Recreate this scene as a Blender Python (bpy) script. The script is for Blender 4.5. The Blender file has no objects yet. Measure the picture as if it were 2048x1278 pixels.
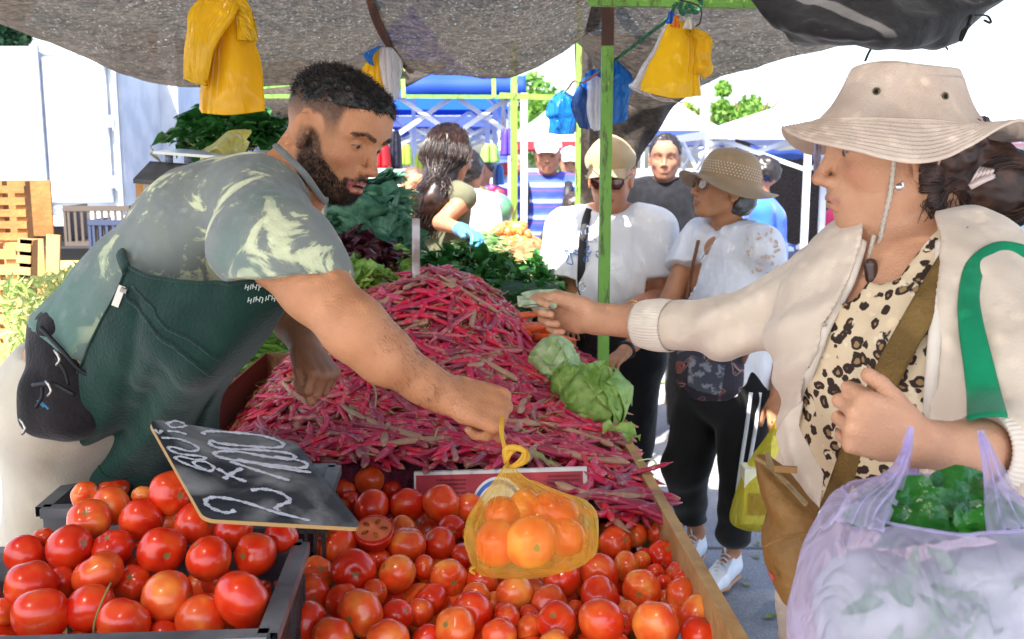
import bpy, bmesh, math, random
import numpy as np
from mathutils import Vector, Matrix, Euler, Quaternion
R = math.radians
sc = bpy.context.scene
COL = sc.collection
random.seed(7); np.random.seed(7)
# ---------------------------------------------------------------- camera
CAMZ, PITCH, FPX, W0, H0 = 1.6, 9.0, 2000.0, 2048, 1278
cam_d = bpy.data.cameras.new('camera'); cam = bpy.data.objects.new('camera', cam_d); COL.objects.link(cam)
cam.location = (0, 0, CAMZ); cam.rotation_euler = (R(90-PITCH), 0, 0)
cam_d.sensor_width = 36; cam_d.lens = 36*FPX/W0; cam_d.clip_start = .05; cam_d.clip_end = 500
cam_d.dof.use_dof = True; cam_d.dof.focus_distance = 1.8; cam_d.dof.aperture_fstop = 9.0
sc.camera = cam
# ---------------------------------------------------------------- sky, sun, exposure
SUN_EL, SUN_AZ = R(56), R(208)      # azimuth clockwise from +Y: where the sun stands (behind the camera, to the left)
w = bpy.data.worlds.new('World'); sc.world = w; w.use_nodes = True
nt = w.node_tree; nt.nodes.clear()
sky = nt.nodes.new('ShaderNodeTexSky'); sky.sky_type = 'NISHITA'; sky.sun_disc = False
sky.sun_elevation = SUN_EL; sky.sun_rotation = SUN_AZ; sky.air_density = 1.0; sky.dust_density = 3.0; sky.ozone_density = .25
bg = nt.nodes.new('ShaderNodeBackground'); bg.inputs[1].default_value = .15
wo = nt.nodes.new('ShaderNodeOutputWorld')
nt.links.new(sky.outputs[0], bg.inputs[0]); nt.links.new(bg.outputs[0], wo.inputs[0])
sun_d = bpy.data.lights.new('sun', 'SUN'); sun = bpy.data.objects.new('sun', sun_d); COL.objects.link(sun)
sun_d.energy = 5.0; sun_d.angle = R(.6); sun_d.color = (1, .95, .87)
sdir = Vector((math.sin(SUN_AZ)*math.cos(SUN_EL), math.cos(SUN_AZ)*math.cos(SUN_EL), math.sin(SUN_EL)))
sun.rotation_euler = sdir.to_track_quat('Z', 'Y').to_euler()
sc.view_settings.view_transform = 'Standard'; sc.view_settings.look = 'None'
sc.view_settings.exposure = 1.9; sc.view_settings.gamma = 1
sc.cycles.max_bounces = 8; sc.cycles.transparent_max_bounces = 16; sc.cycles.caustics_reflective = False; sc.cycles.caustics_refractive = False
sc.cycles.sample_clamp_indirect = 6
try:
    sc.cycles.use_denoising = True; sc.cycles.denoiser = 'OPENIMAGEDENOISE'
except Exception: pass
# ---------------------------------------------------------------- helpers
_c, _s = math.cos(R(PITCH)), math.sin(R(PITCH))
def P(u, v, d):                      # a point of the place, given by where it is seen and how far it stands
    x = (u-W0/2)/FPX*d; y = -(v-H0/2)/FPX*d
    return Vector((x, d*_c + y*_s, CAMZ + y*_c - d*_s))
def Hz(u, v, z):                     # the point on the level z seen at (u, v)
    k = (v-H0/2)/FPX
    return P(u, v, (CAMZ-z)/(k*_c+_s))
def px(n, d): return n*d/FPX
def hx(h):
    h = h.lstrip('#'); c = [int(h[i:i+2], 16)/255 for i in (0, 2, 4)]
    return tuple(x/12.92 if x <= .04045 else ((x+.055)/1.055)**2.4 for x in c)
def C4(c):
    if isinstance(c, str): c = hx(c)
    return (c[0], c[1], c[2], 1)
MATS = {}
def M(name, col='888888', rough=.6, spec=.5, col2=None, nscale=8, ncontrast=(.4, .6), bump=0, bscale=60, attr=False, transl=0, alpha=1, metal=0, sss=0, clear=0, sheen=0, coords='Object', var=0, trans_col=None, custom=None, bdet=3):
    """procedural material; col/col2 mixed by noise, var = per-object brightness variation"""
    if name in MATS: return MATS[name]
    m = bpy.data.materials.new(name); m.use_nodes = True; t = m.node_tree; N = t.nodes; L = t.links
    b = N['Principled BSDF']; out = N['Material Output']
    tc = N.new('ShaderNodeTexCoord'); vec = tc.outputs[coords]
    b.inputs['Roughness'].default_value = rough; b.inputs['Specular IOR Level'].default_value = spec; b.inputs['Metallic'].default_value = metal
    b.inputs['Base Color'].default_value = C4(col)
    src = None
    if attr:
        a = N.new('ShaderNodeAttribute'); a.attribute_name = 'Col'; src = a.outputs['Color']
    if col2 is not None:
        n = N.new('ShaderNodeTexNoise'); n.inputs['Scale'].default_value = nscale; n.inputs['Detail'].default_value = 5; L.new(vec, n.inputs['Vector'])
        r = N.new('ShaderNodeValToRGB'); r.color_ramp.elements[0].position = ncontrast[0]; r.color_ramp.elements[1].position = ncontrast[1]
        r.color_ramp.elements[0].color = C4(col); r.color_ramp.elements[1].color = C4(col2)
        L.new(n.outputs['Fac'], r.inputs['Fac'])
        if src is None: src = r.outputs['Color']
        else:
            mx = N.new('ShaderNodeMix'); mx.data_type = 'RGBA'; mx.blend_type = 'MULTIPLY'; mx.inputs[0].default_value = 1
            L.new(src, mx.inputs[6]); L.new(r.outputs['Color'], mx.inputs[7]); src = mx.outputs[2]
    if custom: src = custom(t, vec, src)
    if var:
        oi = N.new('ShaderNodeObjectInfo'); hs = N.new('ShaderNodeHueSaturation')
        mr = N.new('ShaderNodeMapRange'); mr.inputs[3].default_value = 1-var; mr.inputs[4].default_value = 1+var
        L.new(oi.outputs['Random'], mr.inputs[0]); L.new(mr.outputs[0], hs.inputs['Value'])
        if src is not None: L.new(src, hs.inputs['Color'])
        else: hs.inputs['Color'].default_value = C4(col)
        src = hs.outputs[0]
    if src is not None: L.new(src, b.inputs['Base Color'])
    if bump:
        n = N.new('ShaderNodeTexNoise'); n.inputs['Scale'].default_value = bscale; n.inputs['Detail'].default_value = bdet; L.new(vec, n.inputs['Vector'])
        bp = N.new('ShaderNodeBump'); bp.inputs['Strength'].default_value = bump; bp.inputs['Distance'].default_value = .01
        L.new(n.outputs['Fac'], bp.inputs['Height']); L.new(bp.outputs[0], b.inputs['Normal'])
    if sss: b.inputs['Subsurface Weight'].default_value = sss; b.inputs['Subsurface Radius'].default_value = (.012, .005, .003); b.inputs['Subsurface Scale'].default_value = 1
    if clear: b.inputs['Coat Weight'].default_value = clear; b.inputs['Coat Roughness'].default_value = .12
    if sheen: b.inputs['Sheen Weight'].default_value = sheen
    sh = b.outputs[0]
    if transl:
        tr = N.new('ShaderNodeBsdfTranslucent'); tr.inputs[0].default_value = C4(trans_col or col)
        if src is not None and trans_col is None: L.new(src, tr.inputs[0])
        ms = N.new('ShaderNodeMixShader'); ms.inputs[0].default_value = transl; L.new(sh, ms.inputs[1]); L.new(tr.outputs[0], ms.inputs[2]); sh = ms.outputs[0]
    if alpha < 1:
        tp = N.new('ShaderNodeBsdfTransparent'); tp.inputs[0].default_value = C4(trans_col) if trans_col else (1, 1, 1, 1)
        ms = N.new('ShaderNodeMixShader'); ms.inputs[0].default_value = alpha; L.new(tp.outputs[0], ms.inputs[1]); L.new(sh, ms.inputs[2]); sh = ms.outputs[0]
    L.new(sh, out.inputs['Surface'])
    MATS[name] = m; return m
def tag(o, label=None, cat=None, group=None, kind=None):
    if label: o['label'] = label
    if cat: o['category'] = cat
    if group: o['group'] = group
    if kind: o['kind'] = kind
    return o
def mesh(name, V, F, mat=None, parent=None, smooth=True, cols=None, mats=None, mi=None):
    me = bpy.data.meshes.new(name)
    V = np.asarray(V, dtype=np.float32).reshape(-1, 3)
    if isinstance(F, np.ndarray):
        k = F.shape[1]; n = len(F)
        me.vertices.add(len(V)); me.vertices.foreach_set('co', V.ravel())
        me.loops.add(n*k); me.loops.foreach_set('vertex_index', F.ravel().astype(np.int32))
        me.polygons.add(n); me.polygons.foreach_set('loop_start', np.arange(0, n*k, k, dtype=np.int32))
        me.update(calc_edges=True)
    else:
        me.from_pydata(V.tolist(), [], [tuple(int(i) for i in f) for f in F])
    if cols is not None:
        a = me.color_attributes.new('Col', 'FLOAT_COLOR', 'POINT')
        c = np.ones((len(V), 4), np.float32); c[:, :3] = cols; a.data.foreach_set('color', c.ravel())
    for m in (mats or ([mat] if mat else [])): me.materials.append(m)
    if mi is not None: me.polygons.foreach_set('material_index', np.asarray(mi, np.int32))
    if smooth: me.polygons.foreach_set('use_smooth', [True]*len(me.polygons))
    me.validate(); me.update()
    o = bpy.data.objects.new(name, me); COL.objects.link(o)
    if parent is not None:
        o.parent = parent; o.matrix_parent_inverse = Matrix.Translation(-parent.location) if parent.rotation_euler[:] == (0, 0, 0) else parent.matrix_basis.inverted()
    return o
def empty(name, loc, label=None, cat=None, group=None, kind=None):
    o = bpy.data.objects.new(name, None); COL.objects.link(o); o.location = loc; o.empty_display_size = .05
    tag(o, label, cat, group, kind); return o
class MB:                            # collects pieces of one mesh
    def __init__(s): s.V = []; s.F = []; s.mi = []
    def add(s, V, F, mi=0):
        o = len(s.V); s.V += [tuple(v) for v in V]; s.F += [tuple(i+o for i in f) for f in F]; s.mi += [mi]*len(F); return s
    def box(s, a, b, mi=0, rot=None, pivot=None):
        x0, y0, z0 = a; x1, y1, z1 = b
        V = [Vector(v) for v in ((x0,y0,z0),(x1,y0,z0),(x1,y1,z0),(x0,y1,z0),(x0,y0,z1),(x1,y0,z1),(x1,y1,z1),(x0,y1,z1))]
        if rot is not None: V = [rot @ (v-pivot) + pivot for v in V]
        return s.add(V, [(0,3,2,1),(4,5,6,7),(0,1,5,4),(1,2,6,5),(2,3,7,6),(3,0,4,7)], mi)
    def bar(s, a, b, w, h, up=(0,0,1), mi=0):           # rectangular bar from a to b
        a = Vector(a); b = Vector(b); t = (b-a).normalized(); x = t.cross(Vector(up))
        if x.length < 1e-4: x = t.cross(Vector((1,0,0)))
        x.normalize(); y = x.cross(t); V = []
        for p in (a, b):
            for sx, sy in ((-1,-1),(1,-1),(1,1),(-1,1)): V.append(p + x*sx*w/2 + y*sy*h/2)
        return s.add(V, [(0,1,2,3),(7,6,5,4),(0,4,5,1),(1,5,6,2),(2,6,7,3),(3,7,4,0)], mi)
    def tube(s, pts, r, n=8, mi=0, flat=1, up=None):
        pts = [Vector(p) for p in pts]; k = len(pts); rr = r if hasattr(r, '__len__') else [r]*k; V = []; prev = None
        for i, p in enumerate(pts):
            t = (pts[min(i+1, k-1)]-pts[max(i-1, 0)]).normalized()
            if prev is None:
                x = t.cross(Vector(up) if up else Vector((0,0,1)))
                if x.length < 1e-3: x = t.cross(Vector((1,0,0)))
            else: x = prev - t*prev.dot(t)
            x.normalize(); prev = x; y = t.cross(x)
            for j in range(n):
                a = 2*math.pi*j/n; V.append(p + x*math.cos(a)*rr[i] + y*math.sin(a)*rr[i]*flat)
        F = [(i*n+j, i*n+(j+1) % n, (i+1)*n+(j+1) % n, (i+1)*n+j) for i in range(k-1) for j in range(n)]
        F += [tuple(range(n-1, -1, -1)), tuple((k-1)*n+j for j in range(n))]
        return s.add(V, F, mi)
    def build(s, name, mat, parent=None, smooth=False, cols=None):
        ms = mat if isinstance(mat, (list, tuple)) else [mat]
        return mesh(name, s.V, s.F, None, parent, smooth, mats=ms, mi=s.mi)
def cr(P_, n):                        # Catmull-Rom through points, n samples
    P_ = np.asarray(P_, float); k = len(P_)
    if k == 2:
        t = np.linspace(0, 1, n).reshape((-1,)+(1,)*(P_.ndim-1)); return P_[0]*(1-t)+P_[1]*t
    t = np.linspace(0, k-1-1e-9, n); i = t.astype(int); f = (t-i).reshape((-1,)+(1,)*(P_.ndim-1))
    Q = np.concatenate([2*P_[:1]-P_[1:2], P_, 2*P_[-1:]-P_[-2:-1]])
    a, b, c, d = Q[i], Q[i+1], Q[i+2], Q[i+3]
    return .5*((2*b)+(c-a)*f+(2*a-5*b+4*c-d)*f*f+(3*b-a-3*c+d)*f**3)
def spl(pts, n=24): return [Vector(p) for p in cr([tuple(p) for p in pts], n)]
def grid_faces(nu, nv, wrapv=False):
    i = np.arange(nu-1)[:, None]; j = np.arange(nv if wrapv else nv-1)[None, :]; j2 = (j+1) % nv
    i = i+0*j; j = j+0*i; j2 = j2+0*i
    return np.stack([i*nv+j, i*nv+j2, (i+1)*nv+j2, (i+1)*nv+j], -1).reshape(-1, 4)
def sheet_pts(G, nu, nv):
    A = np.array([[tuple(p) for p in row] for row in G], float)
    A = cr(A, nu); A = np.swapaxes(cr(np.swapaxes(A, 0, 1), nv), 0, 1); return A
def sheet(name, G, mat, parent=None, nu=40, nv=40, thick=.002, disp=None, cols=None):
    A = sheet_pts(G, nu, nv)
    if disp: A = disp(A)
    V = A.reshape(-1, 3); F = grid_faces(nu, nv)
    if thick:
        du = np.gradient(A, axis=0); dv = np.gradient(A, axis=1); n = np.cross(du, dv); n /= np.linalg.norm(n, axis=-1, keepdims=True)+1e-12
        V2 = (A+n*thick).reshape(-1, 3); o = len(V)
        top = [j for j in range(nv)]; idx = [j for j in range(nv)] + [i*nv+nv-1 for i in range(1, nu)] + [(nu-1)*nv+j for j in range(nv-2, -1, -1)] + [i*nv for i in range(nu-2, 0, -1)]
        k = len(idx); side = np.array([[idx[q], idx[(q+1) % k], idx[(q+1) % k]+o, idx[q]+o] for q in range(k)])
        F = np.concatenate([F[:, ::-1], F+o, side]); V = np.concatenate([V, V2])
    return mesh(name, V, F, mat, parent, True, cols=cols(V) if cols else None)
# vectorised value noise
def _h(i, j, k):
    n = (i*374761393 + j*668265263 + k*2147483647 % 1000003*97) & 0xffffffff
    n = ((n ^ (n >> 13))*1274126177) & 0xffffffff
    return ((n ^ (n >> 16)) & 0xffff)/32767.5-1
def vn(X, Y, Z):
    X, Y, Z = np.broadcast_arrays(X, Y, Z)
    i = np.floor(X).astype(np.int64); j = np.floor(Y).astype(np.int64); k = np.floor(Z).astype(np.int64)
    f = X-i; g = Y-j; h = Z-k; f = f*f*(3-2*f); g = g*g*(3-2*g); h = h*h*(3-2*h); r = 0
    for a in (0, 1):
        for b in (0, 1):
            for c in (0, 1):
                r = r + _h(i+a, j+b, k+c)*(f if a else 1-f)*(g if b else 1-g)*(h if c else 1-h)
    return r
def fbm(p, s, o=3):
    r = 0; a = 1
    for q in range(o): r = r + a*vn(p[..., 0]*s+q*7.1, p[..., 1]*s+3.3*q, p[..., 2]*s); s *= 2; a *= .5
    return r
# ---------------------------------------------------------------- implicit surfaces (bodies, heads, hands, cloth)
def RC(a, ra, b, rb, k=.02, op='u'):       # tapering limb
    a = np.array(a[:]); b = np.array(b[:]); m = max(ra, rb)
    return dict(t='c', a=a, b=b, ra=ra, rb=rb, k=k, op=op, lo=np.minimum(a-ra, b-rb), hi=np.maximum(a+ra, b+rb))
def EL(c, r, rot=None, k=.02, op='u'):     # ellipsoid
    c = np.array(c[:]); r = np.array(r, float); A = np.eye(3) if rot is None else np.array(rot)
    e = np.sqrt(((A*r)**2).sum(1))
    return dict(t='e', c=c, r=r, A=A, k=k, op=op, lo=c-e, hi=c+e)
def FC(a, ra, b, rb, side, k=.03, op='u'): # tapering limb of oval section: ra, rb = (along side, across)
    a = np.array(a[:]); b = np.array(b[:]); m = max(max(ra), max(rb)); s_ = np.array(side[:], float)
    t = (b-a)/np.linalg.norm(b-a); s_ = s_-t*s_.dot(t); s_ /= np.linalg.norm(s_)
    return dict(t='f', a=a, b=b, ra=ra, rb=rb, s=s_, k=k, op=op, lo=np.minimum(a, b)-m, hi=np.maximum(a, b)+m)
def _ev(p, X, Y, Z):
    if p['t'] == 'e':
        x, y, z = X-p['c'][0], Y-p['c'][1], Z-p['c'][2]; A = p['A']; r = p['r']
        q = [(x*A[0, i]+y*A[1, i]+z*A[2, i])/r[i] for i in range(3)]
        k0 = np.sqrt(q[0]**2+q[1]**2+q[2]**2); k1 = np.sqrt((q[0]/r[0])**2+(q[1]/r[1])**2+(q[2]/r[2])**2)+1e-9
        return k0*(k0-1)/k1
    a = p['a']; ba = p['b']-a; L2 = ba.dot(ba)+1e-12; x, y, z = X-a[0], Y-a[1], Z-a[2]
    t = np.clip((x*ba[0]+y*ba[1]+z*ba[2])/L2, 0, 1)
    x = x-t*ba[0]; y = y-t*ba[1]; z = z-t*ba[2]
    if p['t'] == 'c': return np.sqrt(x*x+y*y+z*z) - (p['ra']+(p['rb']-p['ra'])*t)
    s_ = p['s']; q = x*s_[0]+y*s_[1]+z*s_[2]; o = np.sqrt(np.maximum(x*x+y*y+z*z-q*q, 0))
    w_ = p['ra'][0]+(p['rb'][0]-p['ra'][0])*t; h_ = p['ra'][1]+(p['rb'][1]-p['ra'][1])*t
    e = np.sqrt((q/w_)**2+(o/h_)**2); g = np.sqrt((q/w_**2)**2+(o/h_**2)**2)+1e-9
    return e*(e-1)/g
def sdf(prims, h, post=None, B=24, pad=.0):
    act = {}
    for n, p in enumerate(prims):
        mg = p['k']+2*h+pad
        lo = np.floor((p['lo']-mg)/h/B).astype(int); hi = np.floor((p['hi']+mg)/h/B).astype(int)
        for bx in range(lo[0], hi[0]+1):
            for by in range(lo[1], hi[1]+1):
                for bz in range(lo[2], hi[2]+1): act.setdefault((bx, by, bz), []).append(n)
    KV = []; VV = []; QQ = []; OFF = 1 << 20
    def key(i, j, k): return ((i+OFF//2) << 42) | ((j+OFF//2) << 21) | (k+OFF//2)
    ar = np.arange(-1, B+1)
    for (bx, by, bz), ids in act.items():
        if all(prims[n]['op'] != 'u' for n in ids): continue
        gi = ar+bx*B; gj = ar+by*B; gk = ar+bz*B
        X = (gi*h)[:, None, None]; Y = (gj*h)[None, :, None]; Z = (gk*h)[None, None, :]
        f = np.full((B+2,)*3, 1.0)
        for n in ids:
            p = prims[n]; d = _ev(p, X, Y, Z); k = p['k']
            if p['op'] == 'u':
                hh = np.maximum(k-np.abs(f-d), 0)/k; f = np.minimum(f, d)-hh*hh*k*.25
            else:
                d = -d; hh = np.maximum(k-np.abs(f-d), 0)/k; f = np.maximum(f, d)+hh*hh*k*.25
        if post: f = post(X+0*f, Y+0*f, Z+0*f, f)
        sgn = f < 0
        if sgn.all() or not sgn.any(): continue
        m = B+1; cnt = np.zeros((m, m, m), np.int8)
        for a in (0, 1):
            for b in (0, 1):
                for c in (0, 1): cnt += sgn[a:a+m, b:b+m, c:c+m]
        ci, cj, ck = np.nonzero((cnt > 0) & (cnt < 8))
        if not len(ci): continue
        acc = np.zeros((len(ci), 3)); num = np.zeros(len(ci))
        for ax in range(3):
            o1, o2 = [(1, 2), (0, 2), (0, 1)][ax]
            for a in (0, 1):
                for b in (0, 1):
                    q = [ci.copy(), cj.copy(), ck.copy()]; q[o1] += a; q[o2] += b
                    q2 = [q[0].copy(), q[1].copy(), q[2].copy()]; q2[ax] += 1
                    f0 = f[q[0], q[1], q[2]]; f1 = f[q2[0], q2[1], q2[2]]; c_ = (f0 < 0) != (f1 < 0)
                    t = np.where(c_, f0/np.where(c_, f0-f1, 1), 0)
                    pt = np.stack(q, 1).astype(float); pt[:, ax] += t
                    acc += pt*c_[:, None]; num += c_
        acc /= num[:, None]
        VV.append((acc+np.array([gi[0], gj[0], gk[0]]))*h); KV.append(key(ci+gi[0], cj+gj[0], ck+gk[0]))
        for ax in range(3):
            s0 = [slice(1, B+1)]*3; s1 = list(s0)
            # edges starting at nodes local 1..B along ax need node+1 <= B+1 ; own 1..B but last lies beyond: use 0..B-1 shifted
            s0[ax] = slice(0, B); s1[ax] = slice(1, B+1)
            a_ = sgn[tuple(s0)]; b_ = sgn[tuple(s1)]
            i, j, k = np.nonzero(a_ != b_); fl = a_[i, j, k]
            st = [1, 1, 1]; st[ax] = 0; i = i+st[0]; j = j+st[1]; k = k+st[2]
            o1, o2 = [(1, 2), (2, 0), (0, 1)][ax]; quad = []
            for d1, d2 in ((-1, -1), (0, -1), (0, 0), (-1, 0)):
                q = [i.copy(), j.copy(), k.copy()]; q[o1] += d1; q[o2] += d2
                quad.append(key(q[0]+gi[0], q[1]+gj[0], q[2]+gk[0]))
            quad = np.stack(quad, 1); quad = np.where(fl[:, None], quad, quad[:, ::-1]); QQ.append(quad)
    K = np.concatenate(KV); V = np.concatenate(VV); Q = np.concatenate(QQ)
    K, ix = np.unique(K, return_index=True); V = V[ix]
    Q2 = np.searchsorted(K, Q); ok = (Q2 < len(K)).all(1); Q2 = Q2[ok]; Q = Q[ok]; ok = (K[Q2] == Q).all(1); Q2 = Q2[ok]
    Q2 = np.unique(np.sort(Q2, 1), axis=0, return_index=True)[1]; Q3 = np.searchsorted(K, Q)[ok][Q2] if False else None
    QF = np.searchsorted(K, Q[ok])[Q2]
    return V, QF
def relax(V, F, it=2, lam=.5):
    e = np.concatenate([F[:, [0, 1]], F[:, [1, 2]], F[:, [2, 3]], F[:, [3, 0]]]); n = len(V)
    for _ in range(it):
        s_ = np.zeros_like(V); c = np.zeros(n)
        for a, b in ((0, 1), (1, 0)):
            for ax in range(3): s_[:, ax] += np.bincount(e[:, a], V[e[:, b], ax], n)
            c += np.bincount(e[:, a], minlength=n)
        V = V*(1-lam)+lam*s_/np.maximum(c, 1)[:, None]
    return V
def normals(V, F):
    fn = np.cross(V[F[:, 2]]-V[F[:, 0]], V[F[:, 3]]-V[F[:, 1]]); n = np.zeros_like(V)
    for i in range(4):
        for ax in range(3): n[:, ax] += np.bincount(F[:, i], fn[:, ax], len(V))
    return n/(np.linalg.norm(n, axis=1, keepdims=True)+1e-12)
def solid(name, prims, h, mat, parent=None, post=None, colf=None, it=1, disp=None, pad=0):
    V, F = sdf(prims, h, post, pad=pad)
    if it: V = relax(V, F, it)
    if disp is not None: n = normals(V, F); V = V+n*disp(V, n)[:, None]
    return mesh(name, V, F, mat, parent, True, cols=colf(V) if colf else None)
# ================================================================ the setting
def asphalt(t, vec, src):
    N = t.nodes; L = t.links
    v = N.new('ShaderNodeTexVoronoi'); v.inputs['Scale'].default_value = 130; L.new(vec, v.inputs['Vector'])
    r = N.new('ShaderNodeMapRange'); r.inputs[1].default_value = 0; r.inputs[2].default_value = .8; r.inputs[3].default_value = .75; r.inputs[4].default_value = 1.2
    L.new(v.outputs['Distance'], r.inputs[0])
    m = N.new('ShaderNodeMix'); m.data_type = 'RGBA'; m.blend_type = 'MULTIPLY'; m.inputs[0].default_value = 1
    L.new(src, m.inputs[6]); L.new(r.outputs[0], m.inputs[7]); return m.outputs[2]
m_ground = M('asphalt', '74767a', .9, .3, '8f9093', 2.2, (.35, .65), bump=.5, bscale=140, custom=asphalt)
g = mesh('ground', [(-120, -40, 0), (120, -40, 0), (120, 220, 0), (-120, 220, 0)], [(0, 1, 2, 3)], m_ground, smooth=False); tag(g, kind='structure')
# concrete strip along the aisle, one joint seen behind the white sneaker
kb = MB(); kb.box((.45, 3.97, .0), (9, 3.99, .004)); o = kb.build('pavement_joint', M('joint', '5c5e60', .9)); tag(o, kind='structure')
# litter of leaves on the aisle
def leafquad(V, F, c, u, n, L_, W_, fold=.15):
    u = u.normalized(); s_ = u.cross(n).normalized(); n = s_.cross(u); o = len(V)
    V += [c-u*L_/2, c+s_*W_/2-n*fold*0, c+u*L_/2, c-s_*W_/2, c-n*W_*fold+u*0]
    F += [(o, o+4, o+1), (o+4, o+2, o+1), (o, o+3, o+4), (o+4, o+3, o+2)]
rng = random.Random(3); V = []; F = []
for i in range(420):
    x = rng.uniform(.4, 4.5); y = rng.uniform(2.6, 8.5)
    a = rng.uniform(0, 6.28); s_ = rng.uniform(.012, .045)
    leafquad(V, F, Vector((x, y, .01)), Vector((math.cos(a), math.sin(a), rng.uniform(-.1, .1))), Vector((rng.uniform(-.3, .3), rng.uniform(-.3, .3), 1)), s_*1.7, s_)
o = mesh('leaf_litter', V, F, M('litter', '5f7a33', .8, col2='93935a', nscale=5), smooth=False); tag(o, 'torn green leaves scattered over the grey asphalt of the aisle', 'leaf litter', kind='stuff')

# ---------------------------------------------------------------- shade nets
def netmat(name, c1, c2, hole, alpha, tr=.45, stretch=(1, 1, 1)):
    m = bpy.data.materials.new(name); m.use_nodes = True; t = m.node_tree; N = t.nodes; L = t.links
    b = N['Principled BSDF']; b.inputs['Roughness'].default_value = .75; out = N['Material Output']
    tc = N.new('ShaderNodeTexCoord'); mp = N.new('ShaderNodeMapping'); mp.inputs['Scale'].default_value = stretch; L.new(tc.outputs['Object'], mp.inputs[0])
    n = N.new('ShaderNodeTexNoise'); n.inputs['Scale'].default_value = 55; n.inputs['Detail'].default_value = 6; n.inputs['Roughness'].default_value = .7; L.new(mp.outputs[0], n.inputs['Vector'])
    r = N.new('ShaderNodeValToRGB'); r.color_ramp.elements[0].position = .3; r.color_ramp.elements[1].position = .7; r.color_ramp.elements[0].color = C4(c1); r.color_ramp.elements[1].color = C4(c2)
    L.new(n.outputs['Fac'], r.inputs[0]); L.new(r.outputs[0], b.inputs['Base Color'])
    tr_ = N.new('ShaderNodeBsdfTranslucent'); L.new(r.outputs[0], tr_.inputs[0])
    ms = N.new('ShaderNodeMixShader'); ms.inputs[0].default_value = tr; L.new(b.outputs[0], ms.inputs[1]); L.new(tr_.outputs[0], ms.inputs[2])
    h = N.new('ShaderNodeTexNoise'); h.inputs['Scale'].default_value = 170; h.inputs['Detail'].default_value = 3; L.new(mp.outputs[0], h.inputs['Vector'])
    hm = N.new('ShaderNodeMapRange'); hm.inputs[1].default_value = hole; hm.inputs[2].default_value = hole+.06; hm.inputs[3].default_value = alpha; hm.inputs[4].default_value = .32
    L.new(h.outputs['Fac'], hm.inputs[0])
    tp = N.new('ShaderNodeBsdfTransparent'); m2 = N.new('ShaderNodeMixShader'); L.new(hm.outputs[0], m2.inputs[0]); L.new(tp.outputs[0], m2.inputs[1]); L.new(ms.outputs[0], m2.inputs[2])
    L.new(m2.outputs[0], out.inputs['Surface'])
    bp = N.new('ShaderNodeBump'); bp.inputs['Strength'].default_value = .5; bp.inputs['Distance'].default_value = .01; L.new(n.outputs['Fac'], bp.inputs['Height']); L.new(bp.outputs[0], b.inputs['Normal'])
    return m
NET = netmat('shade_net', '302b27', '8a8075', .60, .87, .5, (.6, 1.6, 1))
NETD = netmat('dark_net', '1d1a18', '54493f', .70, .95, .35, (1, .7, 1.4))
BLK = M('black_cloth', '1b1a1c', .85, .3, col2='2c2a2b', nscale=9, bump=.4, bscale=30, sheen=.2)
def rip(A, amp=.012, s=6):
    n = fbm(A, s, 3); A = A.copy(); A[..., 2] += amp*n; return A
# front-left net: from behind the camera to the sagging edge over the vendor
G = [[Vector((-3.4, -.8, 2.75)), Vector((-1.9, -.8, 2.5)), Vector((-.6, -.8, 2.55)), Vector((.3, -.8, 2.6))],
     [Vector((-2.9, .6, 2.62)), Vector((-1.6, .7, 2.3)), Vector((-.5, .8, 2.35)), Vector((.3, .8, 2.42))],
     [P(-420, -300, 2.1), P(60, -260, 2.1), P(480, -200, 2.2), P(900, -150, 2.4)],
     [P(-330, -140, 2.6), P(0, 28, 2.5), P(400, 60, 2.7), P(770, 60, 2.9)],
     [P(-260, -130, 3.2), P(0, 34, 3.0), P(215, 135, 3.0), P(350, 172, 3.1)]]
G = [[Vector((-3.6, -.8, 2.75)), Vector((-2.2, -.8, 2.55)), Vector((-1.0, -.8, 2.5)), Vector((-.3, -.8, 2.5)), Vector((.4, -.8, 2.55))],  # unseen rows behind the camera, added so the foreground lies in shade
     [Vector((-3.2, .7, 2.66)), Vector((-1.9, .7, 2.4)), Vector((-.9, .7, 2.35)), Vector((-.3, .8, 2.38)), Vector((.3, .8, 2.45))],
     [P(-700, -320, 2.2), P(-250, -210, 2.2), P(180, -200, 2.3), P(480, -180, 2.4), P(745, -120, 2.5)],
     [P(-650, -250, 2.6), P(-260, -80, 2.6), P(120, -20, 2.8), P(460, -10, 2.9), P(765, 30, 3.0)],
     [P(-620, -180, 3.0), P(-260, -40, 3.0), P(90, 82, 3.2), P(330, 140, 3.4), P(800, 128, 3.5)],
     [P(-600, -150, 3.2), P(-270, -30, 3.15), P(20, 45, 3.3), P(330, 168, 3.6), P(820, 160, 3.6)]]
o = sheet('shade_net', G, NET, None, 90, 90, .0015, lambda A: rip(A, .012, 5)); tag(o, 'grey brown shade net sagging over the bearded vendor', 'shade net', 'shade nets stretched over the stalls')
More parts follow.
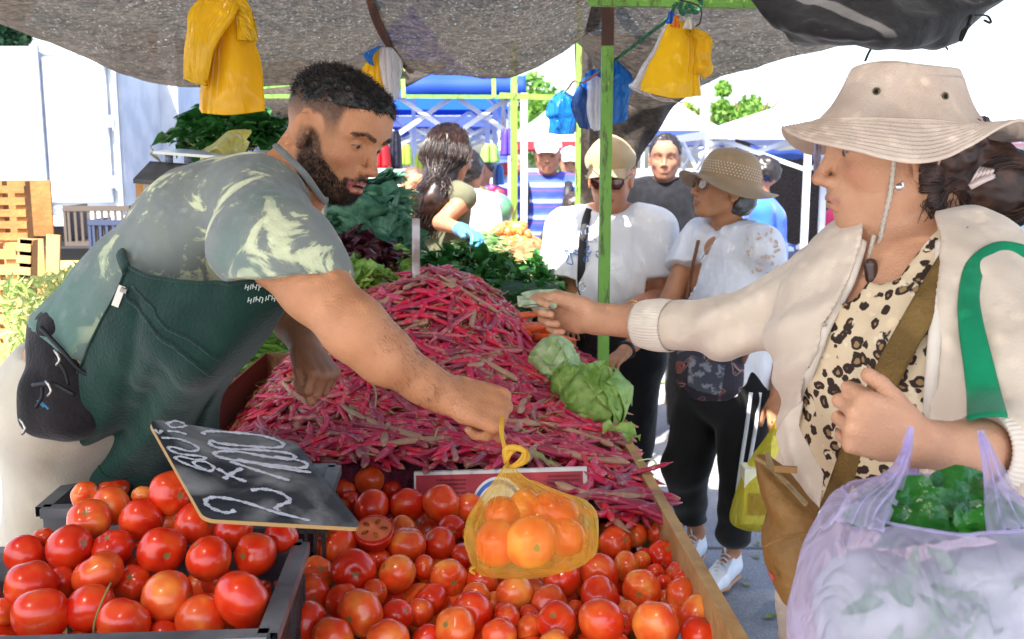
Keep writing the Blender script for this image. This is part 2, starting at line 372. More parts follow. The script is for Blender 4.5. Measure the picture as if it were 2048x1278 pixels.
# middle net
G = [[Vector((.32, -.8, 2.6)), Vector((.6, -.8, 2.65)), Vector((1.0, -.8, 2.65)), Vector((1.4, -.8, 2.7))],  # net carried on out of view behind the camera to shade the stall
     [Vector((.24, .8, 2.48)), Vector((.45, .8, 2.5)), Vector((.7, .8, 2.5)), Vector((1.0, .8, 2.52))],
     [P(735, -170, 2.4), P(900, -190, 2.4), P(1080, -200, 2.4), P(1250, -150, 2.5)],
     [P(742, 0, 2.8), P(880, 20, 2.8), P(1050, 10, 2.8), P(1210, -30, 2.9)],
     [P(765, 70, 3.0), P(890, 100, 3.1), P(1050, 85, 3.1), P(1205, 20, 3.1)],
     [P(800, 128, 3.2), P(885, 148, 3.3), P(1040, 148, 3.3), P(1196, 55, 3.2)]]
o = sheet('shade_net', G, NET, None, 80, 60, .0015, lambda A: rip(A, .01, 6)); tag(o, 'grey shade net with a curved hem between rusty pole and green post', 'shade net', 'shade nets stretched over the stalls')
# right net
G = [[P(1180, -120, 2.5), P(1330, -160, 2.5), P(1520, -150, 2.5), P(1800, -170, 2.6)],
     [P(1185, -10, 2.9), P(1330, 0, 2.9), P(1540, 0, 2.9), P(1800, -20, 3.0)],
     [P(1170, 60, 3.2), P(1320, 110, 3.3), P(1510, 75, 3.3), P(1745, 55, 3.3)],
     [P(1150, 85, 3.5), P(1280, 215, 3.6), P(1480, 142, 3.5), P(1760, 78, 3.5)]]
o = sheet('shade_net', G, NET, None, 70, 60, .0015, lambda A: rip(A, .012, 7)); tag(o, 'shade net right of the green post, with a bright straight edge', 'shade net', 'shade nets stretched over the stalls')
# unseen cover added behind the camera on the right to keep the shopper in shade
G = [[Vector((1.4, -.8, 2.75)), Vector((2.4, -.8, 2.75)), Vector((3.4, -.8, 2.8))], [Vector((1.0, .8, 2.55)), Vector((1.8, .8, 2.6)), Vector((2.8, .8, 2.7))], [P(1260, -170, 2.5), P(1800, -200, 2.6), P(2500, -260, 2.7)]]
o = sheet('shade_net', G, NET, None, 30, 30, .0015, lambda A: rip(A, .01, 6)); tag(o, 'unseen shade net added over the shopper in the bucket hat, above the rolled black cloth', 'shade net', 'shade nets stretched over the stalls')
# rolled black cloth, top right
G = [[P(1480, -30, 2.3), P(1600, -60, 2.3), P(1760, -70, 2.3), P(1900, -70, 2.3), P(2090, -60, 2.3)],
     [P(1510, 10, 2.2), P(1610, 15, 2.15), P(1760, 20, 2.1), P(1890, 0, 2.15), P(2060, -22, 2.2)],
     [P(1560, 55, 2.2), P(1640, 66, 2.1), P(1770, 86, 2.05), P(1880, 40, 2.1), P(2000, 0, 2.2)],
     [P(1600, 68, 2.3), P(1700, 80, 2.25), P(1800, 99, 2.2), P(1900, 84, 2.2), P(1950, 30, 2.3)],
     [P(1600, 20, 2.5), P(1700, 10, 2.5), P(1800, 10, 2.5), P(1900, 20, 2.4), P(1960, 10, 2.4)]]
root = empty('awning_roll', P(1750, 0, 2.3), 'black cloth roll bundled at the upper right with loose tie strings', 'awning')
sheet('cloth', G, BLK, root, 60, 80, .004, lambda A: rip(A, .02, 9))
for pts in ([P(1752, 82, 2.2), P(1738, 104, 2.2), P(1730, 122, 2.2)], [P(1942, 30, 2.15), P(1932, 60, 2.15), P(1920, 84, 2.15), P(1926, 60, 2.15), P(1940, 50, 2.15)], [P(1950, 30, 2.15), P(1975, 32, 2.15), P(1982, 46, 2.15), P(1968, 40, 2.15)], [P(1885, 84, 2.2), P(1896, 100, 2.2)], [P(1360, 0, 2.35), P(1400, 14, 2.35), P(1400, 45, 2.35), P(1392, 52, 2.35)]):
    b_ = MB(); b_.tube(spl(pts, 12), .005, 5, flat=.4); b_.build('tie_string', BLK, root)
# hanging dark nets behind
G = [[P(520, 120, 4.6), P(660, 120, 4.6), P(800, 120, 4.6), P(900, 130, 4.6)],
     [P(515, 200, 4.6), P(620, 200, 4.5), P(730, 190, 4.6), P(830, 165, 4.6)],
     [P(520, 262, 4.7), P(590, 262, 4.6), P(650, 250, 4.7), P(700, 220, 4.7)]]
o = sheet('hanging_net', G, NETD, None, 50, 50, .002, lambda A: rip(A, .015, 6)); tag(o, 'dark net curtain hanging behind the bearded vendor\'s head', 'net')
G = [[P(1150, 70, 4.4), P(1260, 70, 4.4), P(1340, 90, 4.3), P(1400, 150, 4.2)],
     [P(1152, 180, 4.4), P(1250, 190, 4.3), P(1340, 180, 4.2), P(1398, 175, 4.2)],
     [P(1156, 290, 4.5), P(1230, 280, 4.4), P(1300, 240, 4.3), P(1345, 215, 4.3)],
     [P(1158, 395, 4.6), P(1200, 390, 4.5), P(1250, 340, 4.4), P(1300, 285, 4.4)],
     [P(1160, 480, 4.6), P(1195, 440, 4.5), P(1225, 400, 4.4), P(1262, 345, 4.4)]]
def foldy(A):
    A = A.copy(); A[..., 1] += .03*np.sin(A[..., 0]*38+A[..., 2]*14)+.03*fbm(A, 5, 3); return A
o = sheet('hanging_net', G, NETD, None, 70, 60, .002, foldy); tag(o, 'dark net gathered behind the green post, above the woman in the black blouse', 'net')

# ---------------------------------------------------------------- frame of the stall
def rust(base, rus):
    def f(t, vec, src):
        N = t.nodes; L = t.links
        n = N.new('ShaderNodeTexNoise'); n.inputs['Scale'].default_value = 26; n.inputs['Detail'].default_value = 9; n.inputs['Roughness'].default_value = .75; mp = N.new('ShaderNodeMapping'); mp.inputs['Scale'].default_value = (1.6, 1.6, .28); L.new(vec, mp.inputs[0]); L.new(mp.outputs[0], n.inputs['Vector'])
        r = N.new('ShaderNodeValToRGB'); e = r.color_ramp.elements; e[0].position = .40; e[0].color = C4(rus); e[1].position = .47; e[1].color = C4(base); L.new(n.outputs['Fac'], r.inputs[0]); return r.outputs[0]
    return f
GRN = M('green_paint', '4f8f2b', .5, custom=rust('6a9f3c', '4b5f28'), bump=.2, bscale=90)
GRND = M('green_paint_dark', '3d6b25', .6, custom=rust('6f9a35', '4a3520'))
RUST = M('rusty_steel', '5a3a2a', .8, custom=rust('4c3228', '7a4a32'))
def pole(name, a, b, w_, mat, label, group=None, mat2=None, split=None):
    if split is not None:
        r_ = empty(name, (b[0], b[1], b[2]), label, 'post', group); c = Vector(a).lerp(Vector(b), split)
        q = MB(); q.bar(c, b, w_, w_, (0, 1, 0)); q.build('lower_shaft', mat, r_); q = MB(); q.bar(a, c, w_*1.02, w_*1.02, (0, 1, 0)); q.build('upper_shaft', mat2, r_); return r_
    q = MB(); q.bar(a, b, w_, w_, (0, 1, 0)); return tag(q.build(name, mat, None), label, 'post', group)
gp = P(1206, 700, 3.1); gt = P(1199, -60, 3.1); gt = Vector((gp.x, gp.y, 2.45))
pole('stall_post', gt, Vector((gp.x, gp.y, 0)), .034, GRN, 'green steel post with rusty top in front of the woman in the tan cap', None, RUST, .21)
pp = P(1028, 300, 5.2)
q = MB(); q.bar((pp.x, pp.y, 0), (pp.x, pp.y, 2.2), .035, .035, (0, 1, 0)); tag(q.build('stall_post', GRND), 'thin green post between the long-haired vendor and the man in the striped polo', 'post')
pp = P(1156, 300, 4.3); q = MB(); q.bar((pp.x, pp.y, 0), (pp.x, pp.y, 2.3), .022, .022, (0, 1, 0)); tag(q.build('stall_post', GRND), 'thin dark green post behind the light blue hanging bags', 'post')
pp = P(1165, 300, 4.7); q = MB(); q.bar((pp.x, pp.y, 0), (pp.x, pp.y, 2.0), .05, .05, (0, 1, 0)); tag(q.build('stall_post', RUST), 'dark rusty post beside the tan cap, behind the blue bags', 'post')
# green rails
def rail(a, b, w_, label, mat=GRN):
    q = MB(); q.bar(a, b, w_, w_, (0, 1, 0)); return tag(q.build('roof_rail', mat), label, 'rail', None)
rail(P(805, 193, 4.6), P(1035, 194, 4.6), .017, 'green steel rail crossing in front of the blue canopy', GRN)
rail(P(1000, 191, 4.55), P(1150, 197, 4.5), .025, 'dark green rail reaching to the light blue hanging bags', GRND)
rail(P(526, 174, 4.2), P(600, 166, 4.2), .016, 'upper green rail behind the back of the vendor\'s head')
rail(P(526, 193, 4.3), P(740, 192, 4.3), .016, 'lower green rail behind the back of the vendor\'s head')
rail(P(600, 166, 4.2), P(745, 138, 4.1), .016, 'green rail slanting up beside the yellow and white hanging bags')
rail(P(1180, 4, 2.75), P(1520, 8, 2.5), .022, 'green roof rail carrying the knotted rope at the top')
for u0, v0, v1, l in ((806, 134, 196, 'short green upright at the left corner of the middle net'), (987, 150, 196, 'short green upright over the middle of the blue canopy'), (1028, 145, 200, 'short green upright over the right end of the blue canopy')):
    rail(P(u0, v0, 4.6), P(u0+1, v1, 4.6), .02, l)
q = MB(); q.tube(spl([P(735, -60, 2.75), P(745, 15, 2.85), P(768, 72, 3.0), P(800, 118, 3.2), P(822, 140, 3.4)], 20), .014, 6); tag(q.build('roof_pole', RUST, smooth=True), 'bent rusty roof pole running down between two shade nets', 'pole')

# ---------------------------------------------------------------- lorry
WHT = M('white_paint', 'bcc1c8', .5, col2='a9afb8', nscale=4, bump=.05)
WHD = M('dirty_white', '8f98a8', .6, col2='6f727c', nscale=6, ncontrast=(.45, .75))
DRK = M('dark_metal', '2a2a2c', .6); TYR = M('tyre_rubber', '1c1c1e', .8)
lor = empty('delivery_lorry', (-4.2, 9.3, 0), 'white box lorry with closed doors parked behind the wooden pallets', 'lorry')
d = 9.3; a = P(252, 430, d); x1 = a.x; zb = a.z; y0 = a.y; zt = P(100, 97, d).z; xc = P(96, 200, d).x
q = MB(); q.box((-7.2, y0+.06, zb), (x1, y0+5.5, zt)); q.box((xc+.0, y0+.04, zb+.06), (x1-.06, y0+.059, zb+.08)); q.box((xc+.0, y0+.04, zt-.07), (x1-.06, y0+.059, zt-.05)); q.build('box_body', WHT, lor)
q = MB(); q.box((xc+.03, y0+.02, zb+.12), (x1-.12, y0+.057, zt-.1)); dr = q.build('door', WHT, lor)
q = MB(); q.box((-7.1, y0+.02, zb+.12), (xc-.03, y0+.057, zt-.1)); q.build('door', WHT, lor)
for xx in (xc, x1-.03): q = MB(); q.box((xx-.02, y0-.02, zb), (xx+.02, y0+.02, zt)); q.build('corner_post', WHD, lor)
q = MB(); q.box((-7.2, y0-.02, zb-.10), (x1+.1, y0+.4, zb-.004)); q.build('rear_sill', WHT, lor)
for k in range(3): q = MB(); q.box((x1-.16, y0-.03, zb+.25+k*.55), (x1-.05, y0-.021, zb+.36+k*.55)); q.build('hinge', WHD, lor)
q = MB(); q.box((-7, y0+.5, zb-.55), (x1-.2, y0+5, zb-.12)); q.box((-7, y0+.1, zb-.32), (x1, y0+.2, zb-.25)); q.build('chassis', DRK, lor)
for xx in (x1-.45, x1-1.9):
    q = MB(); q.tube([(xx-.14, y0+1.2, .48), (xx+.14, y0+1.2, .48)], .48, 24); wh = q.build('wheel', TYR, lor); q = MB(); q.tube([(xx+.142, y0+1.2, .48), (xx+.16, y0+1.2, .48)], .25, 16); q.build('rim', WHD, wh)
for xx, c in ((x1-.1, 'b02a20'),): q = MB(); q.box((xx-.05, y0-.04, zb-.3), (xx+.07, y0, zb-.18)); q.build('tail_light', M('tail_light', c, .3), lor)
# side wall panel right of the lorry
sw = empty('lorry_side', P(290, 430, 10.5), 'scratched off-white lorry body with a rusty edge behind the weighing scale', 'lorry')
a = P(258, 430, 10.4); b = P(322, 165, 10.4); q = MB(); q.box((a.x, a.y, a.z-.1), (b.x, a.y+3, b.z+.5)); q.build('panel', M('scratched', '85868b', .6, col2='5f5d62', nscale=2.5, ncontrast=(.45, .7)), sw)  # greys darkened: the shade on this panel is put into its colour
q = MB(); q.box((b.x, a.y-.02, a.z-.1), (b.x+.05, a.y+.05, b.z+.5)); q.build('edge_strip', M('rust_red', '8c5a50', .7), sw)
q = MB(); q.box((b.x+.06, a.y-.02, a.z-.1), (b.x+.24, a.y+.05, b.z+.5)); q.build('door_post', WHT, sw)
q = MB(); q.box((a.x+.05, a.y-.1, a.z-.75), (a.x+.75, a.y+.4, a.z-.15)); q.build('bumper', WHD, sw)
# ---------------------------------------------------------------- pallets and crates at the left
WOOD = M('pallet_wood', 'a8763f', .8, col2='7d5228', nscale=6, ncontrast=(.3, .7), bump=.4, bscale=50)
WOODL = M('pale_wood', 'c99a62', .8, col2='b5834c', nscale=4, bump=.3, bscale=40)
def crate(name, u0, v0, u1, v1, d, label, tilt=0, slats=6, mat=WOOD):
    a = P(u0, v1, d); b = P(u1, v0, d); r_ = empty(name, (a.x, a.y, a.z), label, 'crate', 'wooden crates stacked at the left edge')
    h = (b.z-a.z); rt = Matrix.Rotation(tilt, 3, 'Y'); pv = Vector((a.x, a.y, a.z))
    for k in range(slats):
        z0 = a.z+h*k/slats; q = MB(); q.box((a.x, a.y-.012, z0), (b.x, a.y, z0+h/slats*.62), 0, rt, pv); q.build('slat', mat, r_)
    for xx in (a.x, (a.x+b.x)/2-.02, b.x-.05):
        q = MB(); q.box((xx, a.y+.001, a.z), (xx+.05, a.y+.05, b.z), 0, rt, pv); q.build('batten', mat, r_)
    q = MB(); q.box((a.x, a.y+.25, a.z), (b.x, a.y+.262, b.z), 0, rt, pv); q.build('back_board', mat, r_); return r_
crate('wooden_crate', -60, 362, 58, 480, 4.6, 'brown slatted crate at the top of the left stack', 0, 5)
crate('wooden_crate', -60, 485, 42, 610, 4.4, 'slatted crate second from the top of the left stack', 0, 4, WOODL)
crate('wooden_crate', -60, 615, 48, 760, 4.3, 'sunlit slatted crate at the bottom of the left stack', 0, 5, WOODL)
crate('wooden_crate', 34, 475, 62, 640, 4.1, 'pale narrow crate leaning upright in front of the left stack', R(5), 7, WOODL)
q = MB(); a = P(70, 570, 6.5); q.box((a.x, a.y, a.z), (a.x+.55, a.y+.4, a.z+.12)); tag(q.build('wooden_beam', WOODL), 'short pale beam lying under the lorry beside the weeds', 'beam')
for k, (u, v, c, l) in enumerate(((180, 520, '2b3550', 'dark blue crate under the lorry tail'), (130, 492, '4a4038', 'dark brown crate under the lorry tail'))):
    a = P(u, v, 7.5); q = MB(); s_ = .16
    q.box((a.x, a.y, a.z), (a.x+.5, a.y+.4, a.z+s_*.2)); q.box((a.x, a.y, a.z+s_*.2), (a.x+.02, a.y+.4, a.z+.3)); q.box((a.x+.48, a.y, a.z+s_*.2), (a.x+.5, a.y+.4, a.z+.3))
    for j in range(9): q.box((a.x+.03+j*.05, a.y, a.z+s_*.2), (a.x+.05+j*.05, a.y+.01, a.z+.26))
    q.box((a.x, a.y-.004, a.z+.26), (a.x+.5, a.y+.02, a.z+.3)); tag(q.build('plastic_crate', M('crate'+str(k), c, .6)), l, 'crate')

# ---------------------------------------------------------------- trees and weeds
def crown(name, c, r, n, leaf, mat, parent, seed, clumps=14):
    rg = np.random.RandomState(seed); cs = []
    for _ in range(clumps):
        d_ = rg.normal(size=3); d_ /= np.linalg.norm(d_); cs.append((d_*np.array(r)*rg.uniform(.3, .95), rg.uniform(.25, .5)*min(r)))
    V = []; F = []
    for i in range(n):
        cc, rr = cs[rg.randint(clumps)]; d_ = rg.normal(size=3); d_ /= np.linalg.norm(d_)
        p = Vector(c)+Vector(cc)+Vector(d_*rr*rg.uniform(.5, 1.05)); s_ = leaf*rg.uniform(.6, 1.3)
        leafquad(V, F, p, Vector(rg.normal(size=3)), Vector(rg.normal(size=3)+d_), s_*1.6, s_)
    return mesh(name, V, F, mat, parent, smooth=False)
def tree(u, v, d, r, label, mat, seed, n=2600, leaf=.16, clumps=16):
    c = P(u, v, d); t = empty('leafy_tree', (c.x, c.y, 0), label, 'tree', 'trees beyond the market')
    q = MB(); q.tube([(c.x, c.y, 0), (c.x+.1, c.y, c.z*.5), (c.x, c.y, c.z)], [.22, .15, .07], 8)
    for k in range(5):
        a = k*1.3; q.tube([(c.x, c.y, c.z-r[2]*.8), (c.x+math.cos(a)*r[0]*.6, c.y+math.sin(a)*r[1]*.6, c.z+r[2]*.2)], [.08, .02], 6)
    q.build('trunk', M('bark', '6a543d', .9, bump=.5), t, True); crown('crown', c, r, n, leaf, mat, t, seed, clumps)
LF1 = M('leaves_bright', '6f9a3a', .6, col2='4f7a2c', nscale=3, transl=.35); LF2 = M('leaves_dark', '2f5a3a', .6, col2='1f4226', nscale=3, transl=.3); LFY = M('leaves_yellow', 'a3b44a', .6, col2='6d8f30', nscale=3, transl=.4)
tree(1095, 235, 26, (1.6, 1.6, 1.2), 'bright green tree seen above the red and white tent', LF1, 1)
tree(1500, 215, 30, (1.4, 1.4, .9), 'sparse green tree between the white tents', LF1, 2, 900, .15, 7)
tree(1440, 235, 32, (1.6, 1.4, .6), 'low pale green tree beside the grey pole', LFY, 3, 900)
tree(-10, 68, 24, (1.2, 1, .9), 'dark green tree above the lorry at the left edge', LF2, 4, 1800)
tree(375, 240, 17, (.7, .7, 1.1), 'yellow green tree behind the heap of chard', LFY, 5, 1600, .09)
# weeds at the left behind the vendor
rg = random.Random(9); V = []; F = []
for i in range(1600):
    u = rg.uniform(10, 190); v = rg.uniform(560, 790)-max(0, (u-60))*.3; d = rg.uniform(3.2, 3.8); p = P(u, v, d)
    leafquad(V, F, p, Vector((rg.uniform(-1, 1), rg.uniform(-1, 1), rg.uniform(-.3, 1.2))), Vector((rg.uniform(-1, 1), -1, 1)), rg.uniform(.03, .08), rg.uniform(.006, .02))
for i in range(60):
    p = P(rg.uniform(10, 180), 790, 3.6); q = Vector((p.x+rg.uniform(-.1, .1), p.y, p.z+rg.uniform(.1, .45)))
    V += [p, p+Vector((.006, 0, 0)), q]; F += [(len(V)-3, len(V)-2, len(V)-1)]
o = mesh('weeds', V, F, M('weed', '8aa456', .7, col2='b8bd7c', nscale=14, transl=.35), smooth=False); tag(o, 'sunlit weeds growing between the pallets and the vendor', 'weeds', kind='stuff')

# ---------------------------------------------------------------- tents
def tent(name, cx, y0, y1, hw, ze, zp, mat, matv, label, vh=.22, legs=True, truss=True, matf=None, x0=None, x1=None):
    matf = matf or WHT
    X0 = cx-hw if x0 is None else x0; X1 = cx+hw if x1 is None else x1; cx = (X0+X1)/2; cy = (y0+y1)/2
    r_ = empty(name, (cx, y0, 0), label, 'tent', 'market tents')
    pk = (cx, cy, zp); cs = [(X0, y0, ze), (X1, y0, ze), (X1, y1, ze), (X0, y1, ze)]
    V = []; F = []
    for i in range(4):
        a = np.array(cs[i]); b = np.array(cs[(i+1) % 4]); o = len(V); n = 6
        for j in range(n+1):
            for k in range(n+1):
                p = a*(1-k/n)+b*k/n; s_ = j/n; q = p*(1-s_)+np.array(pk)*s_; q = q-np.array([0, 0, .12*math.sin(math.pi*s_)]); V.append(tuple(q))
        F += [(o+j*(n+1)+k, o+j*(n+1)+k+1, o+(j+1)*(n+1)+k+1, o+(j+1)*(n+1)+k) for j in range(n) for k in range(n)]
    mesh('canopy', V, F, mat, r_)
    q = MB()
    for (a, b) in zip(cs, cs[1:]+cs[:1]):
        dx = .012 if a[0] != b[0] else 0; q.bar((a[0], a[1], ze-vh/2), (b[0], b[1], ze-vh/2), .006, vh, (0, 0, 1))
    q.build('valance', matv, r_)
    if legs:
        for c in cs: q = MB(); q.bar((c[0]*.995+cx*.005, c[1]+(.04 if c[1] == y0 else -.04), 0), (c[0]*.995+cx*.005, c[1]+(.04 if c[1] == y0 else -.04), ze-.02), .045, .045); q.build('leg', matf, r_)
    if truss:
        q = MB(); n = 2
        for (a, b, ins) in ((cs[0], cs[1], (0, .06)), (cs[3], cs[2], (0, -.06)), (cs[0], cs[3], (.06, 0)), (cs[1], cs[2], (-.06, 0))):
            a = Vector(a)+Vector((ins[0], ins[1], 0)); b = Vector(b)+Vector((ins[0], ins[1], 0)); zz = Vector((0, 0, .28))
            for j in range(n*2):
                p = a.lerp(b, j/(2*n)); p2 = a.lerp(b, (j+1)/(2*n)); s_ = j % 2
                q.bar(p-zz*(1 if s_ else .1)-Vector((0, 0, .0)), p2-zz*(.1 if s_ else 1), .022, .03); q.bar(p-zz*(.1 if s_ else 1)+Vector(ins+(0,))*.4, p2-zz*(1 if s_ else .1)+Vector(ins+(0,))*.4, .022, .03)
        q.bar((cx, cy, ze-.5), (cx, cy, zp-.05), .03, .03)
        for c in cs: q.bar(Vector(c)-Vector((0, 0, .1)), Vector(pk)-Vector((0, 0, .12)), .025, .03)
        q.build('truss', matf, r_)
    return r_
CBL = M('canopy_blue', '1f4fae', .7, transl=.45, trans_col='2f6ad8'); CWH = M('canopy_white', 'b4bacd', .7, transl=.4, trans_col='aab2d2'); CRD = M('canopy_red', 'b5303c', .7, transl=.3); CVB = M('valance_blue', '3f55b8', .7, transl=.3)
xr = P(1024, 200, 6.6).x; z1 = P(900, 197, 6.6).z; z2 = P(900, 153, 6.6).z
tent('market_tent', 0, 6.55, 9.0, 1.4, z1+.04, z1+.75, CBL, CBL, 'blue canopy tent over the long-haired vendor', .05, True, True, None, xr-1.5, xr)
q = MB(); a = P(812, 190, 6.3); b = P(1050, 152, 6.3); q.box((a.x, a.y, a.z), (b.x, a.y+.004, b.z)); 
V = [P(u, v, 6.3)+Vector((0, .01*math.sin(u*.05), 0)) for v in (152, 190) for u in range(812, 1053, 8)]; n = len(V)//2
o = mesh('blue_banner', V, [(i, i+1, n+i+1, n+i) for i in range(n-1)], CBL); sm = o.modifiers.new('s', 'SOLIDIFY'); sm.thickness = .004; tag(o, 'plain blue awning strip in front of the blue canopy tent', 'awning')
tent('market_tent', 0, 9.6, 12.6, 1.5, 2.02, 2.7, CWH, CVB, 'white canopy tent with blue edge behind the blue one', .1, True, True, None, xr-2.1, xr-.1)
tent('market_tent', 0, 13.2, 16.2, 1.5, 2.05, 2.8, CWH, CVB, 'farthest white canopy tent of the middle row', .1, True, True, None, xr-2.6, xr-.2)
tent('market_tent', P(1130, 285, 15).x, 15, 18.2, 1.15, P(1130, 283, 15).z, P(1135, 195, 16.5).z, CWH, CRD, 'white tent with a red valance behind the man in the striped polo', .12, True, False)
tent('market_tent', P(1385, 270, 11).x, 11, 13.5, .75, P(1300, 262, 11).z, P(1385, 205, 12.2).z, CWH, CVB, 'white tent with a blue valance behind the woman in the black blouse', .14, True, False)
tent('market_tent', 0, 7.3, 10.4, 1.5, P(1410, 262, 7.3).z, P(1740, 150, 8.8).z, CWH, CWH, 'large white tent with open scissor frame behind the perforated hat', .06, True, True, None, P(1412, 262, 7.3).x, P(1412, 262, 7.3).x+2.9)
tent('market_tent', 0, 12.5, 15.5, 1.5, P(1900, 262, 12.5).z, P(2000, 200, 14).z, CWH, M('valance_pink', 'c98f98', .7), 'pale tent with a pinkish valance at the right edge', .15, True, False, None, P(1860, 262, 12.5).x, P(1860, 262, 12.5).x+3)
tent('market_tent', 0, 12, 15, 1.5, P(400, 190, 12).z-.15, P(400, 165, 13.5).z, CBL, CVB, 'blue tent seen through the gap left of the yellow bags', .1, True, False, None, P(378, 190, 12).x, P(378, 190, 12).x+3)
for u, l in ((1616, 'white tent pole standing left of the bucket hat brim'), (1650, 'white tent pole just right of its twin, beside the black net')):
    a = P(u, 300, 7.0 if u < 1640 else 7.6); q = MB(); q.bar((a.x, a.y, 0), (a.x, a.y, 2.05), .042, .042); tag(q.build('tent_pole', WHT), l, 'pole')
for u, d, l in ((1048, 6.0, 'white pole left of the striped polo man'), (975, 8.6, 'white pole behind the hanging green bag'), (990, 8.0, 'white pole below the violet hanging bag')):
    a = P(u, 300, d); q = MB(); q.bar((a.x, a.y, 0), (a.x, a.y, 2.0), .042, .042); tag(q.build('tent_pole', WHT), l, 'pole')
a = P(1408, 300, 16); q = MB(); q.tube([(a.x, a.y, 0), (a.x, a.y, 4.2)], [.09, .07], 12); tag(q.build('lamp_post', M('grey_pole', 'a9b6c9', .6)), 'blue grey pole rising behind the white tents', 'post')
# black net wall at the back right and its goods
G = [[P(1470, 285, 9.2), P(1560, 300, 9.2), P(1700, 330, 9.0), P(1850, 330, 9.0)], [P(1475, 380, 9.3), P(1570, 390, 9.2), P(1700, 400, 9.0), P(1850, 400, 9)], [P(1480, 500, 9.3), P(1580, 500, 9.2), P(1700, 500, 9.0), P(1850, 500, 9)]]
o = sheet('hanging_net', G, NETD, None, 40, 40, .003, lambda A: rip(A, .05, 3)); tag(o, 'dark net wall hung behind the white tent poles on the right', 'net')
TARPB = M('tarp_blue', '4f74c8', .6, transl=.3)
G = [[P(1500, 292, 8.6), P(1570, 296, 8.6), P(1660, 300, 8.6)], [P(1500, 305, 8.3), P(1570, 312, 8.3), P(1660, 315, 8.4)], [P(1512, 308, 8.6), P(1575, 322, 8.6), P(1655, 318, 8.6)]]
o = sheet('blue_tarp', G, TARPB, None, 20, 20, .004, lambda A: rip(A, .04, 5)); tag(o, 'crumpled blue tarp hanging over the dark net wall', 'tarp')
q = MB(); a = P(1560, 505, 8.2); q.box((a.x-.1, a.y, a.z-.45), (a.x+.95, a.y+.6, a.z+.0)); tag(q.build('goods_table', M('cloth_blue', '4a5566', .8)), 'low covered table of small goods below the dark net wall', 'table')
rg = random.Random(5)
gc = ['d8dce8', 'c0405a', '4a70b8', 'e0b040', 'e8e4e0', '80a0d0']
for i in range(26):
    p = P(1565+rg.uniform(-10, 130), 497+rg.uniform(-4, 6), 8.35+rg.uniform(-.1, .2)); q = MB(); s_ = rg.uniform(.03, .06); a_ = rg.uniform(0, 3)
    q.box((p.x-s_, p.y-s_*.7, p.z-.02), (p.x+s_, p.y+s_*.7, p.z+s_*.6), 0, Matrix.Rotation(a_, 3, 'Z'), p); q.box((p.x-s_*.6, p.y-s_*.4, p.z+s_*.6), (p.x+s_*.6, p.y+s_*.4, p.z+s_*.8), 0, Matrix.Rotation(a_, 3, 'Z'), p)
    tag(q.build('packet', M('goods'+str(i % 6), gc[i % 6], .6)), 'small wrapped packet on the covered table by the dark net wall', 'packet', 'packets on the covered table')
# ================================================================ the stall: tray, crates, produce
BRD = M('tray_wood', 'c09a63', .75, col2='a87f4a', nscale=9, bump=.35, bscale=70)
tr = empty('produce_tray', (-.3, 2.4, 0), 'long wooden market tray with pale side boards holding tomatoes and beans', 'stall tray')
ra, rb = Hz(1468, 1278, .92), Hz(1222, 838, .92); rd = (rb-ra).normalized(); rn = rd.cross(Vector((0, 0, 1))); 
def along(t): return ra+rd*t
r0, r1 = -.35, 2.6
q = MB(); L_ = [along(r0)+rn*0, along(r0)+rn*.022, along(r1)+rn*.022, along(r1)]
q.add([p+Vector((0, 0, 0)) for p in L_]+[p-Vector((0, 0, .16)) for p in L_], [(0, 1, 2, 3), (7, 6, 5, 4), (0, 4, 5, 1), (1, 5, 6, 2), (2, 6, 7, 3), (3, 7, 4, 0)]); q.build('side_board', BRD, tr)
q = MB(); q.box((-1.1, 1.05, .74), (ra.x-.05, 4.6, .77)); q.box((-.83, 4.6, .6), (.3, 4.62, .9)); q.build('table_top', WOOD, tr)
for x_, y_ in ((-1.05, 1.2), (.2, 1.3), (-1.05, 4.4), (.2, 4.4)): q = MB(); q.box((x_, y_, 0), (x_+.06, y_+.06, .739)); q.build('leg', WOOD, tr)
q = MB(); q.add([along(-.3)+Vector((-.01, 0, -.16)), along(-.3)+Vector((-1.3, 0, -.16)), Vector((-1.2, 1.05, .3)), along(-.3)+Vector((-.01, 0, -.6))], [(0, 1, 2, 3)]); q.build('front_cloth', M('sack', '6b5b45', .9), tr)

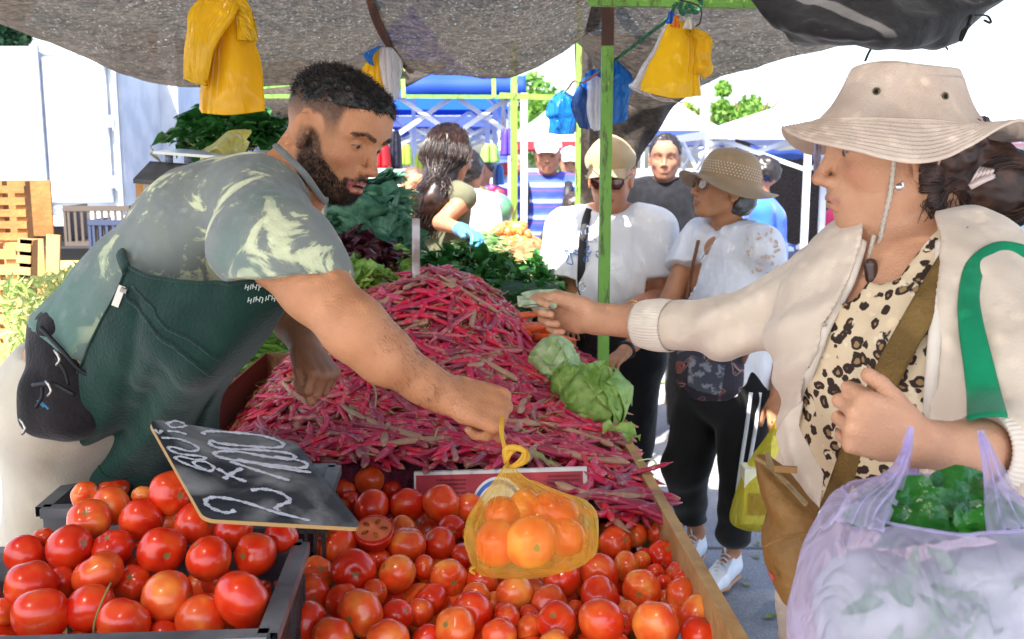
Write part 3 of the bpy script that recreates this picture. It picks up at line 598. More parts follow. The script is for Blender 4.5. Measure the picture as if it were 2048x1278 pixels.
# ---- black plastic crates
BPL = M('black_plastic', '26282b', .42, .5, col2='3c3e41', nscale=14, bump=.15, bscale=60)
GPL = M('worn_rim', '4c5155', .45, .5, col2='74797b', nscale=10, ncontrast=(.35, .75))
def plcrate(o0, ex, ey, W_, D_, zr, h, label, bump_side=None):
    """o0 = front-left rim corner, ex to the right, ey to the back"""
    r_ = empty('plastic_crate', (o0.x, o0.y, zr-h), label, 'crate', 'black plastic crates')
    Z = Vector((0, 0, 1)); B = o0.copy(); B.z = zr
    def pt(a, b, c): return B+ex*a+ey*b+Z*c
    def wall(name, a0, b0, a1, b1, nx, ny, bump=False):    # outer wall from (a0,b0) to (a1,b1); n = inward normal
        n_ = ex*nx+ey*ny; m = 40; q = MB(); L_ = (pt(a1, b1, 0)-pt(a0, b0, 0)).length
        top = []
        for i in range(m+1):
            t = i/m; z = 0
            if bump: s_ = abs(t-.80); z = .048*min(1, max(0, (.13-s_)/.06))
            top.append((t, z))
        V = []; F = []
        for t, z in top:
            p = pt(a0+(a1-a0)*t, b0+(b1-b0)*t, 0)
            V += [p+Z*z-n_*.012, p+Z*z+n_*.014, p+Z*(z-.014)+n_*.014, p+Z*(-.055)+n_*.004, p+Z*(-.055), p+Z*(z-.018), p+Z*(z-.018)-n_*.012]
        for i in range(m):
            for j in range(7): F.append((i*7+j, i*7+(j+1) % 7, (i+1)*7+(j+1) % 7, (i+1)*7+j))
        q.add(V, F); q.build(name+'_rim', GPL, r_)
        q = MB(); k = int(L_/.016)
        for i in range(k+1):
            t = i/k; p = pt(a0+(a1-a0)*t, b0+(b1-b0)*t, 0)+n_*.002; dd = (pt(a1, b1, 0)-pt(a0, b0, 0)).normalized()
            q.bar(p-Z*.054, p-Z*(h-.02), .0055, .005, n_)
        for zz in (.056, .12, h-.02): q.bar(pt(a0, b0, -zz)+n_*.0025, pt(a1, b1, -zz)+n_*.0025, .006, .012, Z)
        q.build(name+'_slats', BPL, r_)
    wall('front', 0, 0, W_, 0, 0, 1); wall('back', W_, D_, 0, D_, 0, -1, bool(bump_side)); wall('left', 0, D_, 0, 0, 1, 0); wall('right', W_, 0, W_, D_, -1, 0, False)
    q = MB(); V = [pt(0, 0, -h), pt(W_, 0, -h), pt(W_, D_, -h), pt(0, D_, -h)]; V += [v+Z*.006 for v in V]; q.add(V, [(0, 3, 2, 1), (4, 5, 6, 7), (0, 1, 5, 4), (1, 2, 6, 5), (2, 3, 7, 6), (3, 0, 4, 7)]); q.build('bottom', BPL, r_)
    return r_
zr = 1.0
br, fr = Hz(604, 1084, zr), Hz(536, 1266, zr)
ey_ = Vector((br.x-fr.x, br.y-fr.y, 0)).normalized(); ex_ = Vector((ey_.y, -ey_.x, 0)); D_ = (br-fr).length
plcrate(fr-ex_*.53, ex_, ey_, .53, D_, zr, .22, 'worn black plastic crate of tomatoes at the bottom left corner')
o2 = Hz(84, 1014, .985); plcrate(o2, ex_, ey_, .5, .22, .985, .2, 'black plastic crate with a raised handle rim behind the front tomato crate', 1)

# ---- tomatoes
def tomshade(t, vec, src):
    N = t.nodes; L = t.links
    oi = N.new('ShaderNodeObjectInfo'); n = N.new('ShaderNodeTexNoise'); n.inputs['Scale'].default_value = .9; n.noise_dimensions = '4D'; L.new(vec, n.inputs['Vector'])
    mw = N.new('ShaderNodeMath'); mw.operation = 'MULTIPLY'; mw.inputs[1].default_value = 50; L.new(oi.outputs['Random'], mw.inputs[0]); L.new(mw.outputs[0], n.inputs['W'])
    ad = N.new('ShaderNodeMath'); ad.operation = 'MULTIPLY_ADD'; ad.inputs[1].default_value = .42; L.new(oi.outputs['Random'], ad.inputs[0]); L.new(n.outputs['Fac'], ad.inputs[2])
    r = N.new('ShaderNodeValToRGB'); e = r.color_ramp.elements; e[0].position = .35; e[0].color = C4('cc200e'); e[1].position = 1.0; e[1].color = C4('f49440')
    q = e.new(.58); q.color = C4('e03814'); q = e.new(.80); q.color = C4('ea5e26'); L.new(ad.outputs[0], r.inputs[0])
    sp = N.new('ShaderNodeSeparateXYZ'); L.new(vec, sp.inputs[0])
    l2 = N.new('ShaderNodeVectorMath'); l2.operation = 'MULTIPLY'; l2.inputs[1].default_value = (1, 1, 0); L.new(vec, l2.inputs[0])
    ln = N.new('ShaderNodeVectorMath'); ln.operation = 'LENGTH'; L.new(l2.outputs[0], ln.inputs[0])
    n2 = N.new('ShaderNodeTexNoise'); n2.inputs['Scale'].default_value = 9; L.new(vec, n2.inputs['Vector'])
    dd = N.new('ShaderNodeMath'); dd.operation = 'MULTIPLY_ADD'; dd.inputs[1].default_value = -.16; L.new(n2.outputs['Fac'], dd.inputs[0]); L.new(ln.outputs['Value'], dd.inputs[2])
    mr = N.new('ShaderNodeMapRange'); mr.inputs[1].default_value = .02; mr.inputs[2].default_value = .10; mr.inputs[3].default_value = 1; mr.inputs[4].default_value = 0; L.new(dd.outputs[0], mr.inputs[0])
    gz = N.new('ShaderNodeMath'); gz.operation = 'GREATER_THAN'; gz.inputs[1].default_value = 0; L.new(sp.outputs['Z'], gz.inputs[0])
    ml = N.new('ShaderNodeMath'); ml.operation = 'MULTIPLY'; L.new(mr.outputs[0], ml.inputs[0]); L.new(gz.outputs[0], ml.inputs[1])
    mx = N.new('ShaderNodeMix'); mx.data_type = 'RGBA'; L.new(ml.outputs[0], mx.inputs[0]); L.new(r.outputs[0], mx.inputs[6]); mx.inputs[7].default_value = C4('8d7b45'); return mx.outputs[2]
TOM = M('tomato_skin', 'c8200c', .26, .45, custom=tomshade, sss=0, clear=.25)
def tom_mesh(seed):
    rg = np.random.RandomState(seed); nu, nv = 22, 30
    th = np.linspace(0, math.pi, nu)[:, None]; ph = (np.arange(nv)*2*math.pi/nv)[None, :]
    k = rg.randint(4, 7); lob = rg.uniform(.01, .05); obl = rg.uniform(.82, .95); e = rg.uniform(.96, 1.05)
    r = 1+lob*np.cos(k*ph+rg.uniform(0, 6))*np.sin(th)*(.6+.4*np.cos(th))
    top = np.exp(-(th/.33)**2)
    r = r+.03*np.cos(2*ph+rg.uniform(0, 6))*np.sin(th)**2
    x = r*np.sin(th)*np.cos(ph)*e; y = r*np.sin(th)*np.sin(ph); z = r*np.cos(th)*obl-top*rg.uniform(.10, .17)-.03*np.exp(-((math.pi-th)/.25)**2)*-1
    A = np.stack([x, y, z+0*ph], -1); A += .02*fbm(A+seed, 1.5, 2)[..., None]*A
    return A.reshape(-1, 3), grid_faces(nu, nv, True)
TME = []
for s_ in range(8):
    V, F = tom_mesh(s_); o = mesh('tomato', V, F, TOM); TME.append(o.data); bpy.data.objects.remove(o)
BADM = M('cut_flesh', 'c4472e', .3, col2='e08a5c', nscale=5)
tlist = []
def addz(s, ox, oy, f, zp, grp):
    for tok in s.split(';'):
        if not tok.strip(): continue
        a = [float(x) for x in tok.split(',')]; tlist.append([ox+a[0]/f, oy+a[1]/f, a[2]/f, zp, grp, 0])
addz('705,290,200;880,305,160;1025,250,150;520,400,170;680,460,240;1045,385,280;545,550,260;860,545,250;265,660,130;1010,570,180;1190,575,260;155,765,260;425,720,290;690,725,250;1430,610,270;990,735,290;1277,785,290;1560,760,270;600,880,300;190,950,310;810,940,240;1022,1020,330;1220,950,180;550,1090,300;250,1130,340;20,1120,180;757,1180,340;1225,1170,310;1480,1040,360;380,930,200;840,780,200;500,1260,160;1000,1260,200;700,350,180;870,400,130;1330,920,200;1720,650,210', 0, 860, 3.057, .99, 'L')
addz('185,170,140;400,235,190;290,270,200;555,305,210;720,235,195;400,370,150;560,470,230;690,370,130;780,460,220;985,450,240;1105,350,130;1150,480,200;430,430,120;335,705,270;750,600,160;775,700,240;1045,600,170;975,695,210;220,880,230;450,860,270;600,790,150;715,880,240;880,840,150;1030,905,240;1235,930,200;190,1010,230;390,1050,230;580,990,160;160,1170,270;490,1115,290;720,1130,200;850,1115,180;920,1040,220;320,1270,260;660,1290,270;1070,1210,260;1175,1115,250;1200,1010,170;1380,1140,180;1340,1260,230;1440,1000,230;1120,770,160;1160,640,100;900,1270,180;1320,1060,150', 560, 860, 3.057, .875, 'R')
addz('530,670,130;705,690,210;830,645,150;965,630,150;1000,765,190;510,800,200;380,915,240;605,875,240;770,830,180;860,800,130;890,775,110;300,1060,230;610,1015,250;865,970,245;950,870,110;1095,890,180;1130,940,170;1110,1010,220;1245,990,110;1010,1040,120;40,1150,180;180,1210,180;345,1170,250;620,1170,290;740,1190,130;780,1120,160;950,1190,290;1060,1130,140;1210,1135,250;1220,1245,240;1360,1220,110;970,1310,220;330,1310,200;720,1310,160;460,1090,100;180,1130,130;1000,930,100', 1000, 860, 3.057, .875, 'R')
tm = []
for u, v, dm, zp, g_, _ in tlist:
    p0 = Hz(u, v, zp); d0 = (p0.y*_c-(p0.z-CAMZ)*_s)
    r_ = dm/2*d0/FPX; tgt = .0385 if g_ == 'R' else .0395
    d1 = d0*(1-.35*(1-min(1.25, max(.75, tgt/r_)))) if r_ > 0 else d0
    if g_ == 'L' and v > 985: d0 = 1.62-(v-1000)/230*.24; r_ = dm/2*d0/FPX
    d1 = d0+max(-.03, min(.05, (tgt/r_-1)*.12*d0))
    tm.append([u, v, dm, d1])
for it in range(30):                  # pull neighbours apart along their lines of sight
    ps = [P(t[0], t[1], t[3]) for t in tm]; rs = [t[2]/2*t[3]/FPX for t in tm]
    for i in range(len(tm)):
        for j in range(i+1, len(tm)):
            dd = (ps[i]-ps[j]).length; m_ = .86*(rs[i]+rs[j])
            if dd < m_:
                a, b = (i, j) if (tm[i][3]-tm[i][2]*.002) > (tm[j][3]-tm[j][2]*.002) else (j, i)
                tm[a][3] += (m_-dd)*.30; tm[b][3] -= (m_-dd)*.10
rng = random.Random(21)
def tz(u, v, g_):
    if g_ == 0: return 'glossy red tomato '+('in the back crate behind the front one' if v < 985 else 'under the left edge of the chalkboard' if v < 1100 and u > 330 else 'against the right wall of the front left crate' if u > 440 else 'near the thin dry stem in the front left crate' if 120 < u < 300 and v > 1120 else 'at the left end of the front left crate' if u < 120 else 'in the middle of the front left crate')
    return 'red tomato '+('heaped at the back right of the chalkboard' if v < 1010 and u < 850 else 'in front of the red printed card' if v < 1050 and u < 1000 else 'beside the last beans under the side board' if v < 1120 and u > 1180 else 'along the pale side board' if u > 1330 else 'below the hanging yellow bag' if 930 < u < 1190 and v < 1200 else 'beside the black crate wall' if u < 700 else 'along the bottom edge of the tray' if v > 1210 else 'in the middle of the wooden tray')
TL = ['glossy red tomato in the black plastic crate at the lower left', 'glossy red tomato heaped in the wooden tray on the right']
def put_tom(p, r_, lab, grp, variant=None, rot=None, name='tomato'):
    o = bpy.data.objects.new(name, TME[rng.randrange(8) if variant is None else variant]); COL.objects.link(o); o.location = p; o.scale = (r_, r_, r_)
    o.rotation_euler = rot or (rng.uniform(-1.6, 1.6), rng.uniform(-1.6, 1.6), rng.uniform(0, 6.28)); return tag(o, lab, 'tomato', grp)
SPC = {(0, 14): 1}
for n, (u, v, dm, d_) in enumerate(tm):
    g_ = 0 if n < 37 else 1
    if g_ and abs(u-(560+690/3.057)) < 1 and dm < 50: pass
    lab = tz(u, v, g_); rot = None
    put_tom(P(u, v, d_), dm/2*d_/FPX, lab, ['tomatoes in the black crates', 'tomatoes in the wooden tray'][g_], rot=rot)
# hidden layer below, and the one cut in half
for i in range(190):
    if i < 60: p = fr-ex_*rng.uniform(.05, .49)+ey_*rng.uniform(.05, D_+.2); p.z = .925; g_ = 0
    else:
        t = rng.uniform(.02, .95); p = along(t)-rn*-1*0; p = Vector((along(t).x-.045-rng.uniform(0, .50), along(t).y, 0)); p.z = .805; g_ = 1
    if any((Vector((x.location.x, x.location.y))-Vector((p.x, p.y))).length < .05 and abs(x.location.z-p.z) < .03 for x in COL.objects if x.name.startswith('tomato')): continue
    up_, vp_ = W0/2+p.x/(p.y*_c+(CAMZ-p.z)*_s)*FPX, H0/2-(p.y*_s-(CAMZ-p.z)*_c)/(p.y*_c+(CAMZ-p.z)*_s)*FPX; put_tom(p, .037, 'lower layer '+tz(up_, vp_, g_), ['tomatoes in the black crates', 'tomatoes in the wooden tray'][g_])
u, v = 560+575/3.057, 860+640/3.057; p = Hz(u, v-6, .905); V, F = tom_mesh(3); V = V*.04; V[:, 2] = np.minimum(V[:, 2], .006)
V = V@np.array(Matrix.Rotation(R(22), 3, 'X')).T+np.array(p)
ct = mesh('cut_tomato', V, F, TOM); ct.data.materials[0] = M('tomato_plain', 'c4220e', .25, clear=.3); tag(ct, 'halved tomato lying cut side up just right of the chalkboard corner', 'tomato')
q = MB(); n_ = Matrix.Rotation(R(22), 3, 'X'); ring = [Vector(p)+n_@Vector((math.cos(a)*.034, math.sin(a)*.034, .0075)) for a in np.linspace(0, 6.28, 25)[:-1]]; q.add(ring, [tuple(range(24))]); q.build('cut_face', BADM, ct)
q = MB()
for k in range(5):
    a = k*1.256; c0 = n_@Vector((math.cos(a)*.019, math.sin(a)*.019, .009)); el = [Vector(p)+c0+n_@Vector((math.cos(b)*.008*math.cos(a)-math.sin(b)*.005*math.sin(a), math.cos(b)*.008*math.sin(a)+math.sin(b)*.005*math.cos(a), 0)) for b in np.linspace(0, 6.28, 13)[:-1]]
    q.add(el, [tuple(range(12))])
q.build('seed_chamber', M('seed_gel', '7d2c10', .2, col2='a8621f', nscale=90), ct)

# ---- beans
def S(x, y):
    sx = .40 if x < -.22 else .33
    z = .895+.34*math.exp(-((x+.22)/sx)**2-((y-3.0)/.50)**2)+.02*math.exp(-((x+.6)/.2)**2-((y-2.7)/.3)**2)
    return z-max(0, (x-.15))*.12-max(0, -.60-x)*.55
bm_ = M('bean_skin', 'ffffff', .5, .4, attr=True, col2='ffffff', clear=.05, bump=.25, bscale=130)
def streak(t, vec, src):
    N = t.nodes; L = t.links; n = N.new('ShaderNodeTexNoise'); n.inputs['Scale'].default_value = 70; n.inputs['Detail'].default_value = 4; L.new(vec, n.inputs['Vector'])
    r = N.new('ShaderNodeMapRange'); r.inputs[1].default_value = .56; r.inputs[2].default_value = .68; L.new(n.outputs['Fac'], r.inputs[0])
    m = N.new('ShaderNodeMix'); m.data_type = 'RGBA'; L.new(r.outputs[0], m.inputs[0]); L.new(src, m.inputs[6]); m.inputs[7].default_value = C4('cf9a94')
    r2 = N.new('ShaderNodeMath'); r2.operation = 'MULTIPLY'; r2.inputs[1].default_value = .5; L.new(r.outputs[0], r2.inputs[0]); L.new(r2.outputs[0], m.inputs[0]); return m.outputs[2]
BEAN = M('bean_pod', 'ffffff', .42, .45, attr=True, custom=streak, bump=.2, bscale=150)
BC = ['b81644', 'a01a3e', 'c62252', '962040', 'c02438', 'd41a3e', 'a4344a', '8a3448', 'c8606a', 'ac8468', 'd82450', 'b83a54', '9a625e', 'd22a40']
def bean_geo(rg, col, L_=None):
    L_ = L_ or rg.uniform(.14, .23); n = 13; m = 6; r0 = rg.uniform(.0054, .0082); bend = rg.uniform(-1.3, 1.3); b2 = rg.uniform(-.5, .5)
    V = []; C = []; a = 0; p = np.array([0., 0., 0.]); pts = []
    for i in range(n):
        t = i/(n-1); a = bend*(t-.5)+b2*math.sin(t*5)*.3; pts.append(p.copy()); p = p+np.array([math.cos(a), math.sin(a), 0])*L_/(n-1)
    pts = np.array(pts)-pts[n//2]; c = np.array(hx(col)); ph = rg.uniform(0, 6); nb = L_/.019; pale = np.array(hx('b98f6c'))
    for i in range(n):
        t = i/(n-1); pr = min(1, t*9+.25)*min(1, (1-t)*5+.08); r_ = r0*pr*(1+.16*math.sin(ph+t*nb*6.28)); 
        tg = pts[min(i+1, n-1)]-pts[max(i-1, 0)]; tg /= np.linalg.norm(tg); s_ = np.array([-tg[1], tg[0], 0])
        for j in range(m):
            b = 2*math.pi*j/m; V.append(pts[i]+s_*math.cos(b)*r_*1.25+np.array([0, 0, 1])*math.sin(b)*r_*.85)
            k = .8 if (t < .05) else (.35 if t > .95 else 0); C.append(c*(1-k)+pale*k)
    F = np.concatenate([grid_faces(n, m, True)]); return np.array(V), F[:, ::-1], np.array(C)
rg = random.Random(11); BM_ = []
for i in range(44):
    V, F, C = bean_geo(rg, BC[i % len(BC)]); o = mesh('bean_pod', V, F, BEAN, cols=C); BM_.append((o.data, V, F, C)); bpy.data.objects.remove(o)
xl, xr_ = -.80, None
cand = []
for i in range(4200):
    x = rg.uniform(-.765, .30); y = rg.uniform(1.92, 3.45)
    edge = along((y-ra.y)).x-.03
    if x > edge+.01: continue
    # front limit: panel and tomatoes on the left part, beans run further forward beside the rail
    fl = 2.20 if x < .155 else 2.20-min(1, (x-.155)/.03)*.34
    if y < fl: continue
    lay = rg.choice([0, 0, .4, .75, 1]); z = S(x, y)+.004+lay*.028+rg.uniform(0, .008)
    e = 1e-2; nx = -(S(x+e, y)-S(x-e, y))/(2*e); ny = -(S(x, y+e)-S(x, y-e))/(2*e); n_ = Vector((nx, ny, 1)).normalized()
    if n_.y > .5 and y > 3.2: continue
    a = rg.gauss(2.4, .8) if rg.random() < .35 else rg.uniform(0, 6.28); t_ = Vector((math.cos(a), math.sin(a), rg.gauss(0, .26)+.1*lay)); t_ = (t_-n_*t_.dot(n_)*.9).normalized(); s_ = n_.cross(t_).normalized(); n2 = t_.cross(s_)
    ro = rg.uniform(-.6, .6); s2 = s_*math.cos(ro)+n2*math.sin(ro); n3 = n2*math.cos(ro)-s_*math.sin(ro)
    Mx = Matrix((t_, s2, n3)).transposed().to_4x4(); Mx.translation = Vector((x, y, z)); d_ = (y*_c+(CAMZ-z)*_s)
    cand.append((d_-lay*.9, lay, Mx, rg.randrange(44)))
cand.sort(key=lambda c: c[0]); ind = [c for c in cand if c[1] >= .7][:290]; ids = set(id(c) for c in ind)
sg = 'crimson beans on top of the heap'
for c in ind:
    o = bpy.data.objects.new('bean_pod', BM_[c[3]][0]); COL.objects.link(o); o.matrix_world = c[2]; bx, by = c[2].translation.x, c[2].translation.y; tag(o, 'crimson bean pod '+('on the right slope beside the side board' if bx > .08 else 'just behind the printed card and the yellow bag' if by < 2.45 and bx > -.3 else 'at the front of the heap behind the chalkboard' if by < 2.5 else 'by the cardboard wall and the vendor\'s far hand' if bx < -.5 else 'on the crest near the wooden stake' if by > 2.8 else 'under the outstretched arm of the vendor'), 'bean pod', sg)
VV = []; FF = []; CC = []; off = 0
for c in cand:
    if id(c) in ids: continue
    _, V, F, C = BM_[c[3]]; A = np.array(c[2]); VV.append(V@A[:3, :3].T+A[:3, 3]); FF.append(F+off); CC.append(C); off += len(V)
o = mesh('bean_heap', np.concatenate(VV), np.concatenate(FF), BEAN, cols=np.concatenate(CC)); tag(o, 'tall heap of crimson and pale streaked bean pods piled in the middle of the stall', 'beans', kind='stuff')
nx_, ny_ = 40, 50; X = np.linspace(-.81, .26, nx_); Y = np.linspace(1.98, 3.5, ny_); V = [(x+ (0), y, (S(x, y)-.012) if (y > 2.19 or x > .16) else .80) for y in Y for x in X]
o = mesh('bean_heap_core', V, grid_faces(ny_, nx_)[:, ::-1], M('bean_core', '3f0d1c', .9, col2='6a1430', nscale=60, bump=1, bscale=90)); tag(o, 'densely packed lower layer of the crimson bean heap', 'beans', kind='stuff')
# pale stalks and tendrils
q = MB()
for i in range(520):
    x = rg.uniform(-.78, .24); y = rg.uniform(2.3, 3.1); z = S(x, y)+.028; a = rg.uniform(0, 6.28); l = rg.uniform(.02, .06)
    pts = [Vector((x, y, z)), Vector((x+math.cos(a)*l*.5, y+math.sin(a)*l*.4, z+rg.uniform(0, .018))), Vector((x+math.cos(a+.8)*l, y+math.sin(a+.8)*l*.8, z+rg.uniform(-.01, .02)))]
    q.tube(spl(pts, 6), .0012, 4)
tag(q.build('bean_stalks', M('stalks', '8d9a4c', .7, col2='a8905a', nscale=20), smooth=True), 'thin dry stalks scattered among the beans', 'stalks', kind='stuff')
for pts, l in (([(720, 905, 2.25), (770, 912, 2.25), (700, 885, 2.3), (660, 915, 2.3), (640, 925, 2.3)], 'grey dry stalk above the tomatoes, right of the chalkboard'), ([(876, 855, 2.3), (860, 900, 2.3), (838, 918, 2.3)], 'long straw coloured stalk leaning below the vendor\'s wrist'), ([(745, 760, 2.4), (752, 790, 2.4), (750, 815, 2.4)], 'thin pale stalk under the vendor\'s forearm')):
    q = MB(); q.tube(spl([P(*p) for p in pts], 14), .0022, 5); tag(q.build('dry_stalk', M('straw', 'a39a5e', .7), smooth=True), l, 'stalk')
# cardboard box round the beans
CB = M('cardboard', '9a7350', .85, col2='86603f', nscale=5, bump=.1)
cbx = empty('cardboard_box', (-.8, 2.8, .77), 'open brown cardboard box wall holding the beans beside the green apron', 'box')
q = MB(); a = Hz(441, 786, .99); b = Hz(533, 706, .99)
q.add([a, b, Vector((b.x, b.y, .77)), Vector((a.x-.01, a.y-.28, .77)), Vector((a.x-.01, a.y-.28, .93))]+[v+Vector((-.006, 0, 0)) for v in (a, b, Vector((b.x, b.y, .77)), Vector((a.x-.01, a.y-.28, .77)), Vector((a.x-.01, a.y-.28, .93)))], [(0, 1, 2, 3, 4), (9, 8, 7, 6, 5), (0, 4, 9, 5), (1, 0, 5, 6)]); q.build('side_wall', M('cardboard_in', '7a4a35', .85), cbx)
c_ = Hz(700, 700, .99); q = MB(); q.box((b.x, b.y, .77), (c_.x, b.y+.006, .99)); q.build('back_wall', CB, cbx)
# red printed card between beans and tomatoes
rc = empty('printed_card', P(1000, 990, 2.22), 'red printed box end with white border and an oval blue logo behind the yellow bag', 'box label')
A0, B0, C0, D0 = P(828, 945, 2.24), P(1174, 935, 2.18), P(1178, 1060, 2.12), P(828, 1065, 2.18)
def crd(s_, t, o_=0):
    p = (A0*(1-s_)+B0*s_)*(1-t)+(D0*(1-s_)+C0*s_)*t; return p+Vector((0, -o_, 0))
q = MB(); q.add([crd(0, 0), crd(1, 0), crd(1, 1), crd(0, 1)]+[crd(0, 0, -.01), crd(1, 0, -.01), crd(1, 1, -.01), crd(0, 1, -.01)], [(3, 2, 1, 0), (4, 5, 6, 7), (0, 1, 5, 4), (1, 2, 6, 5)]); q.build('card', M('card_white', 'dcd9d4', .7), rc)
q = MB(); q.add([crd(.012, .05, .002), crd(.975, .05, .002), crd(.975, 1, .002), crd(.012, 1, .002)], [(3, 2, 1, 0)]); q.build('print_red', M('print_red', 'b8323c', .6, col2='a82a38', nscale=20), rc)
q = MB()
for (s0, s1, t0, t1, rows) in ((.12, .30, .12, .4, 4), (.76, .95, .10, .62, 8), (.18, .42, .5, .7, 2)):
    for r_ in range(rows):
        t = t0+(t1-t0)*r_/rows; x = s0+rg.uniform(0, .02)
        while x < s1:
            w_ = rg.uniform(.004, .009); q.add([crd(x, t, .004), crd(x+w_, t, .004), crd(x+w_, t+.032, .004), crd(x, t+.032, .004)], [(3, 2, 1, 0)]); x += w_+.003
q.build('small_print', M('print_dark', '6e1524', .6), rc)
def arc(r0_, r1_, col, nm, off):
    q = MB(); V = []; n = 40
    for i in range(n+1):
        a = math.pi+math.pi*i/n
        for rr in (r0_, r1_): V.append(crd(.49+rr*math.cos(a)*.165, .72+rr*math.sin(a)*.62, off))
    q.add(V, [(2*i, 2*i+1, 2*i+3, 2*i+2)[::-1] for i in range(n)]); q.build(nm, M(nm, col, .6), rc)
arc(0, .8, 'e6e9ee', 'logo_field', .004); arc(.8, .92, '3f6fc0', 'logo_ring', .004); arc(.92, 1.0, 'e6e9ee', 'logo_border', .004)

# ---- chalkboard sign
qa, qb, qc, qd = P(294, 836, 1.52), P(590, 880, 1.62), P(727, 1056, 1.36), P(408, 1038, 1.33)
def bd(s_, t, o_=0):
    p = (qa*(1-s_)+qb*s_)*(1-t)+(qd*(1-s_)+qc*s_)*t; return p+BN*o_
BN = (qb-qa).cross(qd-qa).normalized(); BN = BN if BN.z > 0 else -BN
def homog():   # pixel -> (s,t)
    from numpy.linalg import solve
    src = [(294, 836), (590, 880), (727, 1056), (408, 1038)]; dst = [(0, 0), (1, 0), (1, 1), (0, 1)]; A = []; b = []
    for (x, y), (s_, t) in zip(src, dst): A += [[x, y, 1, 0, 0, 0, -s_*x, -s_*y], [0, 0, 0, x, y, 1, -t*x, -t*y]]; b += [s_, t]
    h = solve(np.array(A, float), np.array(b, float)); return lambda x, y: ((h[0]*x+h[1]*y+h[2])/(h[6]*x+h[7]*y+1), (h[3]*x+h[4]*y+h[5])/(h[6]*x+h[7]*y+1))
HM = homog()
sg_ = empty('chalkboard_sign', bd(.5, .5), 'black hardboard price sign with handwritten white chalk figures lying on the tomatoes', 'sign')
out = []
for (cx, cy, a0) in ((.08, .10, math.pi), (.90, .12, 1.5*math.pi), (.94, .92, 0), (.07, .92, .5*math.pi)):
    for k in range(6): a = a0+k/5*math.pi/2; out.append((min(.999, max(.001, cx+math.cos(a)*(.08 if cx < .5 else 1-cx))), min(.999, max(.001, cy+math.sin(a)*(.10 if cy < .5 else 1-cy)))))
n = len(out); q = MB(); q.add([bd(s_, t, 0) for s_, t in out]+[bd(s_, t, -.006) for s_, t in out], [tuple(range(n-1, -1, -1)), tuple(range(n, 2*n))]+[(i, (i+1) % n, n+(i+1) % n, n+i) for i in range(n)], 0)
q.mi = [0, 1]+[1]*n
def smear(t, vec, src):
    N = t.nodes; L = t.links; n = N.new('ShaderNodeTexNoise'); n.inputs['Scale'].default_value = 7; n.inputs['Detail'].default_value = 8; n.inputs['Distortion'].default_value = 1.2; L.new(vec, n.inputs['Vector'])
    r = N.new('ShaderNodeValToRGB'); e = r.color_ramp.elements; e[0].position = .40; e[0].color = C4('2b3036'); e[1].position = .72; e[1].color = C4('9a9d9c'); L.new(n.outputs['Fac'], r.inputs[0]); return r.outputs[0]
q.build('board', [M('slate', '23272c', .55, custom=smear, bump=.1), M('hardboard_edge', 'a3804f', .8)], sg_)
CH = M('chalk', 'd9dde6', .95, bump=.8, bscale=400)
st = [[(1100,190),(1120,175),(1230,178),(1400,195),(1500,225),(1522,250),(1480,262),(1350,255),(1200,240),(1145,225),(1150,250),(1230,268),(1400,275),(1540,290),(1585,310),(1560,325),(1450,312),(1280,282),(1180,285),(1175,305),(1280,330),(1450,352),(1600,372),(1648,362),(1620,335),(1480,310)],
      [(1290,325),(1470,365),(1672,397)], [(1250,335),(1400,385),(1568,440)],
      [(862,205),(960,212),(1050,245),(1075,270),(1020,278),(930,255),(900,262),(960,290),(1080,305),(1115,318),(1060,325),(970,305),(940,315),(1000,345),(1080,372),(1140,385),(1160,365),(1110,335),(1050,335),(1060,355),(1120,378)],
      [(822,160),(850,180),(868,165)], [(895,125),(925,150),(985,150),(1010,140)], [(900,170),(960,175),(1010,190)], [(905,128),(950,118),(1000,132)],
      [(1218,428),(1262,400),(1318,372)], [(1180,372),(1250,410),(1342,445)],
      [(1278,595),(1240,608),(1180,598),(1120,570),(1105,545),(1130,528),(1200,527),(1330,552),(1480,600),(1682,652)],
      [(1368,490),(1430,484),(1510,500),(1565,530),(1572,552),(1530,568),(1505,585),(1520,600)]]
q = MB()
for s_ in st:
    pts = cr([(x/2.674, 800+y/2.674) for x, y in s_], len(s_)*7); k = len(pts); V = []
    pts = np.array([HM(x, y) for x, y in pts]); W = [bd(a, b, .0015) for a, b in pts]; wd = .0033 if s_[0][0] > 1050 else .0025
    for i in range(k):
        t_ = (W[min(i+1, k-1)]-W[max(i-1, 0)]).normalized(); s2 = t_.cross(BN).normalized(); w_ = wd*(1+.3*math.sin(i*2.7)+.3*math.sin(i*7.1)); V += [W[i]-s2*w_, W[i]+s2*w_]
    q.add(V, [(2*i, 2*i+1, 2*i+3, 2*i+2) for i in range(k-1)])
q.build('chalk_writing', CH, sg_)
# ---- bare stake in the heap and the stem across the crate
q = MB(); a = P(832, 590, 2.95); q.bar(a, P(832, 437, 2.93), .022, .012, (0, 1, 0)); o = q.build('wooden_stake', M('stake_wood', '8f7f78', .8, col2='c8c4c8', nscale=14)); tag(o, 'weathered wooden stake sticking out of the top of the bean heap', 'stake')
q = MB(); q.tube(spl([P(222, 1165, 1.3), P(205, 1200, 1.29), P(190, 1240, 1.29), P(186, 1278, 1.3)], 10), .0014, 5); tag(q.build('dry_stalk', M('stem_brown', '7a6a3a', .8), smooth=True), 'thin bent dry stem lying across the front crate tomatoes', 'stem')
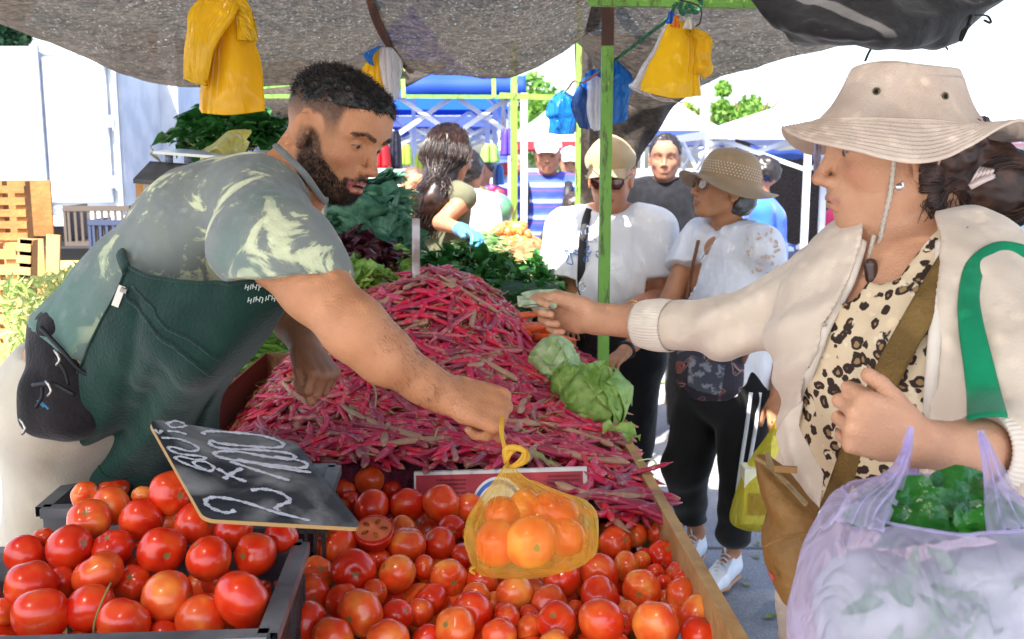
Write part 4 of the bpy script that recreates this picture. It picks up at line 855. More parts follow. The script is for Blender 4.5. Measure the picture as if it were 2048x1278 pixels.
# ================================================================ people: shared builders
def skinmat(name, rough=.5):
    def f(t, vec, src):
        N = t.nodes; L = t.links; n = N.new('ShaderNodeTexNoise'); n.inputs['Scale'].default_value = 28; n.inputs['Detail'].default_value = 5; L.new(vec, n.inputs['Vector'])
        r = N.new('ShaderNodeValToRGB'); e = r.color_ramp.elements; e[0].position = .3; e[0].color = (.86, .80, .78, 1); e[1].position = .7; e[1].color = (1, 1, 1, 1); L.new(n.outputs['Fac'], r.inputs[0])
        m = N.new('ShaderNodeMix'); m.data_type = 'RGBA'; m.blend_type = 'MULTIPLY'; m.inputs[0].default_value = 1; L.new(src, m.inputs[6]); L.new(r.outputs[0], m.inputs[7]); return m.outputs[2]
    return M(name, 'ffffff', rough, .4, attr=True, custom=f, sss=.12, bump=.3, bscale=330, bdet=5)
SKIN = skinmat('skin')
def frame(o, fwd, up):
    x = Vector(fwd).normalized(); z = Vector(up); z = (z-x*z.dot(x)).normalized(); y = z.cross(x)
    m = Matrix((x, y, z)).transposed().to_4x4(); m.translation = Vector(o); return m
def head_prims(T, s=1., fem=0, crown=1., jaw=1., nose=1., mouth=0, old=0):
    R3 = T.to_3x3()
    def L(x, y, z): return T @ Vector((x*s, y*s, z*s))
    def rr(*a): return [q*s for q in a]
    def rot(ax, deg): return R3 @ Matrix.Rotation(R(deg), 3, ax)
    p = [EL(L(-.012, 0, .038-.03*(1-crown)), rr(.097*crown**.3, .076, .084*crown), R3, .02*s),
         EL(L(.028, 0, .022), rr(.062, .064, .072), R3, .03*s),
         EL(L(.028, 0, -.038), rr(.060, .054, .050), R3, .03*s)]
    for q in (-1, 1):
        p += [RC(L(-.002, q*.054, -.045), .014*s, L(.052, q*.024, -.088), .013*s, .03*s), EL(L(.053, q*.040, -.020), rr(.026, .022, .020), R3, .02*s)]
        p += [RC(L(.074, q*.045, .026), .009*s, L(.088, q*.012, .028), .008*s, .018*s)]
    p += [EL(L(.066, 0, -.086), rr(.021*jaw, .024, .019), R3, .025*s), EL(L(.072, 0, -.052), rr(.024, .030, .024), R3, .02*s), EL(L(.070-.02*(1-crown), 0, .055-.09*(1-crown)), rr(.022, .05, .035*crown), R3, .03*s)]
    for q in (-1, 1): p += [EL(L(.096, q*.033, .008), rr(.018, .019, .0135), R3, .014*s, 's')]
    for q in (-1, 1): p += [EL(L(.073, q*.032, .008), rr(.0135, .0155, .0125), R3, .003*s)]
    p += [RC(L(.088, 0, .016), .0075*s, L(.110*nose, 0, -.026), .0095*s, .010*s), EL(L(.112*nose, 0, -.029), rr(.009, .0105, .0085), R3, .006*s)]
    for q in (-1, 1): p += [EL(L(.098, q*.0125, -.033), rr(.0115, .0075, .0085), R3, .006*s), EL(L(.105, q*.007, -.041), rr(.006, .0035, .004), R3, .003*s, 's')]
    mo = mouth*.006
    p += [RC(L(.0945, -.009, -.0565), .0046*s, L(.0945, .009, -.0565), .0046*s, .006*s), RC(L(.088, -.021, -.0605), .003*s, L(.0955, -.009, -.0565), .0045*s, .006*s), RC(L(.088, .021, -.0605), .003*s, L(.0955, .009, -.0565), .0045*s, .006*s),
          RC(L(.092, -.010, -.0675-mo), .0052*s, L(.092, .010, -.0675-mo), .0052*s, .006*s), RC(L(.086, -.020, -.063-mo*.4), .003*s, L(.093, -.010, -.068-mo), .005*s, .006*s), RC(L(.086, .020, -.063-mo*.4), .003*s, L(.093, .010, -.068-mo), .005*s, .006*s)]
    p += [EL(L(.104 if not mouth else .100, 0, -.0622-mo*.45), rr(.011 if not mouth else .016, .019, .0008+mo*.5), R3, .002*s, 's')]
    p += [EL(L(.097, 0, -.078-mo), rr(.006, .014, .004), R3, .008*s, 's')]
    for q in (-1, 1):
        A = R3 @ Matrix.Rotation(R(q*-22), 3, 'Z') @ Matrix.Rotation(R(-8), 3, 'Y')
        p += [EL(L(-.012, q*.079, -.004), rr(.019, .0065, .031), A, .006*s), EL(L(-.004, q*.0795, -.028), rr(.009, .006, .011), A, .006*s),
              EL(L(-.006, q*.086, .000), rr(.0125, .006, .021), A, .004*s, 's'), RC(L(-.016, q*.0835, .010), .0032*s, L(-.012, q*.083, -.014), .003*s, .004*s), EL(L(.004, q*.078, -.006), rr(.006, .005, .008), A, .004*s)]
    return p
def cap(p, a, b):
    a = np.array(a); b = np.array(b); ba = b-a; t = np.clip(((p-a)@ba)/(ba@ba+1e-12), 0, 1); return np.linalg.norm(p-a-t[:, None]*ba, axis=1)
def ss(x, a, b): t = np.clip((x-a)/(b-a), 0, 1); return t*t*(3-2*t)
def browd(q, bz=0):
    z = q*np.array([0, 1, 1]); return np.minimum(cap(z, (0, .013, .0265+bz), (0, .034, .0335+bz)), cap(z, (0, .034, .0335+bz), (0, .053, .0265+bz)))
def head_col(T, s, V, C, lip='a06a5c', brow='2a1d16', iris='2c1a10', blush=.25, look=-.3, openness=.0045, stub=0, beard=0, scalp=None, mouth=0, teeth=False, browz=.0, nost=1.):
    """paints lips, brows, eyes, stubble on the colour attribute of a skin mesh"""
    Ti = np.array(T.inverted()); p = (V@Ti[:3, :3].T+Ti[:3, 3])/s
    near = np.linalg.norm(p, axis=1) < .17
    def mixc(w_, c): 
        c = np.array(hx(c) if isinstance(c, str) else c); w2 = (w_*near)[:, None]; C[:] = C*(1-w2)+c*w2
    q = p.copy(); q[:, 1] = np.abs(q[:, 1]); mo = mouth*.006
    mixc(blush*ss(-np.linalg.norm(q-np.array([.07, .042, -.022]), axis=1), -.03, -.005), 'c0604c')
    mixc(blush*.8*ss(-np.linalg.norm(p-np.array([.112, 0, -.03]), axis=1), -.02, -.006), 'c0604c')
    n = vn(p[:, 0]*500, p[:, 1]*500, p[:, 2]*500)
    if scalp: mixc(ss(p[:, 2]+.012*n*.5, scalp[1], scalp[1]+.03)*ss(-(p[:, 0]-p[:, 2]*.25), -scalp[2]-.01, -scalp[2]+.01)*scalp[3], scalp[0])
    if beard:
        d = np.minimum(cap(q, (.0, .066, -.02), (.03, .058, -.065)), cap(q, (.03, .058, -.065), (.07, .0, -.095)))
        w_ = ss(-d, -.036, -.020)*ss(-(p[:, 2]+.2*(q[:, 0]-.03)), -.035, .0)*ss(q[:, 0], -.02, .004)
        d2 = cap(q, (.098, .004, -.047), (.086, .028, -.062)); w_ = np.maximum(w_, ss(-d2, -.0085, -.005)*.8)
        d3 = cap(q, (.086, .028, -.062), (.08, .02, -.088)); w_ = np.maximum(w_, ss(-d3, -.012, -.006))
        mixc(np.clip(w_*(1+.5*n), 0, 1)*beard, '1c1410')
    lp = np.minimum(cap(q, (.0955, 0, -.0565), (.0955, .009, -.0565)), cap(q, (.0955, .009, -.0565), (.088, .021, -.0605)))
    lp = np.minimum(lp, np.minimum(cap(q, (.093, 0, -.068-mo), (.093, .01, -.068-mo)), cap(q, (.093, .01, -.068-mo), (.086, .02, -.063-mo*.4))))
    mixc(ss(-lp, -.0062, -.0046)*.85, lip)
    w_ = ss(-np.abs(p[:, 2]+.0622+mo*.45), -.0016-mo*.3, -.0006-mo*.2)*ss(-q[:, 1], -.02, -.017)*ss(p[:, 0], .07, .08); mixc(w_, '3a100c' if mouth else '7c3d36')
    if teeth: mixc(ss(-np.abs(p[:, 2]+.0605), -.0022, -.0012)*ss(-q[:, 1], -.013, -.010)*ss(p[:, 0], .076, .08), 'd8d0c4')
    mixc(np.clip(ss(-browd(q, browz), -.0055, -.0015)*(.8+.5*n), 0, .8)*ss(p[:, 0], .04, .05), brow)
    ce = np.array([.073, .032, .008]); e = q-ce; on = ss(-np.linalg.norm(e, axis=1), -.0175, -.0160)*ss(e[:, 0], .003, .006); ez = e[:, 2]-look*.006*0
    zc = -.002; arch = openness*(1-(e[:, 1]/.0135)**2)
    op = ss(arch-np.abs(ez-zc), -.0004, .0006)*on*ss(-np.abs(e[:, 1]), -.013, -.0115); mixc(op, 'a89c94')
    ir = ss(-np.sqrt(e[:, 1]**2+(ez-zc-look*.004)**2), -.0062, -.0052)*op; mixc(ir, iris)
    lid = ss(-np.abs(ez-zc-arch), -.0013, -.0005)*on*ss(-np.abs(e[:, 1]), -.0145, -.0125); mixc(lid*.85, '20120c')
    for sg_ in (1,): mixc(ss(-np.linalg.norm(q-np.array([.106, .007, -.0405]), axis=1), -.0048, -.003)*nost, '401c14')
    return C
def hand_prims(w_, F, N, curl=((.3, .5, .4),)*4, thumb=(.5, .5), s=1., side=None, spread=.12, tseg=None):
    """w_ wrist, F towards the knuckles, N out of the back of the hand, side towards the thumb"""
    F = Vector(F).normalized(); N = Vector(N); N = (N-F*N.dot(F)).normalized(); S_ = F.cross(N) if side is None else Vector(side)
    S_ = (S_-F*S_.dot(F)-N*S_.dot(N)).normalized(); w_ = Vector(w_); p = []
    def pt(f, sd, n): return w_+(F*f+S_*sd+N*n)*s
    p += [FC(pt(-.01, 0, 0), (.027*s, .020*s), pt(.035, 0, -.002), (.036*s, .018*s), S_, .012*s), FC(pt(.035, 0, -.002), (.036*s, .018*s), pt(.082, .001, 0), (.040*s, .0135*s), S_, .012*s)]
    ks = [(.092, .030, .030), (.096, .010, .046), (.090, -.011, .042), (.080, -.030, .034)]
    for i, (kf, kd, _) in enumerate(ks):
        L_ = (.074, .081, .075, .060)[i]; r0 = (.0098, .0102, .0096, .0084)[i]; k = pt(kf, kd, .001)
        c = curl[i]; ang = 0; d0 = (F+S_*(.5-i*.33)*spread).normalized(); p.append(RC(pt(.05, kd*.9, .002), r0*s*1.05, k, r0*s*1.12, .010*s))
        a = k; r_ = r0*s
        for sg_, (fr_, cc) in enumerate(zip((.46, .30, .24), c)):
            ang += cc; dr = d0*math.cos(ang)-N*math.sin(ang); b = a+dr*L_*fr_*s; p.append(RC(a, r_, b, r_*.90, .0022*s if sg_ else .004*s)); a = b; r_ *= .92
    t0 = pt(.022, .024, -.006)
    if tseg is None: tseg = [(.035, .030, -.010), (.030, .010, -.006), (.024, .004, -.004)]
    a = t0; r_ = .0150*s
    for i, (f, sd, n) in enumerate(tseg):
        b = a+(F*f+S_*sd+N*n)*s; p.append(RC(a, r_, b, r_*(.80 if i == 0 else .9), (.014 if i == 0 else .003)*s)); a = b; r_ *= (.80 if i == 0 else .9)
    return p
HAIRN = [0]
def hairmat(name, c1, c2, rough=.38):
    return M(name, c1, rough, .5, col2=c2, nscale=40, coords='Object', sheen=0)
def strands(name, roots, dirs, length, mat, parent, curl=.3, droop=.3, r=.0006, seg=4, seed=0, ups=None, clump=0, widthvar=.4, flatn=3):
    """each hair a thin tapering three-sided tube; roots, dirs: arrays"""
    rg = np.random.RandomState(seed); n = len(roots); P0 = np.array(roots, float); D = np.array(dirs, float); D /= np.linalg.norm(D, axis=1, keepdims=True)+1e-9
    L_ = np.broadcast_to(length, (n,))*rg.uniform(1-widthvar, 1+widthvar, n); bend = rg.normal(size=(n, 3))*curl; g = np.array([0, 0, -droop])
    pts = [P0]; d = D.copy()
    for i in range(seg):
        d = d+(bend+g)/seg; d /= np.linalg.norm(d, axis=1, keepdims=True); pts.append(pts[-1]+d*(L_/seg)[:, None])
    pts = np.stack(pts, 1); V = []; m = seg+1
    t = np.gradient(pts, axis=1); t /= np.linalg.norm(t, axis=2, keepdims=True)+1e-9; ref = rg.normal(size=(n, 1, 3)); x = np.cross(t, ref); x /= np.linalg.norm(x, axis=2, keepdims=True)+1e-9; y = np.cross(t, x)
    rad = r*np.linspace(1, .25, m)[None, :, None]
    ring = [pts+x*math.cos(a)*rad+y*math.sin(a)*rad for a in (0, 2.094, 4.189)]
    V = np.stack(ring, 2).reshape(-1, 3); base = (np.arange(n)*m*3)[:, None, None]; i = np.arange(seg)[None, :, None]*3; j = np.arange(3)[None, None, :]
    a = base+i+j; b = base+i+(j+1) % 3; F = np.stack([a, b, b+3, a+3], -1).reshape(-1, 4)
    return mesh(name, V, F, mat, parent, True)
def surf_pts(V, F, n, sel, seed=0):
    rg = np.random.RandomState(seed); N = normals(V, F); ids = np.nonzero(sel(V, N))[0]; k = ids[rg.randint(0, len(ids), n)]; return V[k]+rg.normal(size=(n, 3))*.0012, N[k]
def offs(prims, d):                     # the same shape grown by d
    out = []
    for p in prims:
        q = dict(p)
        if p['t'] == 'e': q['r'] = p['r']+d
        elif p['t'] == 'c': q['ra'] = p['ra']+d; q['rb'] = p['rb']+d
        else: q['ra'] = (p['ra'][0]+d, p['ra'][1]+d); q['rb'] = (p['rb'][0]+d, p['rb'][1]+d)
        q['lo'] = p['lo']-d; q['hi'] = p['hi']+d; out.append(q)
    return out
def clip(*planes):                      # keep what lies on the side the normals point away from: list of (point, normal)
    pl = [(np.array(p[:]), np.array(Vector(n).normalized()[:])) for p, n in planes]
    def f(X, Y, Z, d):
        for p, n in pl: d = np.maximum(d, (X-p[0])*n[0]+(Y-p[1])*n[1]+(Z-p[2])*n[2])
        return d
    return f
def folds(amp, s, stretch=(1, 1, 1), amp2=None):
    st = np.array(stretch)
    def f(V, n): return amp*fbm(V*st, s, 2)+(amp2 or amp*.4)*np.abs(fbm(V*st, s*2.3, 2))
    return f
def cloth(name, c, c2=None, **k):
    k.setdefault('rough', .85); k.setdefault('spec', .2); k.setdefault('bump', .15); k.setdefault('bscale', 240); k.setdefault('sheen', .15)
    return M(name, c, col2=c2, **k)
def figure(name, label, pos, yaw, H=1.62, girth=1., skin='b98058', shirt=None, sleeve=.5, pants=None, short=0, shoes='dcdcdc', hair=None, hairlen='short', hat=None, elL=None, wrL=None, elR=None, wrR=None, lean=0, h=.009, cat='person', group=None, headyaw=0, headpitch=0, vneck=0, face=None, beard=0, hatfn=None, legs=True, hips=1., legpts=None, crown=0):
    """a standing person of the middle or far distance; joints in the frame x forward, y left"""
    Tm = Matrix.Translation(Vector(pos)) @ Matrix.Rotation(R(yaw), 4, 'Z'); r_ = empty(name, pos, label, cat, group); g = girth; k = H/1.65
    def W(x, y, z): return Tm @ Vector((x, y, z))
    lx = lean; hip = .86*k; sh = 1.36*k; sw = .165*k*(.85+.15*g)
    sd = Tm.to_3x3() @ Vector((0, 1, 0))
    up = Tm.to_3x3()
    pr = [FC(W(0, 0, hip), (.15*g*k*hips, .105*g*k), W(lx*.4, 0, 1.08*k), (.135*g*k, .10*g*k), sd, .06), FC(W(lx*.4, 0, 1.08*k), (.14*g*k, .105*g*k), W(lx, 0, 1.29*k), (.145*k*g**.6, .105*k*g**.6), sd, .06)]
    ch = [RC(W(lx, .07*k, 1.37*k), .055*k*g**.4, W(lx, sw, sh-.01), .052*k*g**.4, .04), RC(W(lx, -.07*k, 1.37*k), .055*k*g**.4, W(lx, -sw, sh-.01), .052*k*g**.4, .04)]
    ST = Vector((lx, sw, sh-.02)); SR = Vector((lx, -sw, sh-.02)); arms = []; tips = []
    for q, el, wr in ((1, elL, wrL), (-1, elR, wrR)):
        S0 = Vector((lx, q*sw, sh-.02)); e = Vector(el) if el else S0+Vector((-.02, q*.06*g, -.28*k)); w_ = Vector(wr) if wr else e+Vector((.08, 0, -.24*k))
        arms.append((W(*S0), W(*e), W(*w_)))
    body = list(pr)+list(ch); ga = g**.6
    for a, b, c in arms: body += [RC(a, .047*k*ga, b, .037*k*ga, .02), RC(b, .037*k*ga, c, .024*k*ga, .012)]; body += hand_prims(c, (c-b), up @ Vector((.3, 0, .8)), curl=((.4, .5, .4),)*4, s=.92*k)
    lg = []
    for q in (1, -1):
        a, b, c = W(0, q*.085*k, hip-.02), W(.01, q*.095*k, .46*k), W(-.02, q*.10*k, .08*k); lg += [RC(a, .088*k*g**.7, b, .055*k*g**.6, .03), RC(b, .055*k*g**.6, c, .034*k, .02)]
        if legs: body += lg[-2:]+[RC(c, .034*k, W(.11*k, q*.11*k, .035), .03*k, .02)]
    if legpts:
        for a, b, c, t in legpts: body += [RC(a, .085, b, .052, .03), RC(b, .050, c, .033, .02), RC(c, .031, t, .018, .02)]
    neck0 = W(lx, 0, 1.38*k); hc = W(lx+.035*k, 0, 1.525*k); body += [RC(neck0, .052*k, hc-Vector((0, 0, .05*k)), .050*k, .03)]
    T = Matrix.Translation(hc) @ Tm.to_3x3().to_4x4() @ Matrix.Rotation(R(headyaw), 4, 'Z') @ Matrix.Rotation(R(headpitch), 4, 'Y'); body += head_prims(T, k, crown=.8 if hatfn or crown else 1.)
    fc = dict(blush=.12, openness=.0028, nost=.35); fc.update(face or {})
    def cf(V):
        C = np.tile(np.array(hx(skin)), (len(V), 1)); return head_col(T, k, V, C, beard=beard, **fc)
    V, F = sdf(body, h); V = relax(V, F, 1); mesh('body', V, F, SKIN, r_, True, cols=cf(V))
    up_ = up @ Vector((0, 0, 1))
    if shirt:
        sp = offs(pr+ch, .012); pl = [(W(0, 0, hip-.10), Vector((0, 0, -1))), (W(lx, 0, 1.435*k), Vector((0, 0, 1)))]
        for a, b, c in arms:
            if sleeve <= 0: continue
            e = a.lerp(b, min(1, sleeve*1.6)); sp += [RC(a, .062*k*ga, e, (.054 if sleeve < .7 else .05)*k*ga, .02)]
            if sleeve > .7: sp += [RC(b, .05*k*ga, b.lerp(c, (sleeve-.6)*2.2), .036*k*ga, .02)]
        nb = [EL(W(lx+.03, 0, 1.47*k), (.075*k, .06*k, .07*k), None, .01, 's')]
        if vneck: nb.append(RC(W(lx+.13, 0, 1.42*k), .045*k, W(lx+.16, 0, 1.42*k-vneck), .01, .01, 's'))
        solid('shirt', sp+nb, h, shirt, r_, clip(*pl), disp=folds(.006, 9), it=1)
    if pants:
        pp = offs(pr[:1], .016)
        for i in (0, 2):
            a, b = lg[i], lg[i+1]; a2 = dict(offs([a], .014)[0]); pp.append(a2)
            if not short: b2 = offs([b], .016)[0]; b2['rb'] = .052*k; pp.append(b2)
        pp = [x for x in pp]; pl = [(W(0, 0, hip+.10*k), Vector((0, 0, 1))), (W(0, 0, (.44 if short else .09)*k), Vector((0, 0, -1)))]
        solid('trousers', pp, h, pants, r_, clip(*pl), disp=folds(.005, 10))
        if legs:
            for q in (1, -1): solid('shoe', [RC(W(-.035, q*.105*k, .045), .042, W(.11*k, q*.115*k, .036), .036, .02), FC(W(-.03, q*.105*k, .012), (.04, .015), W(.12*k, q*.115*k, .012), (.04, .015), sd, .01)], .007, M('shoe_'+shoes, shoes, .5), r_)
    if hair:
        hm = hairmat('hair_'+hair, hair, hair)
        def L(x, y, z): return T @ (Vector((x, y, z))*k)
        hp = [EL(L(-.014, 0, .050), [x*k for x in (.105, .085, .088)], T.to_3x3(), .02)]
        cutp = [(L(.080, 0, .078), T.to_3x3() @ Vector((1, 0, -1.2)))]
        if hairlen == 'short': cutp.append((L(0, 0, -.03), T.to_3x3() @ Vector((.6, 0, -1))))
        else:
            hp += [RC(L(-.03, .05, .0), .05*k, L(-.07, .05, -.22), .035*k, .04), RC(L(-.03, -.05, .0), .05*k, L(-.07, -.05, -.22), .035*k, .04), RC(L(-.05, 0, 0), .06*k, L(-.09, 0, -.24), .04*k, .04)]
        solid('hair', hp, h*.8, hm, r_, clip(*cutp), disp=folds(.006, 40))
    if hatfn: hatfn(T, k, r_)
    return r_, T, arms
def cap_hat(col, brim=.07, bucket=False, logo=None):
    mt = cloth('hat_'+col, col)
    def f(T, k, r_):
        R3 = T.to_3x3()
        def L(x, y, z): return T @ (Vector((x, y, z))*k)
        if bucket:
            V = []; n = 40
            prof = [(.001, .150), (.05, .148), (.078, .140), (.090, .10), (.098, .062), (.125, .045), (.15, .03), (.148, .026), (.12, .040), (.095, .056)]
            A = np.array([[tuple(L(-.005+r*math.cos(a)*1.12, r*math.sin(a), z)) for a in np.linspace(0, 2*math.pi, n, endpoint=False)] for r, z in prof])
            o = mesh('hat', A.reshape(-1, 3), grid_faces(len(prof), n, True), mt, r_)
        else:
            o = solid('hat', [EL(L(-.012, 0, .055), [x*k for x in (.107, .088, .095)], R3, .01)], .007, mt, r_, clip((L(0, 0, .055), R3 @ Vector((-.1, 0, -1)))), disp=folds(.003, 20))
            G = [[L(.05+brim*t+.04, y*(1-.25*t*t), .058-.03*t-.35*abs(y)*abs(y)*4) for y in (-.07, -.035, 0, .035, .07)] for t in (0, .5, 1)]
            sheet('peak', G, mt, o, 10, 16, .004)
        return o
    return f
def proj(X, Y, Z):
    dz = Z-CAMZ; d = Y*_c-dz*_s; y = Y*_s+dz*_c; return W0/2+X/d*FPX, H0/2-y/d*FPX, d
def ray(prims, u, v, dmin=.5, dmax=6, off=0):
    """depth at which the line of sight first meets a shape"""
    d = dmin
    for _ in range(90):
        p = P(u, v, d); X, Y, Z = (np.array([c]) for c in p); f = 1.0
        for q in prims:
            if q['op'] == 'u': f = min(f, float(_ev(q, X, Y, Z)[0]))
        if f < .0006+off or d > dmax: break
        d += max(f-off, .0004)*.8
    return d
def on(prims, pts, off=.004, **k): return [P(u, v, ray(prims, u, v, **k)-off) for u, v in pts]
def ribbon(name, pts, width, mat, parent, thick=.002, n=40, nrm=None, wfn=None):
    """flat strap through pts; nrm = outward direction"""
    c = spl(pts, n); G = []
    for i, p in enumerate(c):
        t = (c[min(i+1, n-1)]-c[max(i-1, 0)]).normalized(); nn = Vector(nrm) if nrm else (Vector((0, 0, CAMZ))-p); nn = (nn-t*nn.dot(t)).normalized(); s_ = t.cross(nn); w_ = width*(wfn(i/(n-1)) if wfn else 1)
        G.append([p-s_*w_/2-nn*thick*.5, p-s_*w_/4+nn*thick*.3, p+nn*thick*.5, p+s_*w_/4+nn*thick*.3, p+s_*w_/2-nn*thick*.5])
    return sheet(name, G, mat, parent, n, 9, thick)
def loft(name, rows, mat, parent=None, n=64, nu=70, disp=None, power=2.0, caps=True, cols=None):
    """closed bag-like body: rows of (v, uL, uR, depth, half thickness)"""
    rw = cr(np.array(rows, float), nu); a = np.linspace(0, 2*math.pi, n, endpoint=False); A = np.zeros((nu, n, 3))
    for i, (v, uL, uR, d, th) in enumerate(rw):
        c = np.array(P((uL+uR)/2, v, d)); rx = abs(uR-uL)/2*d/FPX; ca = np.cos(a); sa = np.sin(a)
        ca = np.sign(ca)*np.abs(ca)**(2/power); sa = np.sign(sa)*np.abs(sa)**(2/power)
        A[i, :, 0] = c[0]+rx*ca; A[i, :, 1] = c[1]-max(th, .001)*sa; A[i, :, 2] = c[2]
    if disp: A = disp(A, a)
    V = A.reshape(-1, 3); F = grid_faces(nu, n, True)[:, ::-1]
    if caps:
        V = np.concatenate([V, A[0].mean(0)[None], A[-1].mean(0)[None]]); t = nu*n; j = np.arange(n); j2 = (j+1) % n
        F = np.concatenate([F, np.stack([j, j2, j*0+t, j*0+t], 1), np.stack([(nu-1)*n+j2, (nu-1)*n+j, j*0+t+1, j*0+t+1], 1)])
        F = [tuple(dict.fromkeys(f.tolist())) for f in F]
    return mesh(name, V, F, mat, parent, True)
# ================================================================ the vendor (left)
man = empty('person', P(130, 900, 2.0), 'bearded young vendor in tie-dyed tee and dark green apron leaning over the beans', 'person'); man.location.z = 0
HS = 1.0
hc_m = P(667, 271, 1.87)
yaw_m, pit_m, rol_m = R(-30), R(22), R(-8)
T_m = Matrix.Translation(hc_m) @ Matrix.Rotation(yaw_m, 4, 'Z') @ Matrix.Rotation(pit_m, 4, 'Y') @ Matrix.Rotation(rol_m, 4, 'X')
sd_m = Vector((.15, 1, 0)).normalized()
hipm, belly, chest, neckb = P(225, 695, 1.95), P(328, 578, 1.93), P(440, 460, 1.90), P(585, 372, 1.88)
sR = P(532, 488, 1.62); eR = P(711, 658, 1.50); wR_ = P(886, 786, 1.58)
sL = P(560, 440, 2.1); eL = P(565, 600, 2.12); wL_ = P(608, 688, 2.02)
pelv = P(175, 790, 1.98)
torso = [FC(pelv, (.19, .13), hipm, (.175, .115), sd_m, .05), FC(hipm, (.175, .115), belly, (.17, .115), sd_m, .05), FC(belly, (.17, .115), chest, (.175, .112), sd_m, .05), FC(chest, (.175, .112), P(520, 415, 1.88), (.16, .085), sd_m, .05)]
shl = [RC(P(520, 410, 1.75), .065, sR, .060, .05), RC(P(540, 400, 2.0), .07, sL, .066, .05)]
armR = [RC(sR, .056, P(628, 574, 1.53), .049, .03), RC(P(628, 574, 1.53), .049, eR, .046, .03), RC(eR, .044, P(768, 710, 1.52), .0425, .03), RC(P(768, 710, 1.52), .0425, P(845, 764, 1.56), .031, .02), FC(P(845, 764, 1.56), (.031, .029), wR_, (.032, .026), (0, 0, 1), .02)]
armL = [RC(sL, .06, eL, .045, .03), RC(eL, .045, P(585, 640, 2.08), .042, .03), RC(P(585, 640, 2.08), .042, wL_, .031, .02)]
hnR = hand_prims(wR_, P(985, 818, 1.60)-wR_, (-.25, -.55, .75), curl=((1.35, 1.3, .9), (1.4, 1.4, .9), (1.45, 1.4, .9), (1.5, 1.3, .9)), s=1.10, side=(.25, .75, .5), spread=.0, tseg=[(.045, .006, -.03), (.03, -.012, -.02), (.02, -.01, -.012)])
hnL = hand_prims(wL_, P(640, 735, 1.98)-wL_, (.55, -.3, .5), curl=((1.2, 1.3, .9),)*4, s=1.05, side=(-.6, -.75, -.2), spread=.0, tseg=[(.04, .01, -.012), (.028, -.012, -.018), (.02, -.008, -.014)])
neck = [RC(neckb, .068, hc_m+T_m.to_3x3() @ Vector((-.035, 0, -.055)), .062, .04)]
legs = [RC(P(150, 800, 1.98), .10, P(120, 1250, 2.2), .09, .05), RC(P(170, 800, 2.12), .10, P(150, 1250, 2.32), .09, .05)]
for i, (a, b) in enumerate(((P(120, 1250, 2.2), -.6), (P(150, 1250, 2.32), -.6))): legs += [RC(a, .085, (a.x+.03, a.y+.02, .08), .04, .03), RC((a.x+.03, a.y+.02, .08), .04, (a.x+.15, a.y, .04), .035, .02)]
mhead = head_prims(T_m, HS, mouth=1)
skp = torso+shl+armR+armL+neck+legs+mhead+hnR+hnL
def mcol(V):
    base = np.array(hx('c48a62')); C = np.tile(base, (len(V), 1)); n = fbm(V, 9, 3)[:, None]; C = C*(1+.05*n)
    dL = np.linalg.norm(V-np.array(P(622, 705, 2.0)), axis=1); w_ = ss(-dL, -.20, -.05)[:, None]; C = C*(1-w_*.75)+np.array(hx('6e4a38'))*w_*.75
    Ti = np.array(T_m.inverted()); p = (V@Ti[:3, :3].T+Ti[:3, 3])/HS
    # close-cropped sides
    n2 = vn(V[:, 0]*600, V[:, 1]*600, V[:, 2]*600)
    near = np.linalg.norm(p, axis=1) < .16
    front = .052+.0*p[:, 2]
    w_ = ss(p[:, 2]+.25*np.maximum(-p[:, 0]-.02, 0), -.012, .05)*ss(-(p[:, 0]), -.060, -.046)*near
    ear = ss(-np.linalg.norm((np.abs(p)-np.array([.012, .082, .0]))*np.array([1, 1, .65]), axis=1), -.026, -.020); w_ = w_*(1-ear); w_ = np.clip(w_*(1+.18*n2), 0, 1)[:, None]
    C = C*(1-w_*.86)+np.array(hx('2b211b'))*w_*.86
    C = head_col(T_m, HS, V, C, lip='b0565a', brow='1b120e', blush=.25, look=-.7, openness=.0030, beard=.82, mouth=1, teeth=True)
    return C
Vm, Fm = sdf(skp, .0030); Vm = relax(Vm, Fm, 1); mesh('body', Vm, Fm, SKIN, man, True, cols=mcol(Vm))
HMAN = hairmat('vendor_hair', '0e0b0b', '221a17', .45)
Tin = np.array(T_m.inverted())
def loc_m(V): return (V@Tin[:3, :3].T+Tin[:3, 3])/HS
def Lm(x, y, z): return T_m @ (Vector((x, y, z))*HS)
R3m = T_m.to_3x3()
hp = [EL(Lm(-.012, 0, .047), [x*HS for x in (.099, .075, .079)], R3m, .02), EL(Lm(.045, 0, .075), [x*HS for x in (.050, .060, .031)], R3m, .03)]
Vh, Fh = sdf(hp, .003, clip((Lm(0, 0, .052), R3m @ Vector((.25, 0, -1))), (Lm(.094, 0, .08), R3m @ Vector((1, 0, .1)))))
Vh = relax(Vh, Fh, 2); nh = normals(Vh, Fh); cell = fbm(Vh, 60, 3); Vh = Vh+nh*(.0035*cell)[:, None]
ho = mesh('hair', Vh, Fh, HMAN, man)
rt, dn = surf_pts(Vh, Fh, 5200, lambda V, N: (loc_m(V)[:, 2] > .045), 1); strands('hair_curls', rt, dn+np.random.RandomState(2).normal(size=rt.shape)*.8, .010, HMAN, ho, 1.4, .0, .0006, 4, 2)
